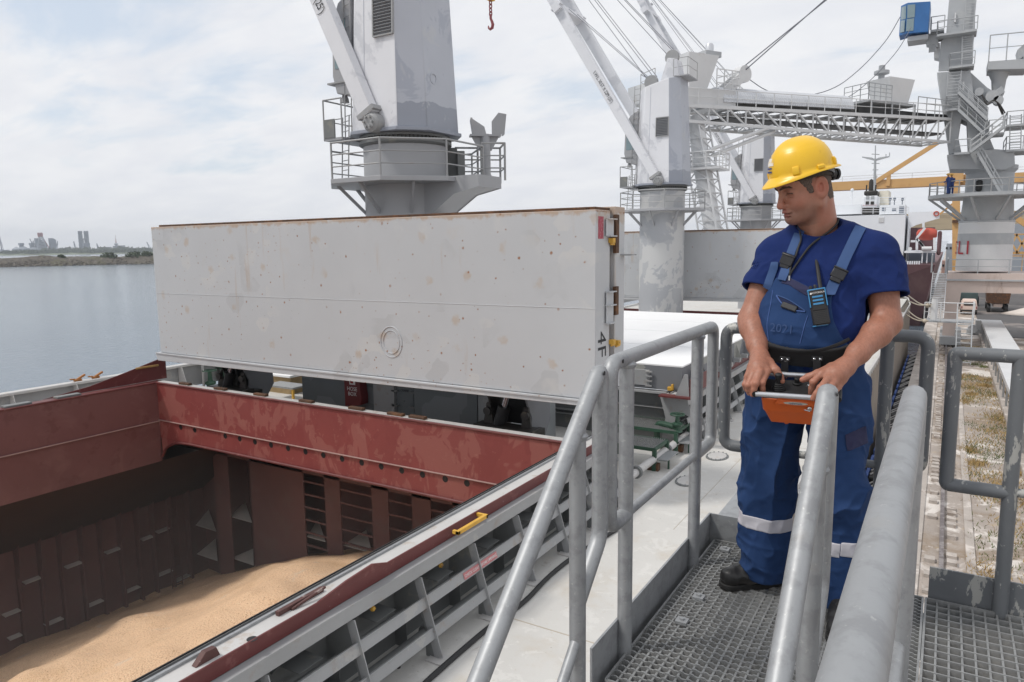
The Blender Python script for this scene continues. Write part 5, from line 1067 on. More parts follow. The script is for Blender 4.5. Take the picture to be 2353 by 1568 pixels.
plat6(735, 830, 210, LY - 1.9, 1.6)
# white conveyor boom reaching over the ship
BL, BR = atd(1584, 279, 50), atd(2182, 327, 64.4)
ax = (BR - BL); LB = ax.length; ax.normalize(); lat = V(-ax.y, ax.x, 0).normalized(); up_ = lat.cross(ax) * -1
if up_.z < 0: up_ = -up_
if lat.y < 0: lat = -lat
def bp(s, l, z): return BL + ax * s + lat * l + up_ * z
bm = T_ = None
mt = MB(); W_ = 2.6
hz = lambda s: 1.05 + .95 * s / LB
for l in (0, W_):
    mt.bar(bp(-3, l, 0), bp(LB, l, 0), .18, .2); mt.bar(bp(-3, l, hz(-3)), bp(LB, l, hz(LB)), .2, .24)
n_ = 17; st_ = LB / n_
for l in (0, W_):
    for i in range(n_ + 1):
        s = i * st_; mt.bar(bp(s, l, 0), bp(s, l, hz(s)), .11, .11)
        if i < n_: a, b = ((s, hz(s)), (s + st_, 0)) if i < 11 else ((s, 0), (s + st_, hz(s + st_))); mt.bar(bp(a[0], l, a[1]), bp(b[0], l, b[1]), .10, .10)
for i in range(n_ + 1):
    s = i * st_; mt.bar(bp(s, 0, 0), bp(s, W_, 0), .1, .12); mt.bar(bp(s, 0, hz(s)), bp(s, W_, hz(s)), .1, .12)
    if i < n_: mt.bar(bp(s, 0, 0), bp(s + st_, W_, 0), .08, .08)
boom = mt.build('boom_truss', M_['loaderlt'], ld)
mt = MB(); mt.prism([bp(0, .4, hz(0) + .25), bp(LB, .4, hz(LB) + .25), bp(LB, W_ - .4, hz(LB) + .25), bp(0, W_ - .4, hz(0) + .25)], up_ * .22); mt.prism([bp(4, .5, .55), bp(LB, .5, .75), bp(LB, W_ - .5, .75), bp(4, W_ - .5, .55)], up_ * .1); mt.build('belt', M_['dark'], boom)
railing(boom, [bp(-3, -.05, hz(-3) + .1), bp(LB, -.05, hz(LB) + .1)], 1.1, 1, .035, post=1.9, m_=M_['loaderlt'])
s0, s1 = LB * .11, LB * .575
mt = MB(); rings_ = []
for k in range(121):
    s = s0 + (s1 - s0) * k / 120; r_ = 1.2 + (.05 if k % 2 else 0)
    rings_.append([bp(s, W_ / 2 + r_ * math.cos(a), hz(s) + .42 + r_ * math.sin(a)) for a in [math.pi * q / 14 for q in range(15)]])
mt.loft(rings_); mt.build('belt_cover', M_['corr'], boom, smooth=0)
def bbox(s0, s1, l0, l1, z0, z1, name, mm, par=None, **k):
    m = MB(); m.loft([[bp(s0, l0, z0), bp(s1, l0, z0), bp(s1, l1, z0), bp(s0, l1, z0)], [bp(s0, l0, z1), bp(s1, l0, z1), bp(s1, l1, z1), bp(s0, l1, z1)]]); return m.build(name, mm, par or boom, **k)
bbox(-3.5, 4.6, .2, W_ - .2, 1.15, 2.4, 'head_housing', M_['loaderlt'])
m = MB(); m.loft([[bp(.2, .3, 2.4), bp(1.9, .3, 2.4), bp(1.9, 2.2, 2.4), bp(.2, 2.2, 2.4)], [bp(.0, .1, 4.7), bp(2.8, .1, 4.7), bp(2.8, 2.4, 4.7), bp(.0, 2.4, 4.7)]]); m.build('dust_filter', M_['loaderlt'], boom)
bbox(1.9, 3.4, .5, 2., 4.72, 5.1, 'fan_box', M_['loader']); m = MB(); m.lathe(bp(2.9, 1.2, 5.1), [(.3, 0), (.3, .55), (.2, .7)], 12); m.build('vent', M_['corr'], boom)
railing(boom, [bp(2.6, .1, 2.4), bp(4.8, .1, 2.4), bp(4.8, 2.4, 2.4)], 1.4, 2, .04, post=.8, m_=M_['loaderlt'])
sr_ = LB * .72
m = MB(); m.loft([[bp(sr_ + .6, .4, 3.0), bp(sr_ + 2.9, .4, 3.0), bp(sr_ + 2.9, 2.2, 3.0), bp(sr_ + .6, 2.2, 3.0)], [bp(sr_, .2, 5.0), bp(sr_ + 3.4, .2, 5.0), bp(sr_ + 3.4, 2.4, 5.0), bp(sr_, 2.4, 5.0)]]); m.build('dust_filter', M_['loaderlt'], boom)
bbox(sr_ - 2.8, sr_ + 3.6, .1, W_ - .1, 2.75, 2.95, 'filter_deck', M_['loader'])
m = MB(); m.lathe(bp(sr_ + .3, 1.2, 5.0), [(.25, 0), (.25, .3), (.6, .4), (.6, .65), (.25, .7), (.25, 1.1)], 14); m.build('vent', M_['loader'], boom)
railing(boom, [bp(sr_ - 2.8, .1, 2.95), bp(sr_ + .2, .1, 2.95)], 1.3, 3, .04, post=.7, m_=M_['loader']); railing(boom, [bp(sr_ - 2.8, .1, 2.95), bp(sr_ - 2.8, 2.4, 2.95)], 1.3, 2, .04, post=.8, m_=M_['loader'])
for s in (sr_ - 2.5, sr_ + .2, sr_ + 3.3):
    m = MB(); [MB().bar(bp(s, l_, hz(s)), bp(s, l_, 2.8), .12, .12).build('deck_post', M_['loader'], boom) for l_ in (0, W_)]
bbox(LB * .60, LB, .3, W_ - .3, 1.9, 2.35, 'dark_belt_side', M_['black'])
railing(boom, [bp(LB * .84, 0, 2.0), bp(LB, 0, 2.0)], 1.6, 2, .04, post=1.2, m_=M_['loader'])
# stay sheave and ropes
sh = atd(1705, 172, 53); ft = bp(LB * .10, W_ / 2, 1.6)
m = MB(); m.bar(ft + lat * -.5, sh + lat * -.3, .2, .7); m.bar(ft + lat * .5, sh + lat * .3, .2, .7); m.lathe(sh + lat * -.35, [(.1, 0), (.62, 0), (.62, .7), (.1, .7)], 18, tuple(lat)); m.build('stay_sheave', M_['loaderlt'], boom)
m = MB(); e1, e2 = atd(1895, 0, 58), atd(1912, 0, 58)
for e_, o in ((e1, -.4), (e2, .5)):
    for q in (0,): m.tube(sh + lat * (o + q) + V(0, 0, .3), sh + (e_ - sh) * 2.3 + lat * (o + q), .045, 5)
m.build('stay_ropes', M_['wire'], boom)
m = MB(); pts = [atd(x, y, 56 + i * .8) for i, (x, y) in enumerate(((1718, 180), (1760, 210), (1820, 221), (1880, 217), (1930, 197), (1985, 152), (2040, 90), (2068, 40)))]; m.path(fillet(pts, 3, 4), .035, 5); pts = [p + V(.9, .2, -.9) for p in pts[3:]]; m.path(fillet(pts, 3, 4), .03, 5); m.build('signal_cable', M_['wire'], boom)
# spout
SP0, SP1 = atd(1598, 290, 51.5), atd(1640, 540, 50)
m = MB(); m.path([SP0 + V(0, 0, .6), SP0.lerp(SP1, .3), SP1], [.55, .62, .62], 16); sp = m.build('spout', M_['loaderlt'], ld)
m = MB(); d_ = (SP1 - SP0); cs = [V(.9, .5, 0), V(-.5, .9, 0), V(-.9, -.5, 0), V(.5, -.9, 0)]
for k in range(4):
    m.bar(SP0 + cs[k] * .95, SP1 + cs[k], .10, .10)
    for i in range(8): m.bar(SP0 + d_ * (i / 8) + cs[k], SP0 + d_ * ((i + 1) / 8) + cs[(k + 1) % 4], .06, .06); m.bar(SP0 + d_ * ((i + 1) / 8) + cs[k], SP0 + d_ * ((i + 1) / 8) + cs[(k + 1) % 4], .07, .07)
m.build('spout_lattice', M_['loaderlt'], sp)
g0 = SP0.lerp(SP1, .42); sq = [g0 + V(a, b, 0) for a, b in ((-1.3, -1.3), (1.5, -1.3), (1.5, 1.3), (-1.3, 1.3))]
m = MB(); m.prism(sq, V(0, 0, .14)); gp = m.build('spout_gallery', M_['loaderlt'], sp); railing(gp, sq, 1.2, 2, .04, True, post=1.0, m_=M_['loaderlt'])
m = MB()
for o in (0, .55): m.tube(atd(1632, 345, 50.5) + V(0, o, -o * .6), atd(1775, 290, 54) + V(0, o, -o * .6), .13, 10); m.tube(atd(1610, 353, 50.2) + V(0, o, -o * .6), atd(1640, 342, 50.5) + V(0, o, -o * .6), .07, 8)
m.build('boom_ram', M_['loaderlt'], boom)

# ------------------------------------------------------------------ workers on the loader platform
M_['wblue'] = mat('worker_blue_cloth', S(40, 62, 116), .9, 0, .1, 4)
def place_small(p, ax_, lb):
    t = T('person', lb, 'person', p); fw_ = Vector(ax_).normalized(); s_ = V(-fw_.y, fw_.x, 0); m = MB()
    for q in (-1, 1): m.path([p + s_ * .11 * q + V(0, 0, .03), p + s_ * .11 * q + V(0, 0, .5), p + s_ * .09 * q + V(0, 0, .92)], [.075, .09, .12], 8)
    m.path([p + V(0, 0, .82), p + V(0, 0, 1.05), p + fw_ * .03 + V(0, 0, 1.3), p + fw_ * .05 + V(0, 0, 1.47)], [.17, .19, .22, .10], 10)
    for q in (-1, 1): m.path([p + s_ * .2 * q + V(0, 0, 1.4), p + s_ * .28 * q + V(0, 0, 1.12) + fw_ * .05, p + s_ * .2 * q + V(0, 0, 1.02) + fw_ * .3], [.075, .06, .045], 8)
    m.build('clothing', M_['wblue'], t)
    m = MB(); m.path([p + fw_ * .05 + V(0, 0, 1.42), p + fw_ * .06 + V(0, 0, 1.55)], .06, 8); m.ball(p + fw_ * .08 + V(0, 0, 1.64), .085, .09, .115); m.build('body', mat('skin_far', S(150, 104, 82), .7), t)
    m = MB(); m.ball(p + fw_ * .08 + V(0, 0, 1.71), .13, .14, .09, 12, 6); m.lathe(p + fw_ * .12 + V(0, 0, 1.68), [(.15, 0), (.16, .015), (.12, .03)], 12); m.build('helmet', M_['yellow'], t)
    for q in (-1, 1):
        m = MB(); m.ball(p + s_ * .11 * q + V(0, 0, .04) + fw_ * .06, .06, .12, .05, 8, 5); m.build('shoe', M_['black'], t)
p = P(2178, 447, LY - 3.6); place_small(V(p.x, LY - 3.6, zp + .3), (-.8, .4, 0), 'far worker in blue with yellow helmet leaning on the loader platform railing')
p = P(2185, 447, LY - 3.0); place_small(V(p.x, LY - 3.0, zp + .3), (-.4, .8, 0), 'second far worker in blue standing right of the first on the loader platform')

# ================================================================== FAR SHIP, GANTRY, VEHICLES
def c7(a, b): return (1867 + .2015 * a, 373.4 + .2015 * b)
SYY = 112.
fs = T('moored_ship', 'white and maroon ship moored ahead with black funnel and lifeboat', 'ship', (-9, SYY, WZ))
def sb(name, a, b, c, d, Y, th, mm, **k):
    m = MB(); pb(m, *c7(a, b), *c7(c, d), Y, th); return m.build(name, mm, fs, **k)
m = MB(); a, b = P(*c7(1400, 1165), SYY), P(*c7(-600, 1165), SYY)
m.loft([[(b.x, SYY + 2, WZ - 1), (a.x - 1.6, SYY + 4, WZ - 1), (a.x - 1.6, SYY + 120, WZ - 1), (b.x, SYY + 120, WZ - 1)], [(b.x, SYY, a.z), (a.x, SYY, a.z), (a.x + .3, SYY + 120, a.z), (b.x, SYY + 120, a.z)]]); m.build('hull', M_['shiphull'], fs)
sw = sb('accommodation', -300, 595, 1060, 1165, SYY + 6, 16, M_['shipwhite'])
sb('side_house', 1060, 600, 1092, 1165, SYY + 8, 10, M_['shipwhite'])
sb('deck_house', 160, 480, 560, 600, SYY + 9, 8, M_['shipwhite']); sb('top_house', 760, 480, 1055, 596, SYY + 8, 6, M_['shipwhite'])
sb('cream_block', 750, 322, 870, 500, SYY + 12, 5, mat('cream_white', S(222, 216, 200), .6))
for q in ((905, 525, 955, 556), (790, 515, 835, 555), (985, 500, 1045, 580)):
    sb('window', *q, SYY + 7.96, .1, M_['citydk'])
sb('door', 752, 625, 818, 690, SYY + 5.93, .08, M_['loaderlt'], bevel=.1)
fn = sb('funnel', 568, 378, 745, 520, SYY + 8.2, 6, M_['shipwhite'], bevel=.15)
sb('funnel_top', 585, 318, 742, 378, SYY + 8.4, 5.6, M_['dark'], bevel=.2); sb('funnel_base', 562, 518, 735, 590, SYY + 8.1, 6, M_['dark'])
sb('funnel_stripe', 566, 487, 746, 494, SYY + 8.12, .1, M_['redink'])
for (a, b, mm) in ((608, 385, M_['loader']), (665, 385, M_['loader']), (605, 445, M_['dark']), (662, 445, M_['dark'])): sb('funnel_window', a, b, a + 40, b + 37, SYY + 8.13, .1, mm)
m = MB(); q = P(*c7(666, 320), SYY + 11); m.lathe(q, [(.32, -.2), (.32, 1.2), (.25, 1.55), (.05, 1.7)], 12); q2 = P(*c7(615, 320), SYY + 11); m.lathe(q2, [(.1, -.2), (.1, .8)], 8); q2 = P(*c7(720, 320), SYY + 11); m.lathe(q2, [(.1, -.2), (.1, .8)], 8); m.build('exhaust', M_['dark'], fs)
def c6s(a, b, Y): return P(*c6(a, b), Y)
m = MB(); Ym = SYY + 14; m.tube(c6s(345, 1330, Ym), c6s(350, 1105, Ym), .22, 8, .16); m.tube(c6s(350, 1105, Ym), c6s(352, 1015, Ym), .08, 6)
m.prism([c6s(258, 1092, Ym), c6s(330, 1100, Ym), c6s(350, 1115, Ym), c6s(372, 1100, Ym), c6s(448, 1088, Ym), c6s(448, 1094, Ym), c6s(352, 1122, Ym), c6s(258, 1098, Ym)], (0, .5, 0))
for a, b, c, d in ((325, 1140, 380, 1140), (332, 1185, 372, 1185), (325, 1075, 380, 1078), (425, 1075, 425, 1090), (450, 1065, 450, 1090)): m.tube(c6s(a, b, Ym), c6s(c, d, Ym), .07, 6)
m.bar(c6s(335, 1260, Ym), c6s(365, 1230, Ym), .1, .1); m.build('mast', M_['loader'], fs)
m = MB(); q = P(*c7(445, 480), SYY + 12); m.tube(q + V(0, 0, -.5), q + V(0, 0, 2.0), .1, 6); m.ball(q + V(0, 0, 2.2), .25); m.bar(q + V(-.6, 0, 1.1), q + V(.6, 0, 1.1), .08, .08); m.build('radar_post', M_['shipwhite'], fs)
for a, b in ((885, 440), (935, 440), (1025, 445)):
    m = MB(); q = P(*c7(a, b), SYY + 9); m.tube(q + V(0, 0, -.6), q + V(0, 0, .2), .08, 6); m.ball(q + V(0, 0, .3), .2, .2, .3, 8, 6); m.build('deck_light', M_['citydk'], fs)
railing(fs, [P(*c7(560, 592), SYY + 6.2), P(*c7(1090, 592), SYY + 6.2)], 1.0, 2, .05, post=1.6, m_=M_['shipwhite']); railing(fs, [P(*c7(760, 480), SYY + 8.2), P(*c7(1050, 480), SYY + 8.2)], 1.0, 2, .05, post=1.6, m_=M_['shipwhite'])
m = MB(); m.prism([P(*c7(a, b), SYY + 8) for a, b in ((1090, 570), (1240, 565), (1450, 560), (1448, 640), (1420, 645), (1300, 680), (1180, 715), (1110, 750), (1098, 800), (1090, 1160))], (0, .6, 0)); m.build('wing_bulwark', M_['shipwhite'], fs)
m = MB(); q = P(*c7(1412, 585), SYY + 7.9); m.path([q + V(.3 * math.cos(k * math.pi / 6), 0, .3 * math.sin(k * math.pi / 6)) for k in range(12)], .09, 6, True); m.build('lifebuoy', M_['lifeboat'], fs)
sb('dark_recess', 1092, 740, 1400, 1010, SYY + 18, .5, M_['shiphull']); sb('dark_recess', 1050, 1030, 1400, 1165, SYY + 12, .5, M_['citydk'])
sb('boat_deck', 1045, 1010, 1405, 1034, SYY + 3, 8, M_['shipwhite'])
for a in (1240, 1295, 1355): sb('deck_pillar', a, 1034, a + 20, 1150, SYY + 3.2, .8, M_['shipwhite'])
m = MB(); q = P(*c7(1303, 815), SYY + 4); m.loft([[q + V(x * 1.05, y, z * 1.15) for y, z in ((0, -.72 * s_), (-.55 * s_, -.35 * s_), (-.6 * s_, .15 * s_), (-.3 * s_, .62 * s_), (.3 * s_, .62 * s_), (.6 * s_, .15 * s_), (.55 * s_, -.35 * s_))] for x, s_ in ((-1.2, .3), (-1.0, .8), (-.4, 1.1), (.4, 1.1), (.95, .9), (1.2, .5))]); m.build('lifeboat', M_['lifeboat'], fs, smooth=60)
m = MB()
for a, b in (((1190, 1000), (1190, 860)), ((1190, 860), (1285, 745)), ((1190, 870), (1270, 970)), ((1215, 900), (1300, 1000)), ((1265, 745), (1265, 680)), ((1390, 1000), (1390, 860)), ((1180, 900), (1120, 900))): m.bar(P(*c7(*a), SYY + 3), P(*c7(*b), SYY + 3), .25, .3)
m.build('davit', M_['shipwhite'], fs)
m = MB()
for a in range(1060, 1220, 26): m.tube(P(*c7(a, 1165), SYY + .5), P(*c7(a + 4, 1125), SYY + .5), .11, 6)
m.build('stern_bitts', M_['shipwhite'], fs)
m = MB(); m.lathe(P(*c7(1112, 985), SYY + 5.8), [(.25, 0), (.25, .12)], 12, (0, 1, 0)); m.lathe(P(*c7(1245, 985), SYY + 2.6), [(.3, 0), (.3, 1.2)], 12, (1, 0, 0)); m.build('winch', M_['loaderlt'], fs)
m = MB(); pb(m, *c7(1412, 780), *c7(1480, 1060), SYY + 9, 1.2); tag(m.build('maroon_post', M_['shiphull'], bevel=.3), 'tall maroon bin standing right of the orange lifeboat', 'bin')
# mooring ropes
for k, (a, b, c, d, lb) in enumerate(((2088, 680, 2140, 705, 'upper mooring rope running from the ship bow to the quay'), (2088, 692, 2140, 700, 'second mooring rope just below the upper one'), (2085, 713, 2133, 738, 'third mooring rope with a knotted eye'), (2082, 723, 2133, 738, 'lowest mooring rope reaching the landing'))):
    p0, p1 = P(a, b, 70 - k), P(c, d, 66 - k * .5); mid = p0.lerp(p1, .5) + V(0, 0, -.25); m = MB(); m.path(fillet([p0, mid, p1], 2, 5), .05, 6); m.ball(p0.lerp(p1, .85) + V(0, 0, -.1), .16, .3, .16, 8, 6); tag(m.build('mooring_rope', mat('rope_hemp', S(178, 168, 152), .9)), lb, 'rope', 'mooring ropes at the ship bow')
q = P(2147, 712, 66); m = MB(); m.lathe((q.x, 66, q.z - .8), [(.25, 0), (.22, 1.7), (.3, 1.8)], 10); tag(m.build('bollard', M_['loaderlt']), 'pale mooring post beside the long steel stair', 'bollard')
# ochre gantry crane
GY = 165.
gt = T('gantry_crane', 'long ochre yellow gantry crane beam and leg behind the moored ship', 'gantry crane', (0, GY, QZ))
m = MB(); a, b = P(1860, 441, GY), P(2460, 437, GY); m.bx(a.x, b.x, GY, GY + 2.5, a.z, a.z + 1.75); m.build('main_beam', M_['gantry'], gt)
railing(gt, [V(a.x, GY, a.z + 1.75), V(b.x, GY, a.z + 1.75)], 1.0, 1, .06, post=6, m_=M_['loaderlt'])
m = MB(); m.bar(P(2003, 424, GY), P(2155, 328, GY), .7, .8); m.build('boom', M_['gantry'], gt); m = MB(); pb(m, 2036, 402, 2046, 428, GY - .3, 2); m.build('boom_post', M_['gantry'], gt)
m = MB(); m.bar(P(2197, 395, GY - 1), P(2197, 640, GY - 1), 1.3, 1.3); pb(m, 2180, 396, 2215, 420, GY - 1.8, 3.4); m.build('leg', M_['gantry'], gt)
m = MB(); pb(m, 2188, 505, 2220, 512, GY - 2.2, 3); m.build('cross_tie', M_['ruststeel'], gt)
for a_, b_, w_ in (((2318, 490), (2400, 545), 1.), ((2215, 402), (2240, 425), .6), ((2150, 500), (2225, 440), .35)): MB().bar(P(*a_, GY), P(*b_, GY), w_, w_).build('brace', M_['gantry'], gt)
sh_ = T('ochre_conveyor', 'ochre trestle conveyor bridge behind the loader column', 'conveyor', (20, 150, QZ))
m = MB(); 
for y0_, y1_ in ((535, 541), (578, 585), (587, 590)): pb(m, 2305, y0_, 2480, y1_, 150, 1.5)
for x_ in (2312, 2335, 2356, 2380): m.bar(P(x_, 538, 150), P(x_ + 26, 582, 150), .3, .3); m.bar(P(x_, 582, 150), P(x_ + 26, 538, 150), .3, .3)
for x_ in (2316, 2345): pb(m, x_, 585, x_ + 5, 662, 150, .8)
m.build('trestle', M_['gantry'], sh_)
m = MB(); pb(m, 2075, 482, 2420, 530, 260, 14); tag(m.build('far_shed', mat('far_shed_roof', S(176, 160, 134), .8, 0, .08, .05, [ly(S(150, 134, 112), .25, .5, .55, .6, map=(.1, .1, 2.2))])), 'long dusty tan shed far behind the ochre gantry', 'shed')
for x0_, x1_, y0_, Y_, c, lb in ((2300, 2353, 512, 230, M_['city'], 'far white building at the right edge behind the trestle'), (2162, 2172, 600, 240, mat('faded_red_container', S(172, 140, 130), .8), 'small faded pinkish container far behind the stair top'), (2170, 2200, 560, 235, M_['city'], 'pale low office far behind the stair top')):
    m = MB(); pb(m, x0_, y0_, x1_ + (120 if x1_ == 2353 else 0), 640, Y_, 10); bt = T('far_building', lb, 'building', P(x0_, 640, Y_)); m.build('wall', c, bt)
    m = MB(); 
    for k in range(3): pb(m, x0_ + 3 + k * 9, y0_ + 8, x0_ + 8 + k * 9, y0_ + 13, Y_ - .1, .1)
    m.build('window', M_['dark'], bt)
# vehicles in the yard
vt = T('van', 'dusty pale van parked with its rear towards the ship loader', 'van', (P(2226, 720, 108).x, 110, QZ))
vz = QZ + .04; vx = P(2226, 720, 108).x
def body(mb, prof, x, w, y0): mb.loft([[(x + s_ * w / 2 * f, y0 + y, vz + z) for y, z, f in prof] for s_ in (-1, 1)])
m = MB(); m.loft([[(vx - .85, 108, vz + .35), (vx + .85, 108, vz + .35), (vx + .85, 112, vz + .35), (vx - .85, 112, vz + .35)], [(vx - .9, 108, vz + .95), (vx + .9, 108, vz + .95), (vx + .9, 112, vz + .95), (vx - .9, 112, vz + .95)], [(vx - .76, 108.3, vz + 1.75), (vx + .76, 108.3, vz + 1.75), (vx + .76, 110.8, vz + 1.75), (vx - .76, 110.8, vz + 1.75)], [(vx - .66, 108.6, vz + 1.85), (vx + .66, 108.6, vz + 1.85), (vx + .66, 110.6, vz + 1.85), (vx - .66, 110.6, vz + 1.85)]]); vb = m.build('body', mat('van_dusty_white', S(206, 184, 172), .6, 0, .06, 1), vt, bevel=.08)
m = MB(); m.bx(vx - .6, vx + .6, 107.98, 108.12, vz + 1.15, vz + 1.55); m.build('rear_window', M_['dark'], vb); m = MB(); m.bx(vx - .88, vx + .88, 107.9, 108.05, vz + .38, vz + .6); m.build('bumper', M_['dark'], vb)
for a in (-.8, .8):
    m = MB(); m.bx(vx + a - .06, vx + a + .06, 107.96, 108.02, vz + .75, vz + 1.05); m.build('tail_light', M_['hookred'], vb)
    for y_ in (108.7, 111.2):
        m = MB(); m.lathe((vx + a, y_, vz + .32), [(.32, -.1), (.32, .1)], 14, (1, 0, 0)); m.build('wheel', M_['black'], vt)
wl = T('wheel_loader', 'dark green wheel loader with orange beacons behind the van', 'loader', (P(2224, 690, 122).x, 124, QZ)); wx = P(2224, 690, 122).x
m = MB(); m.bx(wx - 1.2, wx + 1.2, 122, 125, vz + .8, vz + 1.9); m.bx(wx - .8, wx + .8, 122.6, 124.2, vz + 1.9, vz + 3.1); m.build('body', mat('dull_green_machine', S(74, 92, 92), .6, 0, .1, 1), wl, bevel=.08)
for a in (-1.1, 1.1):
    m = MB(); m.lathe((wx + a, 122.8, vz + .7), [(.7, -.25), (.7, .25)], 16, (1, 0, 0)); m.build('wheel', M_['black'], wl)
m = MB(); m.bx(wx - .5, wx - .2, 122.6, 122.9, vz + 3.1, vz + 3.4); m.bx(wx + .2, wx + .5, 122.6, 122.9, vz + 3.1, vz + 3.5); m.build('beacon', M_['orange'], wl)
tk = T('tipper_truck', 'dark tipper truck parked under the portal seen from behind', 'truck', (P(2293, 704, 112).x, 115, QZ)); tx_ = P(2293, 704, 112).x
m = MB(); m.loft([[(tx_ - 1.15, 112, vz + 1.2), (tx_ + 1.15, 112, vz + 1.2), (tx_ + 1.15, 117, vz + 1.2), (tx_ - 1.15, 117, vz + 1.2)], [(tx_ - 1.3, 111.8, vz + 2.6), (tx_ + 1.3, 111.8, vz + 2.6), (tx_ + 1.3, 117, vz + 2.6), (tx_ - 1.3, 117, vz + 2.6)]]); m.build('tipper_body', M_['ruststeel'], tk)
m = MB(); m.bx(tx_ - 1.1, tx_ + 1.1, 117.2, 119.2, vz + .9, vz + 2.9); m.bx(tx_ - .5, tx_ + .5, 112.2, 119, vz + .7, vz + 1.15); m.build('cab', M_['cream'], tk, bevel=.08)
for a in (-.95, .95):
    for y_ in (112.8, 114.2, 118.4):
        m = MB(); m.lathe((tx_ + a, y_, vz + .52), [(.52, -.18), (.52, .18)], 16, (1, 0, 0)); m.build('wheel', M_['black'], tk)
# spill heap and covered conveyor along the quay
cv = T('covered_conveyor', 'long pale covered conveyor running along the quay on short legs', 'conveyor', (5, 60, QZ))
a = ray(2254, 736); b = ray(2299, 736); zc = -7.9; xa_, xb_ = a[0] / a[2] * zc, b[0] / b[2] * zc
ya_ = a[1] / a[2] * zc
m = MB(); m.prism([(xa_, 4, zc), (xb_, 4, zc), (xb_, ya_, zc), (xa_, ya_, zc)], (0, 0, .06)); m.bx(xa_ + .05, xb_ - .05, 4, ya_ - .02, zc - .35, zc - .002); m.build('roof', M_['loaderlt'], cv)
y = 6.
while y < ya_:
    for x_ in (xa_ + .08, xb_ - .1):
        m = MB(); m.bx(x_ - .05, x_ + .05, y - .05, y + .05, QZ, zc - .35); m.build('leg', M_['galv'], cv)
    y += 2.6
m = MB(); m.bx(xa_ - .1, xa_ + .25, 4, ya_, QZ, QZ + .28); m.build('footing', M_['kerb'], cv)
q = V(xa_ - .6, ya_ + 1, QZ); m = MB(); m.lathe(q + V(0, 0, .6), [(.45, -.3), (.45, .3)], 14, (0, 1, 0)); m.bx(q.x - .5, q.x + .9, q.y, q.y + 1.4, QZ, QZ + .5); m.bx(q.x + .2, q.x + .8, q.y - .2, q.y + .8, QZ + .5, QZ + 1.5); tag(m.build('drive_motor', M_['loader'], bevel=.04), 'grey drive motor at the far end of the covered conveyor', 'motor')
hp_ = onZ(2340, 722, QZ); m = MB(); m.lathe((hp_.x + 1, hp_.y, QZ), [(3., 0), (1.6, .4), (.5, .8), (.05, .9)], 20); o = m.build('flour_heap', mat('pale_spill', S(206, 196, 188), .95, 0, .05, 1.), None, 'pale heap of spilled flour at the right end of the yard', smooth=180); o['kind'] = 'stuff'
# ================================================================== WALKWAYS AND HANDRAILS
FZ = -1.46; PR = .0265; HZ = -.386
def pipe(parent, pts, name, r=PR, m_=None, fil=.05, n=14):
    m = MB(); m.path(fillet(pts, fil, 6), r, n); return m.build(name, m_ or M_['galv'], parent, smooth=60)
def bead(parent, x, y, z, r=PR):
    m = MB(); m.lathe((x, y, z), [(r * 1.0, -.010), (r * 1.22, -.003), (r * 1.25, .004), (r * 1.05, .012)], 14); m.build('weld_bead', M_['galv'], parent)
def hole(parent, x, y, z, ax):
    m = MB(); m.lathe((x, y, z), [(.007, 0), (.007, .0012)], 10, ax); m.build('vent_hole', M_['black'], parent)
def grating(parent, x0, x1, y0, y1, px_, py_, bt=.005, name='grating', ser=True):
    m = MB(); n = int(round((y1 - y0) / py_))
    for i in range(n + 1):      # bearing bars with serrated top
        y = y0 + i * (y1 - y0) / n; m.bx(x0, x1, y - bt / 2, y + bt / 2, FZ - .032, FZ)
        k = int((x1 - x0) / .036)
        if y > 1.2 and ser:
            for j in range(k): xx = x0 + (j + .5) * (x1 - x0) / k; m.prism([(xx - .012, y - bt / 2, FZ), (xx + .012, y - bt / 2, FZ), (xx + .005, y - bt / 2, FZ + .0045), (xx - .005, y - bt / 2, FZ + .0045)], (0, bt, 0))
    n = int(round((x1 - x0) / px_))
    for i in range(n + 1): x = x0 + i * (x1 - x0) / n; m.bx(x - .0035, x + .0035, y0, y1, FZ - .018, FZ - .002)
    for a in ((x0, y0, x1, y0), (x1, y0, x1, y1), (x1, y1, x0, y1), (x0, y1, x0, y0)): m.bar((a[0], a[1], FZ - .02), (a[2], a[3], FZ - .02), .008, .05)
    return m.build(name, M_['grate'], parent, smooth=0)
lp_ = T('stair_landing', 'galvanised grating landing with pipe handrails where the worker stands', 'walkway', (-.6, 2.7, FZ))
grating(lp_, -.905, -.27, 2.07, 3.40, .034, .034, .006)
grating(lp_, -.265, -.075, 2.07, 3.40, .036, .036)
m = MB(); m.bx(-.945, -.937, 2.03, 3.43, FZ - .06, FZ + .125); m.bx(-.937, -.05, 3.422, 3.43, FZ - .06, FZ + .125); m.build('toe_plate', M_['galv'], lp_)
m = MB(); m.bx(-.93, -.06, 2.05, 2.10, FZ - .2, FZ - .06); m.bx(-.93, -.06, 3.36, 3.42, FZ - .2, FZ - .06); m.bx(-.93, -.86, 2.1, 3.36, FZ - .2, FZ - .06); m.bx(-.13, -.06, 2.1, 3.36, FZ - .2, FZ - .06); m.build('support_frame', M_['floorgrey'], lp_)
m = MB(); m.bx(-.93, -.79, 3.44, 4.10, FZ - .02, FZ + .08); m.bx(-.80, -.793, 3.44, 4.1, FZ - .16, FZ - .02); m.build('outrigger_beam', M_['galv'], lp_)
for x, y in ((-.80, 2.56), (-.80, 2.78), (-.83, 3.3)):
    m = MB(); m.bx(x - .022, x + .022, y - .022, y + .022, FZ, FZ + .012); m.lathe((x, y, FZ + .012), [(.010, 0), (.010, .008)], 6); m.build('clip', M_['galv'], lp_)
X = -.92
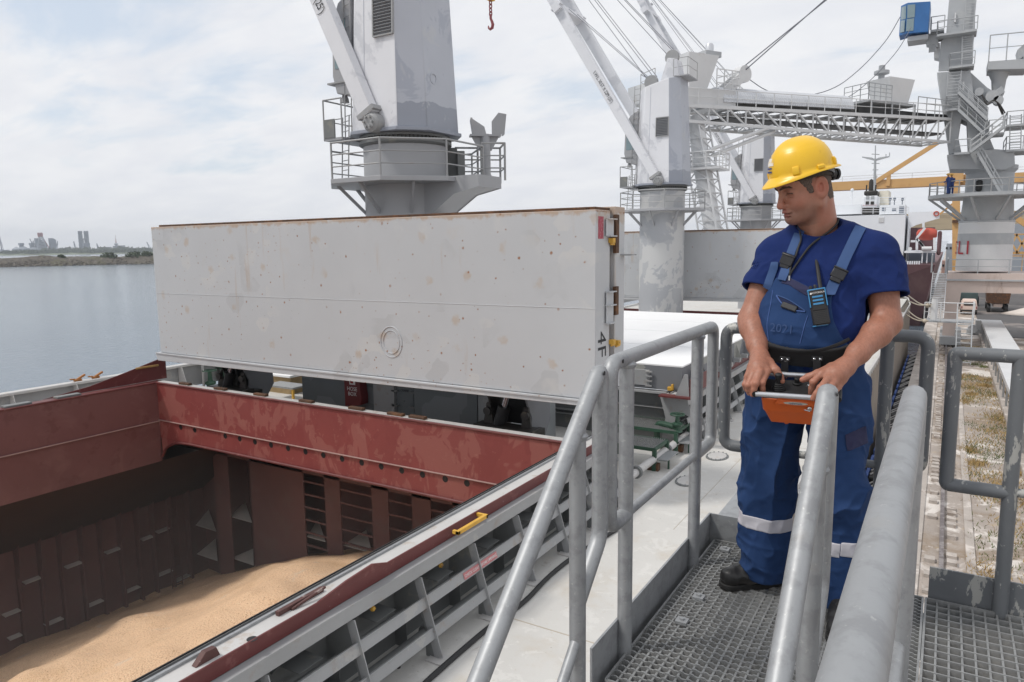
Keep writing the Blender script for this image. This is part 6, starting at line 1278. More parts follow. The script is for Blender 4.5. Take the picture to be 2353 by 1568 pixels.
# railing of the landing
ra = pipe(lp_, [(X, 3.09, -.945), (X, 3.335, -.945), (X, 3.335, HZ), (X, 2.125, HZ), (X, 2.125, -.945), (X, 2.27, -.945)], 'handrail_loop')
for y in (3.09, 2.27): 
    pipe(lp_, [(X, y, HZ), (X, y, FZ - .12)], 'post'); m = MB(); m.lathe((X - .03, y, FZ + .03), [(.018, 0), (.018, -.04)], 6, (1, 0, 0)); m.build('post_bolt', M_['galv'], lp_)
pipe(lp_, [(X, 3.09, -.945), (X, 2.27, -.945)], 'mid_rail', .017)
Yt = 3.3
pipe(lp_, [(-.66, Yt, -.94), (-.85, Yt, -.94), (-.85, Yt, HZ), (-.045, Yt, HZ), (-.045, Yt, -.94), (-.19, Yt, -.94)], 'handrail_loop', m_=M_['galvpaint'])
for x in (-.66, -.19): pipe(lp_, [(x, Yt, HZ), (x, Yt, FZ)], 'post', m_=M_['galvpaint'])
pipe(lp_, [(-.66, Yt, -.94), (-.19, Yt, -.94)], 'mid_rail', .017, M_['galvpaint'])
# stair going down towards the camera side
for y in (3.09, 2.27): bead(lp_, X, y, HZ - PR * .95)
for y in (2.20,): hole(lp_, X + PR, y - .03, HZ + .004, (1, 0, 0))
st_ = T('steel_stair', 'steel stair with sloping pipe handrails going down from the landing', 'stair', (-.58, .8, -3.))
tn = math.tan(R(43))
def sl(y, z0=HZ): return z0 - (2.05 - y) * tn
for X in (-.92, -.253):
    pipe(st_, [(X, 1.885, sl(1.885, -.945)), (X, 2.05, -.945), (X, 2.05, HZ), (X, -.6, sl(-.6))], 'sloping_handrail', fil=.04)
    pipe(st_, [(X, 1.885, sl(1.885, -1.06)), (X, -.6, sl(-.6, -1.06))], 'lower_rail', .017)
    for y in (1.885, .6): pipe(st_, [(X, y, sl(y)), (X, y, sl(y, FZ - .05))], 'post')
    bead(st_, X, 1.885, sl(1.885) - PR * 1.2); hole(st_, X + PR, 2.02, HZ - .012, (1, 0, 0))
    m = MB(); m.bar((X, 2.04, FZ - .09), (X, -1.0, sl(-1.0, FZ - .09)), .012, .2); m.build('stringer', M_['galv'], st_)
for k in range(11):
    y = 1.9 - k * .24; z = sl(y, FZ - .14)
    if z < DZ + .2: break
    m = MB()
    for j in range(8): m.bx(-.91, -.262, y - .12 + j * .033, y - .115 + j * .033, z - .03, z)
    for j in range(18): m.bx(-.91 + j * .037, -.905 + j * .037, y - .12, y + .12, z - .02, z - .003)
    m.build('tread', M_['grate'], st_, smooth=0)
# the walkway the camera stands on
wk = T('camera_walkway', 'galvanised walkway at the lower right with flaking grey railings', 'walkway', (.5, 1.5, FZ))
grating(wk, .005, 1.3, -.6, 3.24, .040, .052, .006, ser=False)
grating(wk, -.055, -.005, -.6, 3.24, .05, .030, name='edge_grating')
m = MB(); m.bx(.012, 1.32, 3.262, 3.272, FZ - .05, FZ + .13); m.build('toe_plate', M_['galvpaint'], wk)
m = MB(); m.lathe((.26, 3.262, FZ + .02), [(.016, 0), (.016, -.02), (.01, -.03)], 8, (0, 1, 0)); m.build('bolt', M_['galvpaint'], wk)
m = MB()
for y in (.2, 1.7, 3.1): m.bx(-.06, 1.4, y, y + .08, FZ - .2, FZ - .036)
for x in (.12, 1.3): m.bx(x, x + .08, -.6, 3.1, FZ - .36, FZ - .2)
m.bx(1.5, 1.8, -1.2, -.9, QZ, FZ - .2); m.bx(1.5, 1.8, 3.4, 3.7, QZ, FZ - .36); m.bx(-.06, 1.8, -1.2, -.9, FZ - .36, FZ - .2); m.bx(.1, 1.8, 3.4, 3.5, FZ - .36, FZ - .2)
m.build('support_beams', M_['floorgrey'], wk)
X = -.048; HB_ = -.366
pipe(wk, [(X, 1.79, -.93), (X, 1.955, -.93), (X, 1.955, HB_), (X, -.7, HB_)], 'handrail_loop', m_=M_['galv'])
for y in (1.79, .55): pipe(wk, [(X, y, HB_), (X, y, FZ - .1)], 'post')
pipe(wk, [(X, 1.79, -.93), (X, -.7, -.93)], 'mid_rail', .017)
Yt = 3.255
pipe(wk, [(.258, Yt, -.97), (.048, Yt, -.97), (.048, Yt, -.438), (1.4, Yt, -.438)], 'handrail_loop', m_=M_['galvpaint'], fil=.015)
pipe(wk, [(.258, Yt, -.438), (.258, Yt, FZ - .03)], 'post', m_=M_['galvpaint']); pipe(wk, [(1.1, Yt, -.438), (1.1, Yt, FZ - .03)], 'post', m_=M_['galvpaint'])
pipe(wk, [(.258, Yt, -.965), (1.4, Yt, -.965)], 'mid_rail', .017, M_['galvpaint'])
# ================================================================== THE WORKER
Hf = np.array([-.52, .854, 0.]); Hf = (CM @ np.array([0, 0, 1.])); Hf[2] = 0; Hf /= np.linalg.norm(Hf)
Hr = np.array([Hf[1], -Hf[0], 0.])
R0, Q0, U0 = .87, 2.77, -1.46
def LP(px, py, q=0.):
    d = ray(px, py); d = d * ((Q0 + q) / (d @ Hf)); return np.array([d @ Hr - R0, q, d[2] - U0])
def LW(p):
    p = np.asarray(p, float); return (p[..., 0:1] + R0) * Hr + (p[..., 1:2] + Q0) * Hf + (p[..., 2:3] + U0) * np.array([0, 0, 1.])
def lw(p): return Vector(LW(np.asarray(p, float))[...].reshape(3))
def topx(P):
    w = LW(P) @ CM      # camera coords (CM rows are world axes)
    return CX + F_PX * w[:, 0] / w[:, 2], CY + F_PX * w[:, 1] / w[:, 2]
A = lambda *a: np.array(a, float)
# ---- signed distance toolbox
def d_cap(P, a, b, ra, rb):
    ab = b - a; t = np.clip(((P - a) @ ab) / (ab @ ab + 1e-9), 0, 1); return np.linalg.norm(P - a - t[:, None] * ab, axis=1) - (ra + (rb - ra) * t)
def d_chain(P, pts, rs, k=.006):
    d = None
    for i in range(len(pts) - 1):
        e = d_cap(P, pts[i], pts[i + 1], rs[i], rs[i + 1]); d = e if d is None else smin(d, e, k)
    return d
def d_ell(P, c, r, B=None):
    q = P - c
    if B is not None: q = q @ B.T
    r = np.asarray(r); k0 = np.linalg.norm(q / r, axis=1); k1 = np.linalg.norm(q / (r * r), axis=1); return k0 * (k0 - 1) / np.maximum(k1, 1e-6)
def smin(a, b, k):
    h = np.maximum(k - np.abs(a - b), 0) / k; return np.minimum(a, b) - h * h * k * .25
def smax(a, b, k): return -smin(-a, -b, k)
_rs = np.random.RandomState(3); _tab = _rs.rand(4096).astype(np.float32)
def vnoise(P):
    i = np.floor(P).astype(np.int64); f = P - i; f = f * f * (3 - 2 * f)
    def h(a, b, c): return _tab[((i[:, 0] + a) * 73 + (i[:, 1] + b) * 179 + (i[:, 2] + c) * 283) & 4095]
    x0 = h(0, 0, 0) * (1 - f[:, 0]) + h(1, 0, 0) * f[:, 0]; x1 = h(0, 1, 0) * (1 - f[:, 0]) + h(1, 1, 0) * f[:, 0]
    y0 = h(0, 0, 1) * (1 - f[:, 0]) + h(1, 0, 1) * f[:, 0]; y1 = h(0, 1, 1) * (1 - f[:, 0]) + h(1, 1, 1) * f[:, 0]
    a = x0 * (1 - f[:, 1]) + x1 * f[:, 1]; b = y0 * (1 - f[:, 1]) + y1 * f[:, 1]; return (a * (1 - f[:, 2]) + b * f[:, 2]) * 2 - 1
def folds(P, sc, seed=0.):
    n = vnoise(P * sc + seed); return (1 - np.abs(n)) ** 3 - .35
def polygonize(f, lo, hi, h, lip=1.6):
    lo = np.asarray(lo, float); n = np.ceil((np.asarray(hi) - lo) / h).astype(int) + 1; Bk = 14
    nb = -(-n // Bk); D = np.empty(tuple(nb * Bk), np.float32)
    bi = np.stack(np.meshgrid(*[np.arange(k) for k in nb], indexing='ij'), -1).reshape(-1, 3)
    cen = lo + (bi * Bk + (Bk - 1) / 2) * h; dc = np.concatenate([f(cen[i:i + 20000]) for i in range(0, len(cen), 20000)])
    R_ = Bk * h * .87 * lip; off = np.stack(np.meshgrid(*[np.arange(Bk)] * 3, indexing='ij'), -1).reshape(-1, 3)
    act = np.abs(dc) < R_
    for b, d, a in zip(bi, dc, act):
        if not a: s = b * Bk; D[s[0]:s[0] + Bk, s[1]:s[1] + Bk, s[2]:s[2] + Bk] = 1 if d > 0 else -1
    ai = bi[act]
    for i in range(0, len(ai), 60):
        c = ai[i:i + 60]; pts = lo + ((c[:, None, :] * Bk + off[None]).reshape(-1, 3)) * h; v = f(pts).astype(np.float32).reshape(len(c), Bk, Bk, Bk)
        for q, b in enumerate(c): s = b * Bk; D[s[0]:s[0] + Bk, s[1]:s[1] + Bk, s[2]:s[2] + Bk] = v[q]
    S_ = D < 0; c8 = None; cnt = np.zeros(tuple(np.array(D.shape) - 1), np.uint8)
    for a in (0, 1):
        for b in (0, 1):
            for c in (0, 1): cnt += S_[a:S_.shape[0] - 1 + a, b:S_.shape[1] - 1 + b, c:S_.shape[2] - 1 + c]
    cells = np.argwhere((cnt > 0) & (cnt < 8)); idx = -np.ones(cnt.shape, np.int32); idx[tuple(cells.T)] = np.arange(len(cells))
    acc = np.zeros((len(cells), 3)); num = np.zeros(len(cells))
    cor = [(a, b, c) for a in (0, 1) for b in (0, 1) for c in (0, 1)]
    val = {k: D[cells[:, 0] + k[0], cells[:, 1] + k[1], cells[:, 2] + k[2]] for k in cor}
    for k in cor:
        for ax in range(3):
            if k[ax]: continue
            l = list(k); l[ax] = 1; l = tuple(l); a, b = val[k], val[l]; mk = (a < 0) != (b < 0)
            t = np.where(mk, a / np.where(mk, a - b, 1), 0); p = np.array(k, float)[None].repeat(len(cells), 0); p[:, ax] += t; acc += p * mk[:, None]; num += mk
    verts = lo + (cells + acc / num[:, None]) * h; faces = []
    for ax in range(3):
        o1, o2 = [(1, 2), (2, 0), (0, 1)][ax]; sl0 = [slice(None)] * 3; sl1 = [slice(None)] * 3; sl0[ax] = slice(0, -1); sl1[ax] = slice(1, None)
        s0, s1 = S_[tuple(sl0)], S_[tuple(sl1)]; e = np.argwhere(s0 != s1)
        ok = (e[:, o1] > 0) & (e[:, o2] > 0) & (e[:, o1] < D.shape[o1] - 1) & (e[:, o2] < D.shape[o2] - 1); e = e[ok]
        def cell(d1, d2): c = e.copy(); c[:, o1] -= d1; c[:, o2] -= d2; return idx[tuple(c.T)]
        q = np.stack([cell(1, 1), cell(0, 1), cell(0, 0), cell(1, 0)], 1); fl = ~s0[tuple(e.T)]; q[fl] = q[fl][:, ::-1]; faces.append(q)
    F_ = np.concatenate(faces); return verts, F_[(F_ >= 0).all(1)]
def sdf_obj(name, f, lo, hi, h, m_, parent, label=None, col=None, keep=None):
    v, q = polygonize(f, lo, hi, h); w = LW(v) - np.array(wloc(parent))
    me = bpy.data.meshes.new(name); me.from_pydata(w.tolist(), [], q.tolist()); me.update()
    me.polygons.foreach_set('use_smooth', [True] * len(me.polygons)); me.materials.append(m_)
    o = bpy.data.objects.new(name, me); COL.objects.link(o); o.parent = parent
    if col is not None:
        c = col(v); at = me.color_attributes.new('Col', 'FLOAT_COLOR', 'POINT'); at.data.foreach_set('color', np.concatenate([c, np.ones((len(c), 1))], 1).astype(np.float32).ravel())
    if label: o['label'] = label
    return o
def hit(px, py, f, off=0., t0=1.9, t1=3.4):
    d = ray(px, py); d = d / (d @ Hf); s = t0
    for _ in range(90):
        w = d * s; p = A(w @ Hr - R0, w @ Hf - Q0, w[2] - U0); e = float(f(p[None])[0])
        if e < .0008 or s > t1: break
        s += max(e * .6, .0008)
    g = np.array([float(f((p + h_)[None])[0] - f((p - h_)[None])[0]) for h_ in np.eye(3) * .004]); g /= np.linalg.norm(g) + 1e-9
    return p + g * off, g

man = T('person', 'worker in yellow helmet and blue overalls operating an orange remote control', 'person', lw((.28, 0, 0)))
# ---- head frame
YAW, PIT, ROL = R(78), R(20), R(0)
F0 = A(-math.sin(YAW), -math.cos(YAW), 0); L0 = A(math.cos(YAW), -math.sin(YAW), 0); U_ = A(0, 0, 1.)
FH = F0 * math.cos(PIT) - U_ * math.sin(PIT); UH = F0 * math.sin(PIT) + U_ * math.cos(PIT); LH = L0
LH, UH = LH * math.cos(ROL) + UH * math.sin(ROL), UH * math.cos(ROL) - LH * math.sin(ROL)
HB3 = np.stack([FH, LH, UH]); HC = A(.262, .02, 1.653)
def hd(P): return (P - HC) @ HB3.T
def hw(f, l, u): return HC + FH * f + LH * l + UH * u
def sdf_head(Pl):
    P = hd(Pl); Pm = P.copy(); Pm[:, 1] = np.abs(P[:, 1])
    d = d_ell(P, A(-.008, 0, .055), (.100, .077, .084))
    d = smin(d, d_ell(P, A(.036, 0, -.018), (.060, .062, .081)), .03)
    d = smin(d, d_ell(P, A(.052, 0, .055), (.048, .056, .045)), .03)
    d = smin(d, d_cap(Pm, A(.074, .012, -.077), A(.004, .056, -.052), .022, .019), .03)
    d = smin(d, d_cap(Pm, A(.004, .057, -.052), A(-.002, .060, .0), .016, .013), .03)
    d = smin(d, d_ell(P, A(.081, 0, -.082), (.022, .028, .020)), .018)
    d = smin(d, d_ell(Pm, A(.060, .038, -.020), (.028, .026, .030)), .022)
    d = smin(d, d_ell(P, A(.032, 0, -.078), (.05, .046, .026)), .03)
    d = smin(d, d_cap(Pm, A(.088, .010, .046), A(.074, .044, .046), .0125, .011), .012)
    d = smin(d, d_ell(P, A(.088, 0, -.046), (.020, .030, .025)), .014)
    d = smax(d, -d_ell(Pm, A(.093, .031, .026), (.016, .019, .0125)), .012)
    d = smin(d, d_ell(Pm, A(.0735, .031, .025), (.0148, .0165, .0135)), .003)
    d = smin(d, d_cap(Pm, A(.079, .018, .013), A(.074, .044, .015), .006, .005), .008)
    d = smin(d, d_cap(P, A(.094, 0, .032), A(.113, 0, -.010), .0090, .0115), .010)
    d = smin(d, d_ell(P, A(.1155, 0, -.020), (.0135, .0145, .0125)), .009)
    d = smin(d, d_ell(Pm, A(.106, .0125, -.025), (.013, .0085, .009)), .006)
    d = smax(d, -d_ell(Pm, A(.109, .0085, -.0375), (.0055, .0032, .0042)), .004)
    # lips
    d = smin(d, d_ell(P, A(.1015, 0, -.0490), (.0085, .024, .0060)), .005)
    d = smin(d, d_ell(P, A(.0990, 0, -.0590), (.0085, .021, .0066)), .005)
    d = smax(d, -d_cap(Pm, A(.1125, 0, -.0540), A(.095, .027, -.0565), .0032, .0022), .0045)
    d = smax(d, -d_cap(Pm, A(.111, .018, -.026), A(.088, .037, -.056), .0045, .003), .010)
    d = smax(d, -d_cap(Pm, A(.091, .018, .007), A(.082, .042, .005), .003, .002), .007)
    # chin groove
    d = smax(d, -d_cap(Pm, A(.1055, 0, -.0700), A(.098, .018, -.0695), .003, .002), .008)
    # ears
    E = Pm - A(-.012, .0835, .004); ca, sa = math.cos(R(12)), math.sin(R(12)); eu = E[:, 2] * ca - E[:, 0] * sa * -1 * -1; ef = E[:, 0] * ca + E[:, 2] * sa
    eu = E[:, 2] * ca - E[:, 0] * sa; en = E[:, 1] + .42 * ef
    k_ = np.sqrt((ef / .0185) ** 2 + (eu / .0325) ** 2); rim = np.sqrt(((k_ - 1) * .021) ** 2 + en ** 2) - .0066
    k2 = np.sqrt(((ef - .001) / .0105) ** 2 + ((eu - .002) / .021) ** 2); rim2 = np.sqrt(((k2 - 1) * .012) ** 2 + (en - .0005) ** 2) - .0040
    disc = smax(np.abs(en + .008) - .0035, (k_ - 1) * .02, .004)
    ear = smin(smin(rim, disc, .004), rim2, .003); ear = smin(ear, d_ell(np.stack([ef, en, eu], 1), A(.006, 0, -.028), (.009, .0055, .010)), .005)
    ear = smax(ear, -d_ell(np.stack([ef, en, eu], 1), A(.003, .005, -.004), (.0100, .0110, .0150)), .003)
    ear = smin(ear, d_ell(np.stack([ef, en, eu], 1), A(.0135, .001, -.006), (.004, .004, .007)), .004)
    d = smin(d, ear, .006)
    return d
TY = R(31); LV = A(math.cos(TY), -math.sin(TY), 0); FV = A(-math.sin(TY), -math.cos(TY), 0)
NB = A(.338, .060, 1.47)
def sdf_neck(P):
    d = d_cap(P, hw(-.022, 0, -.03), NB, .060, .068); d = smin(d, d_cap(P, hw(-.045, 0, .02), NB + A(.015, .02, .02), .058, .066), .03)
    d = smin(d, d_cap(P, hw(-.02, .055, -.015), NB + FV * .06 - LV * .01 + A(0, 0, -.02), .018, .016), .025)
    return smin(d, d_ell(P, NB + A(0, .02, -.06) + FV * .02, (.11, .085, .06)), .04)
SHL, SHR = A(.510, -.070, 1.410), A(.200, .125, 1.410)
ELL, ELR = LP(2037, 742, -.15), LP(1727, 735, .06)
WRL, WRR = LP(1943, 843, -.29), LP(1746, 820, -.11)
def arm(P, s, e, w, k):
    d = d_cap(P, s, e, .064, .049); m1 = e + (w - e) * .25; d = smin(d, d_chain(P, [e, m1, e + (w - e) * .7, w], [.046, .050, .037, .029], .02), .03); return d
HR_ = dict(mcp=[LP(1763, 853, -.20), LP(1746, 856, -.215), LP(1730, 860, -.21), LP(1718, 866, -.19)],
           pip=[LP(1751, 880, -.235), LP(1736, 882, -.245), LP(1719, 886, -.235), LP(1712, 884, -.20)],
           tip=[LP(1754, 903, -.225), LP(1729, 907, -.240), LP(1721, 904, -.22), LP(1717, 899, -.19)],
           th=[LP(1766, 834, -.15), LP(1783, 851, -.195), LP(1797, 876, -.215)])
HL_ = dict(mcp=[LP(1888, 860, -.315), LP(1902, 871, -.345), LP(1915, 880, -.35), LP(1926, 888, -.34)],
           pip=[LP(1869, 878, -.325), LP(1886, 892, -.375), LP(1898, 905, -.385), LP(1912, 912, -.37)],
           tip=[LP(1863, 904, -.30), LP(1868, 916, -.365), LP(1884, 930, -.37), LP(1898, 936, -.35)],
           th=[LP(1912, 846, -.28), LP(1879, 859, -.295), LP(1844, 873, -.275)])
def sdf_hand(P, H, w):
    d = None; fr = [.0112, .0118, .0112, .0098]
    for i in range(4):
        m_, p_, t_ = H['mcp'][i], H['pip'][i], H['tip'][i]; dp = p_ + (t_ - p_) * .5 + (p_ - m_) * .06; r_ = fr[i]
        e = d_chain(P, [m_, p_, dp, t_], [r_ * 1.12, r_ * 1.04, r_ * .93, r_ * .80], .004); e = smin(e, d_ell(P, p_, (r_ * 1.12,) * 3), .004)
        pal = d_chain(P, [w + (H['mcp'][i] - w) * .12, w + (m_ - w) * .6, m_], [.024, .019, .0135], .01)
        d = pal if d is None else smin(d, pal, .014); d = smin(d, e, .005)
    t = H['th']; d = smin(d, d_chain(P, [w + (t[0] - w) * .5, t[0], t[1], t[1] + (t[2] - t[1]) * .6, t[2]], [.022, .019, .0142, .0135, .0105], .008), .012)
    c = (H['mcp'][1] + H['mcp'][2]) / 2; return smin(d, d_chain(P, [w, w + (c - w) * .55], [.028, .026], .01), .02)
def sdf_skin(P):
    d = smin(sdf_head(P), sdf_neck(P), .022)
    d = smin(d, d_chain(P, [SHR, NB + A(-.01, .03, -.13), SHL], [.055, .07, .055], .03), .03)
    for s, e, w, H in ((SHL, ELL, WRL, HL_), (SHR, ELR, WRR, HR_)): d = smin(d, smin(arm(P, s, e, w, 0), sdf_hand(P, H, w), .018), .02)
    return d
SK = np.array(S(160, 113, 93))
def skin_col(v):
    c = np.repeat(SK[None], len(v), 0); P = hd(v); n1 = vnoise(v * 40); n2 = vnoise(v * 160); n3 = vnoise(v * 420)
    c = c * (1 + .07 * n1 + .06 * n2 + .05 * n3)[:, None]
    inh = P[:, 2] > -.14
    def blend(mask, col): 
        nonlocal c
        m_ = np.clip(mask, 0, 1)[:, None]; c = c * (1 - m_) + np.array(col)[None] * m_
    g = lambda q, s: np.exp(-(q / s) ** 2)
    dist = lambda f, l, u, s: np.exp(-(((P[:, 0] - f) ** 2 + (np.abs(P[:, 1]) - l) ** 2 + (P[:, 2] - u) ** 2) / s ** 2))
    red = S(182, 104, 88)
    blend(.38 * dist(.118, 0, -.02, .022), red); blend(.35 * dist(.07, .045, -.02, .03), red); blend(.55 * dist(-.012, .082, .004, .035), red)
    blend(.40 * inh * (P[:, 2] < -.06) * (P[:, 0] < .02), S(168, 104, 84))
    st = np.clip((-.028 - P[:, 2]) / .03, 0, 1) * np.clip((P[:, 0] - .0) / .03, 0, 1) * (P[:, 2] > -.125) * inh
    blend(st * (.44 + .10 * n3), S(112, 88, 78))
    lip = dist(.102, 0, -.0490, .013) + dist(.099, 0, -.0590, .012); blend(np.clip(lip * 1.1, 0, .75) * (P[:, 0] > .085), S(160, 92, 84))
    blend(.62 * g(P[:, 2] + .0542 + .05 * np.abs(P[:, 1]), .0030) * (P[:, 0] > .085) * (np.abs(P[:, 1]) < .027), S(92, 54, 48))
    ey = (np.abs(P[:, 1]) - .031); blend(.9 * g(P[:, 2] - (.0185 - .25 * np.abs(ey) ), .0022) * (np.abs(ey) < .0155) * (P[:, 0] > .06), S(44, 32, 28))
    blend(.45 * dist(.083, .031, .012, .014), S(146, 96, 82)); blend(.3 * dist(.085, .031, .034, .010), S(140, 92, 78))
    hair = np.clip((P[:, 2] - (.028 + .55 * np.clip(P[:, 0] - .045, 0, 1) * 6) ) / .01, 0, 1) * (P[:, 0] < .055); hair = np.maximum(hair, np.clip((-.035 - P[:, 0]) / .012, 0, 1) * np.clip((P[:, 2] + .045) / .015, 0, 1)) * inh
    blend(np.clip(hair * (.35 + .2 * n3), 0, .6) * (np.sqrt(((P[:, 0] + .012) / .03) ** 2 + ((P[:, 2] - .004) / .045) ** 2 + ((np.abs(P[:, 1]) - .078) / .03) ** 2) > .9), S(74, 60, 54))
    # forearm hair and ruddy hands
    low = v[:, 2] < 1.27
    fa = low * np.clip((v[:, 2] - .93) / .08, 0, 1); blend(fa * (.30 + .36 * np.clip(vnoise(v * np.array([260., 260., 90.])), -.4, 1)), S(104, 76, 62))
    blend(low * .30, S(178, 116, 94)); 
    for H in (HL_, HR_):
        for p in H['tip'] + H['pip'] + [H['th'][2]]: blend(.40 * np.exp(-(((v - p) ** 2).sum(1)) / .012 ** 2), S(188, 118, 100))
    return c
M_['skin'] = mat('skin', S(178, 126, 104), .45, 0, .0, 60, attr='Col', bump=.25, bs=420, bdist=.002, sub=.12, spec=.4)
sk = sdf_obj('body', sdf_skin, (-.06, -.44, .78), (.74, .28, 1.80), .003, M_['skin'], man, col=skin_col)

# ---- shirt
TU = A(.80, .90, 1.0, 1.08, 1.15, 1.25, 1.33, 1.40, 1.45, 1.50, 1.55)
TC = [A(.30, .02), A(.30, .02), A(.303, .01), A(.300, .0), A(.303, .0), A(.322, .012), A(.335, .02), A(.342, .03), A(.345, .038), A(.345, .045), A(.345, .05)]
TW = A(.172, .178, .186, .195, .195, .19, .192, .185, .160, .118, .08)
TF = A(.12, .13, .150, .172, .172, .152, .132, .115, .102, .090, .07)
TB = A(.13, .14, .12, .115, .12, .125, .125, .115, .095, .075, .05)
def torso(P, inf=0.):
    u = np.clip(P[:, 2], .8, 1.55); cr = np.interp(u, TU, [c[0] for c in TC]); cq = np.interp(u, TU, [c[1] for c in TC])
    w = np.interp(u, TU, TW) + inf; f_ = np.interp(u, TU, TF) + inf; b_ = np.interp(u, TU, TB) + inf
    x = (P[:, 0] - cr) * LV[0] + (P[:, 1] - cq) * LV[1]; y = (P[:, 0] - cr) * FV[0] + (P[:, 1] - cq) * FV[1]
    dd = np.where(y > 0, f_, b_); k = (np.abs(x / w) ** 2.3 + np.abs(y / dd) ** 2.3) ** (1 / 2.3); g = np.sqrt((x / (w * w)) ** 2 + (y / (dd * dd)) ** 2); d = k * (k - 1) / np.maximum(g, 1e-3)
    d = np.clip(d, -.2, .6); return np.maximum(d, (np.maximum(P[:, 2] - 1.515, .80 - P[:, 2])) * .9)
SLL, SLR = SHL + (ELL - SHL) * .62, SHR + (ELR - SHR) * .56
def sdf_shirt(P):
    d = torso(P, .004)
    d = smin(d, d_chain(P, [NB + LV * .055 + A(0, .015, .012), SHL + A(-.02, 0, .012)], [.072, .070], .02), .04); d = smin(d, d_chain(P, [NB - LV * .06 + A(0, .01, .005), SHR + A(.02, 0, .008)], [.068, .068], .02), .04)
    wr = .010 * folds(P @ np.array([[1, .3, -.8], [.2, 1, .2], [.8, .1, .8]]) , A(6.5, 6.5, 9.), 3.) + .006 * folds(P @ np.array([[1, 0, .7], [0, 1, 0], [-.7, 0, .9]]), A(12., 12., 13.), 9.) + .002 * vnoise(P * 45)
    for s, e, g in ((SHL, SLL, .086), (SHR, SLR, .080)):
        ax_ = (e - s) / np.linalg.norm(e - s); t = (P - s) @ ax_; L_ = np.linalg.norm(e - s)
        sl = d_cap(P, s, s + ax_ * (L_ + .1), .075, g + .011); sl = np.maximum(sl, t - L_)
        inn = np.maximum(d_cap(P, s, s + ax_ * (L_ + .1), .066, g), -(t - L_ + .09)); sl = np.maximum(sl, -inn)
        d = smin(d, sl, .035) if 1 else d
        d = np.where(t > L_ - .075, np.maximum(d, -inn), d)
    # neckline
    nk = d_ell(P, NB + FV * .050 + LV * .006 + A(0, .0, .072), (.082, .092, .080)); d = smax(d, -nk, .006)
    hem = np.minimum(np.abs((P - SLL) @ ((SLL - SHL) / np.linalg.norm(SLL - SHL))) + 9 * (P[:, 0] < .40), np.abs((P - SLR) @ ((SLR - SHR) / np.linalg.norm(SLR - SHR))) + 9 * (P[:, 0] > .25))
    return d - wr * np.clip((1.47 - P[:, 2]) / .06, .15, 1) * np.clip(hem / .06, .1, 1)
M_['shirt'] = mat('royal_blue_tshirt', S(25, 42, 92), .9, 0, .10, 5, [ly(S(19, 32, 74), 14, .55, .7, .5)], .35, 260, spec=.2, bdist=.002)
sdf_obj('shirt', sdf_shirt, (0., -.36, .98), (.74, .30, 1.56), .0042, M_['shirt'], man)
# collar band
cp = []
for k in range(33):
    a = -2.5 + 5.0 * k / 32; o = NB + FV * .045 + A(0, 0, .075)
    dirv = FV * math.cos(a) + LV * math.sin(a); best = None
    lo_, hi_ = .02, .2
    p0 = o
    for it in range(26):
        md = (lo_ + hi_) / 2; q = o + dirv * md + A(0, 0, -.055 + .0 * md)
        if sdf_shirt(q[None])[0] > 0: lo_ = md
        else: hi_ = md
    cp.append(lw(o + dirv * hi_ + A(0, 0, -.055)))

# ---- overalls
HPL, HPR = A(.395, -.045, .86), A(.205, .085, .86)
KNL, KNR = LP(1924, 1120, -.16), LP(1762, 1130, .10)
ANL, ANR = LP(1940, 1352, -.14), LP(1757, 1285, .13)
ANL[2] = .10; ANR[2] = .10
def trousers(P):
    d = np.maximum(torso(P, .012), P[:, 2] - 1.045)
    L1 = d_chain(P, [HPL, KNL, ANL + A(0, 0, -.01)], [.118, .098, .096], .03); L2 = d_chain(P, [HPR, KNR, ANR + A(0, 0, -.02)], [.118, .101, .098], .03)
    d = smin(d, smin(L1, L2, .02), .05)
    w1 = folds(P @ np.array([[1, 0, .35], [0, 1, .3], [-.2, .1, .8]]), A(8., 8., 6.), 1.) * .020
    w2 = folds(P, A(9., 9., 15.), 5.) * .013 * (np.exp(-((P[:, 2] - .50) / .12) ** 2) + 1.3 * np.exp(-((P[:, 2] - .13) / .09) ** 2) + .5 * np.exp(-((P[:, 2] - .74) / .08) ** 2))
    d = d - w1 - w2
    d = d - .0024 * vnoise(P * 38) - .006 * folds(P @ np.array([[1, 0, -.6], [0, 1, .3], [.6, 0, .8]]), A(17., 17., 13.), 11.)
    return np.maximum(d, .052 + .012 * vnoise(P * 14) - P[:, 2])
BIB = np.array([(1800, 631), (1832, 646), (1868, 664), (1896, 684), (1912, 676), (1910, 705), (1916, 740), (1934, 776), (1956, 800), (1970, 860), (1700, 860), (1690, 700), (1748, 692), (1770, 660), (1782, 640)], float)
def poly2(px, py, V_):
    d = np.full(len(px), 1e9); s = np.ones(len(px)); n = len(V_); p = np.stack([px, py], 1); j = n - 1
    for i in range(n):
        e = V_[j] - V_[i]; w = p - V_[i]; b = w - e * np.clip((w @ e) / (e @ e), 0, 1)[:, None]; d = np.minimum(d, (b * b).sum(1))
        c1, c2, c3_ = p[:, 1] >= V_[i][1], p[:, 1] < V_[j][1], e[0] * w[:, 1] > e[1] * w[:, 0]; fl = (c1 & c2 & c3_) | (~c1 & ~c2 & ~c3_); s = np.where(fl, -s, s); j = i
    return s * np.sqrt(d)
def bib(P):
    px, py = topx(P); m2 = poly2(px, py, BIB) * .0016
    d = torso(P, .017) - .006 * folds(P @ np.array([[1, .2, .6], [0, 1, 0], [-.5, 0, .7]]), A(8., 8., 8.), 2.) - .004 * folds(P, A(18., 18., 20.), 8.)
    y = (P[:, 0] - .31) * FV[0] + P[:, 1] * FV[1]
    return np.maximum(np.maximum(d, m2), np.maximum(-y - .02, 1.0 - P[:, 2]))
def sdf_over(P): return smin(trousers(P), bib(P), .012)
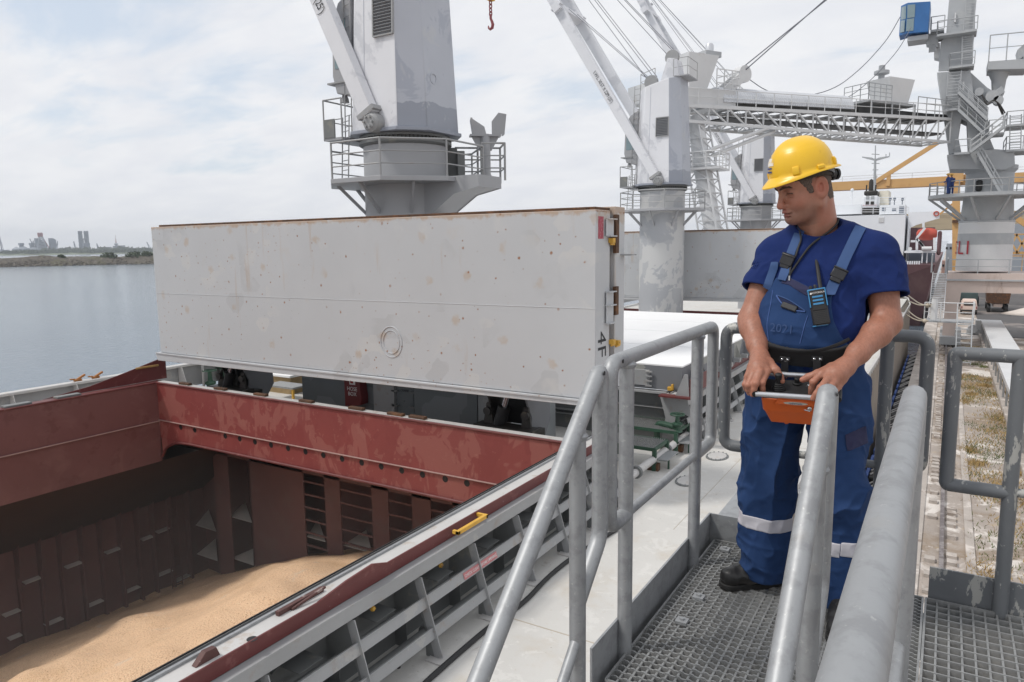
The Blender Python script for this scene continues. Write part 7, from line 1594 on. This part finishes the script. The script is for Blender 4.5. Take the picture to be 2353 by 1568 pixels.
M_['over'] = mat('blue_workwear_cotton', S(36, 59, 98), .88, 0, .10, 3, [ly(S(52, 77, 118), 3.5, .55, .75, .45), ly(S(25, 43, 82), 5., .58, .7, .5)], .4, 300, spec=.2, bdist=.002)
ov = sdf_obj('overalls', sdf_over, (-.02, -.38, .0), (.62, .30, 1.36), .0045, M_['over'], man)
M_['refl'] = mat('reflective_tape', S(186, 184, 190), .4, 0, .05, 10)
for nm, c, nrm, half in (('reflective_band', LP(1760, 1201, .05), A(.03, .02, 1.), .029), ('reflective_band', LP(1945, 1253, -.2), A(-.03, .0, 1.), .029)):
    leg = (c[0] < .35)
    def fb(P, c=c, nrm=nrm, half=half, leg=leg):
        sidem = (P[:, 0] - (.345)) * (1 if leg else -1); return np.maximum(np.maximum(trousers(P) - .0025, np.abs((P - c) @ (nrm / np.linalg.norm(nrm))) - half), np.maximum(sidem, -(trousers(P) + .01)))
    sdf_obj(nm, fb, (-.02 if leg else .30, -.34, c[2] - .06), (.36 if leg else .64, .30, c[2] + .06), .004, M_['refl'], ov)
M_['navy'] = mat('dark_navy_facing', S(40, 42, 74), .85, 0, .1, 6, bump=.3, bs=240, bdist=.002)
NV = np.array([(1801, 632), (1832, 647), (1866, 664), (1893, 683), (1893, 694), (1870, 690), (1838, 672), (1812, 655), (1795, 652)], float)
def f_navy(P): px, py = topx(P); return np.maximum(np.maximum(bib(P) - .0022, poly2(px, py, NV) * .0016), -(bib(P) + .006))
sdf_obj('bib_facing', f_navy, (.05, -.3, 1.18), (.5, .1, 1.38), .0032, M_['navy'], ov)
NV2 = np.array([(1915, 1006), (1950, 996), (1990, 978), (1995, 1018), (1955, 1036), (1915, 1042)], float)
def f_np(P): px, py = topx(P); return np.maximum(np.maximum(trousers(P) - .003, poly2(px, py, NV2) * .0016), -(trousers(P) + .006))
sdf_obj('pocket_patch', f_np, (.36, -.34, .62), (.62, .1, .82), .004, M_['navy'], ov)
f_cloth = lambda P: np.minimum(sdf_shirt(P), bib(P))
def ribbon(name, pix, w, th, m_, parent, off=.003, f=f_cloth, n=18):
    # a flat strap lying on the cloth along a traced path
    P0 = np.array(pix, float); t = np.linspace(0, len(P0) - 1, n); px = np.interp(t, range(len(P0)), P0[:, 0]); py = np.interp(t, range(len(P0)), P0[:, 1])
    H = [hit(a, b, f, off) for a, b in zip(px, py)]; H = [h for h in H if abs(float(f(h[0][None])[0])) < .03]; n = len(H); C_ = [h[0] for h in H]; N_ = [h[1] for h in H]; m = MB(); rings = []
    for it in range(2): C_ = [C_[0]] + [(C_[i - 1] + 2 * C_[i] + C_[i + 1]) / 4 for i in range(1, n - 1)] + [C_[-1]]; N_ = [N_[0]] + [(N_[i - 1] + 2 * N_[i] + N_[i + 1]) for i in range(1, n - 1)] + [N_[-1]]
    for i in range(n):
        T_ = C_[min(i + 1, n - 1)] - C_[max(i - 1, 0)]; s = np.cross(T_, N_[i]); s /= np.linalg.norm(s); nn = N_[i] / np.linalg.norm(N_[i]); ww = w / 2
        rings.append([lw(C_[i] - s * ww), lw(C_[i] + s * ww), lw(C_[i] + s * ww + nn * th), lw(C_[i] + nn * th * 1.3), lw(C_[i] - s * ww + nn * th)])
    m.loft(rings); o = m.build(name, m_, parent, smooth=40); return o, C_, N_
M_['strap'] = mat('faded_blue_strap', S(54, 80, 124), .85, 0, .08, 8, bump=.4, bs=300, bdist=.002)
_, _, _ = ribbon('strap', [(1843, 519), (1834, 545), (1822, 575), (1812, 600), (1803, 630), (1798, 645)], .035, .005, M_['strap'], ov)
ribbon('strap', [(1782, 605), (1772, 635), (1763, 660)], .030, .005, M_['strap'], ov)
_, C2, N2 = ribbon('strap', [(1992, 505), (1982, 515), (1968, 540), (1952, 575), (1938, 605), (1924, 634), (1912, 662), (1906, 680)], .038, .005, M_['strap'], ov, n=26)
M_['buckle'] = mat('black_buckle_plastic', S(34, 34, 37), .4, 0, .1, 10)
def buckle(px, py, dx, dy, parent):
    c, n_ = hit(px, py, f_cloth, .012); a, _ = hit(px + dx, py + dy, f_cloth, .012); t = a - c; t /= np.linalg.norm(t); s = np.cross(t, n_); s /= np.linalg.norm(s); m = MB()
    m.obb(lw(c), Vector(LW(c + s * .025) - LW(c)), Vector(LW(c + t * .018) - LW(c)), Vector(LW(c + n_ * .006) - LW(c))); m.obb(lw(c + t * .022), Vector(LW(c + s * .019) - LW(c)), Vector(LW(c + t * .010) - LW(c)), Vector(LW(c + n_ * .0045) - LW(c)))
    m.obb(lw(c - t * .02), Vector(LW(c + s * .027) - LW(c)), Vector(LW(c + t * .004) - LW(c)), Vector(LW(c + n_ * .008) - LW(c))); m.build('buckle', M_['buckle'], parent, bevel=.003)
buckle(1812, 597, -6, 16, ov); buckle(1926, 632, -8, 16, ov)
def cord(name, pix, r, m_, parent, off=.004, f=f_cloth, n=24):
    P0 = np.array(pix, float); t = np.linspace(0, len(P0) - 1, n); C_ = [hit(a, b, f, off)[0] for a, b in zip(np.interp(t, range(len(P0)), P0[:, 0]), np.interp(t, range(len(P0)), P0[:, 1]))]; C_ = [c for c in C_ if abs(float(f(c[None])[0])) < .03]; n = len(C_)
    for it in range(3): C_ = [C_[0]] + [(C_[i - 1] + 2 * C_[i] + C_[i + 1]) / 4 for i in range(1, n - 1)] + [C_[-1]]
    m = MB(); m.path([lw(c) for c in C_], r, 8); return m.build(name, m_, parent)
f_sn = lambda P: np.minimum(f_cloth(P), sdf_neck(P))
lan = T('lanyard', 'black neck cord crossing the blue shirt diagonally', 'lanyard', lw((.33, -.1, 1.4)))
cord('cord', [(1936, 486), (1932, 498), (1922, 515), (1895, 540), (1862, 565), (1840, 595), (1818, 628), (1815, 636)], .0042, M_['black'], lan, .005, f_sn, 34)
cord('cord', [(1838, 528), (1843, 552), (1832, 580), (1820, 610), (1815, 634)], .0038, M_['black'], lan, .006, f_sn)
c, n_ = hit(1815, 640, f_cloth, .006); m = MB(); m.tube(lw(c + A(0, 0, .008)), lw(c - A(0, 0, .010)), .004, 8); m.build('clip', M_['chrome'], lan)
# bib pocket with a phone, seams and a faded number
M_['seamb'] = mat('overall_seam', S(74, 100, 156), .9)
cord('seam', [(1776, 667), (1771, 700), (1762, 745), (1766, 785)], .0014, M_['seamb'], ov, .0008, bib); cord('seam', [(1856, 726), (1848, 750), (1838, 790)], .0014, M_['seamb'], ov, .0008, bib)
cord('pocket_edge', [(1785, 680), (1793, 694), (1808, 707), (1828, 715), (1850, 717)], .0026, M_['seamb'], ov, .002, bib); cord('pocket_edge', [(1785, 679), (1805, 686), (1825, 697), (1850, 715)], .0022, M_['strap'], ov, .002, bib)
PKT = np.array([(1786, 681), (1806, 688), (1826, 698), (1848, 714), (1828, 713), (1808, 705), (1794, 693)], float)
def f_pk(P): px, py = topx(P); return np.maximum(np.maximum(bib(P) - .0018, poly2(px, py, PKT) * .0016), -(bib(P) + .004))
sdf_obj('pocket_gap', f_pk, (.08, -.3, 1.15), (.42, .05, 1.32), .003, mat('pocket_inside', S(26, 36, 70), .95), ov)
ph = T('phone', 'black phone sticking out of the bib pocket', 'phone', lw(hit(1815, 702, bib, .003)[0]))
c, n_ = hit(1816, 703, bib, .004); ux = hit(1840, 712, bib, .004)[0] - c; ux /= np.linalg.norm(ux); uz = np.cross(n_, ux)
m = MB(); ex_ = lambda v: Vector(LW(c + v) - LW(c)); m.obb(lw(c - uz * .006 * np.sign(uz[2])), ex_(ux * .031), ex_(uz * .012), ex_(n_ * .005)); m.build('case', M_['buckle'], ph, bevel=.004)
c, n_ = hit(1797, 756, bib, .0); x2 = hit(1822, 759, bib, .0)[0] - c
text('2021', .046, lw(c), Vector(LW(c + x2) - LW(c)), (0, 0, 1), mat('faded_print', S(58, 82, 126), .9), ov, 'faded_number', off=.0035, depth=.0002)
# ---- belt carrying the remote
bA, bB, bC = hit(1760, 800, bib)[0], hit(1848, 823, sdf_over)[0], hit(1978, 778, torso)[0]
bn = np.cross(bB - bA, bC - bA); bn /= np.linalg.norm(bn); bn = bn if bn[2] > 0 else -bn
def f_belt(P): t = torso(P, .029) - .002 * folds(P, A(10, 10, 10.), 4.); pl_ = np.abs((P - bB) @ bn) - .036; return np.maximum(smax(t, pl_, .006), -(torso(P, .019)))
M_['web'] = mat('black_webbing', S(30, 30, 32), .7, 0, .15, 20, bump=.4, bs=400, bdist=.002)
bl = sdf_obj('belt', f_belt, (.02, -.32, .82), (.60, .26, 1.24), .004, M_['web'], man)
def f_b2(P): return torso(P, .029)
ribbon('belt_edge', [(1768, 794), (1800, 803), (1845, 808), (1890, 803), (1925, 792), (1950, 779)], .012, .005, M_['web'], bl, .003, f_b2)
for px, py in ((1805, 824), (1878, 823)):
    c, n_ = hit(px, py, f_b2, .004); s = np.cross(n_, A(0, 0, 1)); s /= np.linalg.norm(s); m = MB(); e_ = lambda v: Vector(LW(c + v) - LW(c))
    m.obb(lw(c), e_(s * .020), e_(A(0, 0, .009)), e_(n_ * .003)); m.build('clip_plate', M_['buckle'], bl, bevel=.002)
    for q in (-1, 1): m = MB(); m.ball(lw(c + s * .010 * q + n_ * .004), .0062); m.build('rivet', M_['chrome'], bl)
    m = MB(); m.obb(lw(c + A(0, 0, -.034)), e_(s * .013), e_(A(0, 0, .028)), e_(n_ * .004)); m.build('hanging_strap', M_['buckle'], bl, bevel=.002)
    m = MB(); m.path([lw(c + A(0, 0, -.062) + n_ * .004 + s * .015 * math.cos(k * math.pi / 6) + A(0, 0, .010 * math.sin(k * math.pi / 6))) for k in range(12)], .0022, 6, True); m.build('ring', M_['chrome'], bl)
# ---- shoes
M_['shoe'] = mat('black_scuffed_leather', S(34, 33, 33), .38, 0, .25, 20, [ly(S(72, 68, 64), 22, .62, .70, .5)], .25, 90, bdist=.003)
M_['sole'] = mat('black_rubber_sole', S(26, 25, 25), .75, 0, .2, 20, [ly(S(80, 74, 68), 14, .6, .7, .5)])
def shoe(heel, toe):
    heel, toe = heel.copy(), toe.copy(); d_ = toe - heel; d_[2] = 0; L_ = np.linalg.norm(d_); d_ /= L_; s = A(-d_[1], d_[0], 0)
    pt = lambda a, z, b=0.: A(*(heel + d_ * a + s * b)[:2], z)
    def f(P):
        d = d_chain(P, [pt(.03, .062), pt(.11, .070), pt(.17, .058), pt(L_ - .045, .046)], [.042, .046, .048, .044], .03); d = smin(d, d_cap(P, pt(.055, .06), pt(.05, .15), .046, .050), .03)
        d = d - .003 * folds(P, A(22., 22., 22.), 6.); return np.maximum(d, .022 - P[:, 2])
    def g(P):
        Q = P.copy(); Q[:, 2] = 0; d2 = d_chain(Q, [pt(.03, 0), pt(.13, 0), pt(L_ - .045, 0)], [.040, .043, .047], .03); return smax(d2, np.abs(P[:, 2] - .0135) - .0135, .006)
    b = np.stack([heel, toe]); lo = b.min(0) - .09; hi = b.max(0) + .09; lo[2] = -.01; hi[2] = .22
    o = sdf_obj('shoe', f, lo, hi, .0035, M_['shoe'], man); hi[2] = .06; sdf_obj('sole', g, lo, hi, .0035, M_['sole'], o)
    m = MB()
    for k in range(4):
        a = .105 + k * .022; P_ = [];
        for b_ in np.linspace(-.026, .026, 7):
            z = .14
            while f(pt(a + .006 * (1 if k % 2 else -1) * b_ / .026, z, b_)[None])[0] > .002 and z > .03: z -= .002
            P_.append(lw(pt(a + .006 * (1 if k % 2 else -1) * b_ / .026, z, b_)))
        m.path(P_, .0028, 6)
    m.build('laces', M_['web'], o)
def fl(px, py): w = onZ(px, py, FZ); w = np.array(w); return A(w @ Hr - R0, w @ Hf - Q0, 0.)
shoe(fl(1803, 1338), fl(1655, 1352)); 
hl = A(ANL[0] + .03, ANL[1] + .02, 0.); shoe(hl, hl + A(-.15, -.235, 0))
# ---- face details
M_['browm'] = mat('dark_brow_hair', S(66, 50, 43), .9, 0, .2, 300)
def f_brow(P):
    Q = hd(P); B2 = np.stack([np.abs(Q[:, 1]), Q[:, 2], 0 * Q[:, 0]], 1); z = d_chain(B2, [A(.009, .0410, 0), A(.027, .0475, 0), A(.046, .0440, 0), A(.053, .0385, 0)], [.0034, .0046, .0034, .0018], .004)
    h_ = sdf_head(P); return np.maximum(np.maximum(z - .0010 * vnoise(P * 420), h_ - .0013), np.maximum(-(h_ + .003), .05 - Q[:, 0]))
lo = hw(.085, 0, .045) - .075; sdf_obj('eyebrows', f_brow, lo, lo + .15, .0016, M_['browm'], man)
M_['hairm'] = mat('short_greying_hair', S(92, 78, 70), .9, 0, .25, 240, [ly(S(140, 128, 118), 300, .5, .66, .6), ly(S(58, 48, 44), 420, .56, .66, .5)], .8, 700, bdist=.003)
HPOLY = np.array([(.058, .09), (.058, .062), (.048, .036), (.036, .020), (.031, -.004), (.016, -.004), (.013, .018), (.012, .044), (-.004, .052), (-.026, .047), (-.036, .030), (-.037, .0), (-.044, -.030), (-.050, -.052), (-.20, -.075), (-.20, .09)], float)
def f_hair(P):
    Q = hd(P); sk_ = smin(sdf_head(P), sdf_neck(P), .022); return np.maximum(np.maximum(sk_ - .0014 - .0016 * vnoise(P * 330), poly2(Q[:, 0] + .004 * vnoise(P * 200), Q[:, 2] + .004 * vnoise(P * 230 + 7), HPOLY)), -(sk_ + .004))
lo = hw(0, 0, .04) - .15; sdf_obj('hair', f_hair, lo, lo + .30, .0025, M_['hairm'], man)
# eyes: narrow slit of white under the lowered lids
M_['eye'] = mat('eye_white', S(168, 152, 144), .2); M_['iris'] = mat('dark_iris', S(36, 26, 22), .15)
for q in (-1, 1):
    m = MB(); c = lw(hw(.0730, .031 * q, .0205)); m.ball(c, .0118, n=16, m=12); e = m.build('eyeball', M_['eye'], man)
    m = MB(); m.ball(lw(hw(.0800, .031 * q, .0150)), .0054, n=12, m=8); m.build('iris', M_['iris'], e)
for q in (-1, 1):
    P_ = []
    for t in np.linspace(-1, 1, 11):
        l = .031 + .0150 * t; u = .0185 + .0022 * (1 - t * t) - .0015 * t
        a, b = .05, .12
        for _ in range(22):
            md = (a + b) / 2
            if sdf_head(hw(md, l * q, u)[None])[0] > 0: b = md
            else: a = md
        P_.append(lw(hw(a + .0003, l * q, u)))
    m = MB(); m.path(P_, [.0006] + [.0013] * 9 + [.0008], 6); m.build('eyelashes', M_['browm'], man)
# ---- helmet
hm = T('safety_helmet', 'yellow safety helmet on the worker\'s head', 'helmet', lw(hw(0, 0, .08)))
hm.parent = None
M_['helm'] = mat('yellow_helmet_plastic', S(228, 182, 38), .34, 0, .04, 6, [ly(S(204, 156, 34), 11, .60, .68, .45), ly(S(150, 116, 46), 46, .72, .76, .5)], .06, 30, bdist=.003)
HT = R(6.0); HO = hw(-.008, 0, .072)
FHh = FH * math.cos(HT) + UH * math.sin(HT); UHh = UH * math.cos(HT) - FH * math.sin(HT)
def hp3(f, l, u): return lw(HO + FHh * f + LH * l + UHh * u)
nA = 64; HA = .121
def brim(a): c = math.cos(a); s_ = abs(math.sin(a)); ex = .136 + (.040 * max(0, c) ** 1.6 + .014 * max(0, -c) ** 2 + .012); l = .110 + .014; return ex, l
def ringr(sc, u, fl=0.):
    P_ = []
    for k in range(nA):
        a = 2 * math.pi * k / nA; f_, l_ = HA * sc * math.cos(a), .111 * sc * math.sin(a); P_.append(hp3(f_ , l_, u + .012 * (1 - sc) * 0))
    return P_
def brimring(t, du):
    P_ = []
    for k in range(nA):
        a = 2 * math.pi * k / nA; c = math.cos(a); e = .010 + .032 * max(0, c) ** 1.5 + .018 * max(0, -c) ** 2
        P_.append(hp3((HA + e * t) * c, (.111 + (.012 * t)) * math.sin(a), -.004 * t - .020 * t * max(0, c) ** 1.5 - .004 * t * max(0, -c) ** 2 + du))
    return P_
m = MB(); rg_ = [brimring(1., -.004), brimring(1., .0), brimring(.5, .003), brimring(.0, .006)]
for k in range(1, 17):
    t = k / 17 * math.pi / 2; sc = math.cos(t) ** .82; u = .130 * math.sin(t) ** .92
    P_ = []
    for j in range(nA):
        a = 2 * math.pi * j / nA; rid = .0055 * math.exp(-((math.sin(a) * sc) / .22) ** 2) * min(1, u / .05) if 1 else 0
        P_.append(hp3(HA * sc * math.cos(a) * (1 + rid * 3), .111 * sc * math.sin(a), u + rid))
    rg_.append(P_)
m.loft(rg_, caps=False); top = len(m.v); m.add([hp3(0, 0, .1355)], []); nn_ = len(rg_)
m.f += [((nn_ - 1) * nA + k, (nn_ - 1) * nA + (k + 1) % nA, top) for k in range(nA)]
inn = [brimring(1., -.004), brimring(.0, .002), ringr(.97, .03), ringr(.8, .09), ringr(.3, .12)]
m.loft(inn, caps=True); sh_o = m.build('shell', M_['helm'], hm, smooth=50)
for a_, w_, h_ in ((.86, .20, .026), (2.35, .14, .026), (-.86, .20, .026), (-2.35, .14, .026), (1.6, .22, .012)):
    m = MB(); pl_ = []
    for k in range(5): a = a_ - w_ / 2 + w_ * k / 4; pl_.append(a)
    rr_ = []
    for a in pl_:
        q = lambda e, u: hp3((HA + e) * math.cos(a), (.111 + e) * math.sin(a), u); rr_.append([q(-.004, .002), q(.009, .002), q(.009, .006 + h_ * .6), q(.003, .006 + h_), q(-.008, .006 + h_)])
    m.loft(rr_); m.build('accessory_slot', M_['helm'], sh_o, bevel=.002)
M_['band'] = mat('grey_helmet_band', S(92, 94, 98), .5)
m = MB(); rr_ = []
for k in range(41):
    a = -math.pi * .98 + k / 40 * math.pi * 1.96; dz = -.012 - .022 * max(0, -math.cos(a)) ** 2; q = lambda e, u: hp3((.103 + e) * math.cos(a) - .004, (.088 + e) * math.sin(a), u)
    rr_.append([q(0, dz - .012), q(.003, dz - .012), q(.003, dz + .020), q(0, dz + .020)])
m.loft(rr_); hbnd = m.build('headband', mat('dark_sweatband', S(58, 50, 44), .8), hm)
m = MB(); rr_ = []
for k in range(13):
    a = math.pi * (.62 + .36 * k / 12); f_ = k / 12; q = lambda e, u: hp3((.108 + e) * math.cos(a) - .006, (.094 + e) * math.sin(a), u); z0, z1 = -.012 - .040 * f_, .006 - .012 * f_
    rr_.append([q(0, z0), q(.004, z0), q(.004, z1), q(0, z1)])
m.loft(rr_); m.build('ratchet_arm', M_['band'], hm)
m = MB(); c = hp3(-.118, .004, -.036); ax_ = hp3(-.138, .004, -.040) - c; m.lathe(c, [(.020, -.004), (.024, 0), (.024, .010), (.016, .012), (.016, .018), (.022, .019), (.022, .028), (.018, .031)], 18, tuple(ax_)); m.build('ratchet_knob', M_['buckle'], hm)
m = MB(); rr_ = []
for k in range(9):
    a = -.72 + .80 * k / 8; t = .32; sc = math.cos(t) ** .82; rr_.append([hp3((HA + .0035) * math.cos(t_) ** .82 * math.cos(a), .1145 * math.cos(t_) ** .82 * math.sin(a), .130 * math.sin(t_) ** .92 + .002) for t_ in (.36, .44, .52, .60)])
vs_ = [p for r_ in rr_ for p in r_]; m.add(vs_, [(i * 4 + j, i * 4 + j + 1, (i + 1) * 4 + j + 1, (i + 1) * 4 + j) for i in range(8) for j in range(3)]); m.build('worn_sticker', mat('worn_white_sticker', S(222, 216, 206), .6, 0, .05, 20, [ly(S(214, 172, 44), 40, .52, .56, .9)]), sh_o)
for t_ in (.17, .27):
    m = MB(); rr_ = [[hp3((HA + .0035) * math.cos(tt) ** .82 * math.cos(a), .1145 * math.cos(tt) ** .82 * math.sin(a), .130 * math.sin(tt) ** .92 + .001) for tt in (t_, t_ + .05)] for a in (-.45, -.32, -.18, -.02)]
    vs_ = [p for r_ in rr_ for p in r_]; m.add(vs_, [(i * 2, i * 2 + 1, i * 2 + 3, i * 2 + 2) for i in range(3)]); m.build('blue_mark', mat('blue_print', S(52, 62, 110), .5), sh_o)
# ---- two way radio
c0, n0 = hit(1882, 708, f_cloth, .020); n0 = n0 * .4 + A(-.25, -.95, .05) * .6; n0 /= np.linalg.norm(n0)
tilt = R(11); ru = A(-math.sin(tilt), 0, math.cos(tilt)); ru -= n0 * (ru @ n0); ru /= np.linalg.norm(ru); rx = np.cross(ru, n0); rx = rx if rx[0] > 0 else -rx
rd = T('two_way_radio', 'black and blue two way radio clipped to the bib of the overalls', 'radio', lw(c0))
def rb(x, u, n): return c0 + rx * x + ru * u + n0 * n
def rbox(mm, x, u, n, hx_, hu, hn): e_ = lambda v: Vector(LW(c0 + v) - LW(c0)); mm.obb(lw(rb(x, u, n)), e_(rx * hx_), e_(ru * hu), e_(n0 * hn)); return mm
M_['rblue'] = mat('radio_blue_trim', S(58, 128, 176), .4)
bd_ = rbox(MB(), 0, -.004, 0, .029, .066, .015).build('body', M_['buckle'], rd, bevel=.006)
rbox(MB(), 0, .061, .001, .031, .003, .016).build('trim', M_['rblue'], rd, bevel=.002)
for s_ in (-1, 1): rbox(MB(), s_ * .0285, .03, .0145, .0018, .032, .0022).build('trim', M_['rblue'], rd)
rbox(MB(), -.006, -.071, .0, .026, .0016, .014).build('trim', M_['rblue'], rd)
rbox(MB(), 0, .022, .0155, .024, .038, .002).build('front_panel', M_['black'], rd, bevel=.002)
for k in range(3): rbox(MB(), .0, .034 - k * .013, .018, .018, .0035, .0015).build('speaker_slot', M_['rblue'], rd, bevel=.001)
for k in range(9): rbox(MB(), 0, -.020 - k * .0062, .0155, .021, .0010, .0012).build('grille_rib', M_['dark'], rd)
m = MB(); m.lathe(lw(rb(-.016, .064, .0)), [(.0065, 0), (.0065, .012), (.005, .014)], 10, tuple(Vector(LW(c0 + ru) - LW(c0)))); m.lathe(lw(rb(-.001, .064, .0)), [(.0065, 0), (.0065, .013), (.005, .016)], 10, tuple(Vector(LW(c0 + ru) - LW(c0)))); m.build('knobs', M_['buckle'], rd)
at0 = rb(.016, .062, -.002); atip = hit(1856, 538, f_cloth, .030)[0]; m = MB(); m.path([lw(at0), lw(at0 + (atip - at0) * .3 + n0 * .006), lw(at0 + (atip - at0) * .97), lw(atip)], [.0075, .0068, .0050, .0048], 10); m.build('antenna', M_['black'], rd)
text('MOTOROLA', .0085, lw(rb(.003, .0485, .0178)), Vector(LW(c0 + rx) - LW(c0)), Vector(LW(c0 + ru) - LW(c0)), M_['whiteink'], rd, 'maker_lettering', off=.0004, depth=.0002)
m = MB(); m.lathe(lw(rb(-.0205, .0475, .0176)), [(.0035, 0), (.0035, .0006)], 12, tuple(Vector(LW(c0 + n0) - LW(c0)))); m.build('maker_mark', M_['whiteink'], rd)
# ---- remote control console
cy_ = R(23); ce = A(math.cos(cy_), -math.sin(cy_), 0); cf_ = A(-math.sin(cy_), -math.cos(cy_), 0); ct = R(15)
cg = cf_ * math.cos(ct) - U_ * math.sin(ct); cn = cf_ * math.sin(ct) + U_ * math.cos(ct)
PL_ = LP(1736, 910, -.25); K0 = PL_ + ce * .135 - cg * .095
def kp(x, y, z): return K0 + ce * x + cg * y + cn * z      # x right, y away from the man, z up
con = T('remote_control_console', 'orange radio remote control console held at the worker\'s waist', 'remote control', lw(K0))
def kw(x, y, z): return lw(kp(x, y, z))
m = MB(); m.loft([[kw(x, y, -.122) for x, y in ((-.082, -.05), (.082, -.05), (.082, .058), (-.082, .058))], [kw(x, y, -.070) for x, y in ((-.104, -.062), (.104, -.062), (.104, .074), (-.104, .074))], [kw(x, y, -.060) for x, y in ((-.110, -.064), (.110, -.064), (.110, .080), (-.110, .080))], [kw(x, y, -.012) for x, y in ((-.116, -.066), (.116, -.066), (.116, .084), (-.116, .084))]]); cb_ = m.build('case', M_['orange'], con, bevel=.005)
m = MB(); m.loft([[kw(x, y, -.0125) for x, y in ((-.112, -.064), (.112, -.064), (.112, .081), (-.112, .081))], [kw(x, y, -.004) for x, y in ((-.108, -.062), (.108, -.062), (.108, .078), (-.108, .078))]]); m.build('top_panel', mat('black_scuffed_panel', S(38, 37, 38), .5, 0, .2, 60, [ly(S(120, 116, 112), 180, .68, .72, .5)]), con)
m = MB(); m.loft([[kw(x, y, z) for x, z in ((-.070, -.030), (.070, -.030), (.058, -.004), (-.058, -.004))] for y in (.084, .094)]); m.loft([[kw(x, .094, z) for x, z in ((-.062, -.028), (.062, -.028), (.054, -.008), (-.054, -.008))], [kw(x, .098, z) for x, z in ((-.050, -.026), (.050, -.026), (.046, -.010), (-.046, -.010))]]); m.build('front_lip', M_['orange'], con, bevel=.002)
m = MB(); m.loft([[kw(.040 * math.cos(k * math.pi / 10), .0985, -.018 + .0055 * math.sin(k * math.pi / 10)) for k in range(20)], [kw(.040 * math.cos(k * math.pi / 10), .0995, -.018 + .0055 * math.sin(k * math.pi / 10)) for k in range(20)]]); pt_ = m.build('name_plate', mat('pale_name_plate', S(178, 172, 160), .5), con)
text('radiomatic', .0105, kw(0, .100, -.018), Vector(LW(kp(1, 0, 0)) - LW(kp(0, 0, 0))), Vector(LW(kp(0, 0, 1)) - LW(kp(0, 0, 0))), mat('blue_lettering', S(40, 56, 110), .5), con, 'plate_lettering', off=.0004, depth=.0002)
m = MB(); m.lathe(kw(.046, .078, -.042), [(.008, 0), (.008, .010), (.005, .012)], 12, tuple(kw(0, 1, 0) - kw(0, 0, 0))); m.path([kw(.036, .09, -.046), kw(.030, .092, -.045), kw(.048, .094, -.047)], .0018, 6); m.build('key_lock', M_['chrome'], con)
m = MB(); m.ball(kw(-.03, .04, -.124), .010, n=10, m=6); m.build('foot', M_['orange'], con)
for y in (.095, -.085):
    m = MB(); m.tube(kw(-.135, y, .008), kw(.135, y, .008), .0095, 14); m.build('grip_bar', mat('brushed_aluminium', S(198, 200, 204), .3, .7, .04, 20), con)
for x in (-.135, .135):
    m = MB(); m.path(fillet([kw(x, .100, .008), kw(x * 1.02, .05, .006), kw(x * 1.02, -.05, .006), kw(x, -.09, .008)], .02, 4), .012, 8); m.bar(kw(x * .95, .06, -.008), kw(x * .95, -.05, -.008), .03, .02); m.build('end_cheek', M_['black'], con)
def stick(x, y, name, hh=.05, boots=True):
    m = MB(); z = -.004
    if boots:
        for k, r_ in enumerate((.026, .023, .019, .015)): m.lathe(kw(x, y, z + k * .006), [(r_ * .86, 0), (r_, .002), (r_, .0045), (r_ * .82, .006)], 18, tuple(kw(0, 0, 1) - kw(0, 0, 0)))
    m.lathe(kw(x, y, z + .02), [(.007, 0), (.006, hh * .35), (.011, hh * .4), (.0125, hh * .8), (.008, hh * .86)], 14, tuple(kw(0, 0, 1) - kw(0, 0, 0))); m.build(name, M_['black'], con)
stick(-.062, .02, 'joystick'); stick(.085, .02, 'joystick')
m = MB(); m.lathe(kw(.0, -.03, -.004), [(.016, 0), (.016, .006), (.010, .008), (.010, .024), (.008, .026)], 14, tuple(kw(0, 0, 1) - kw(0, 0, 0))); m.build('rotary_knob', M_['black'], con)
m = MB(); m.lathe(kw(.045, -.025, -.004), [(.011, 0), (.011, .004), (.008, .006), (.0035, .008), (.0035, .024)], 12, tuple(kw(0, 0, 1) - kw(0, 0, 0))); m.build('toggle_switch', M_['chrome'], con)
# ================================================================== AIR
def volume(name, col, dens, aniso=0.):
    m = bpy.data.materials.new(name); m.use_nodes = True; n = m.node_tree; n.nodes.clear()
    v = n.nodes.new('ShaderNodeVolumePrincipled'); o = n.nodes.new('ShaderNodeOutputMaterial'); v.inputs['Color'].default_value = (*col, 1); v.inputs['Density'].default_value = dens; v.inputs['Anisotropy'].default_value = aniso
    n.links.new(v.outputs[0], o.inputs['Volume']); return m
m = MB(); m.bx(-5200, 1500, -4500, 5200, QZ - 9, 130)
hz_ = m.build('haze', volume('thin_sea_air', (.86, .92, 1.), .00014), None, 'thin pale sea haze in the air', smooth=0); hz_['kind'] = 'stuff'
m = MB(); m.bx(XW + .02, -3.2, -4.9, 16.45, -13.5, -6.0)
gd = m.build('grain_dust', volume('grain_dust_air', (.97, .92, .88), .0050), None, 'thin grain dust hanging in the open hold', smooth=0); gd['kind'] = 'stuff'
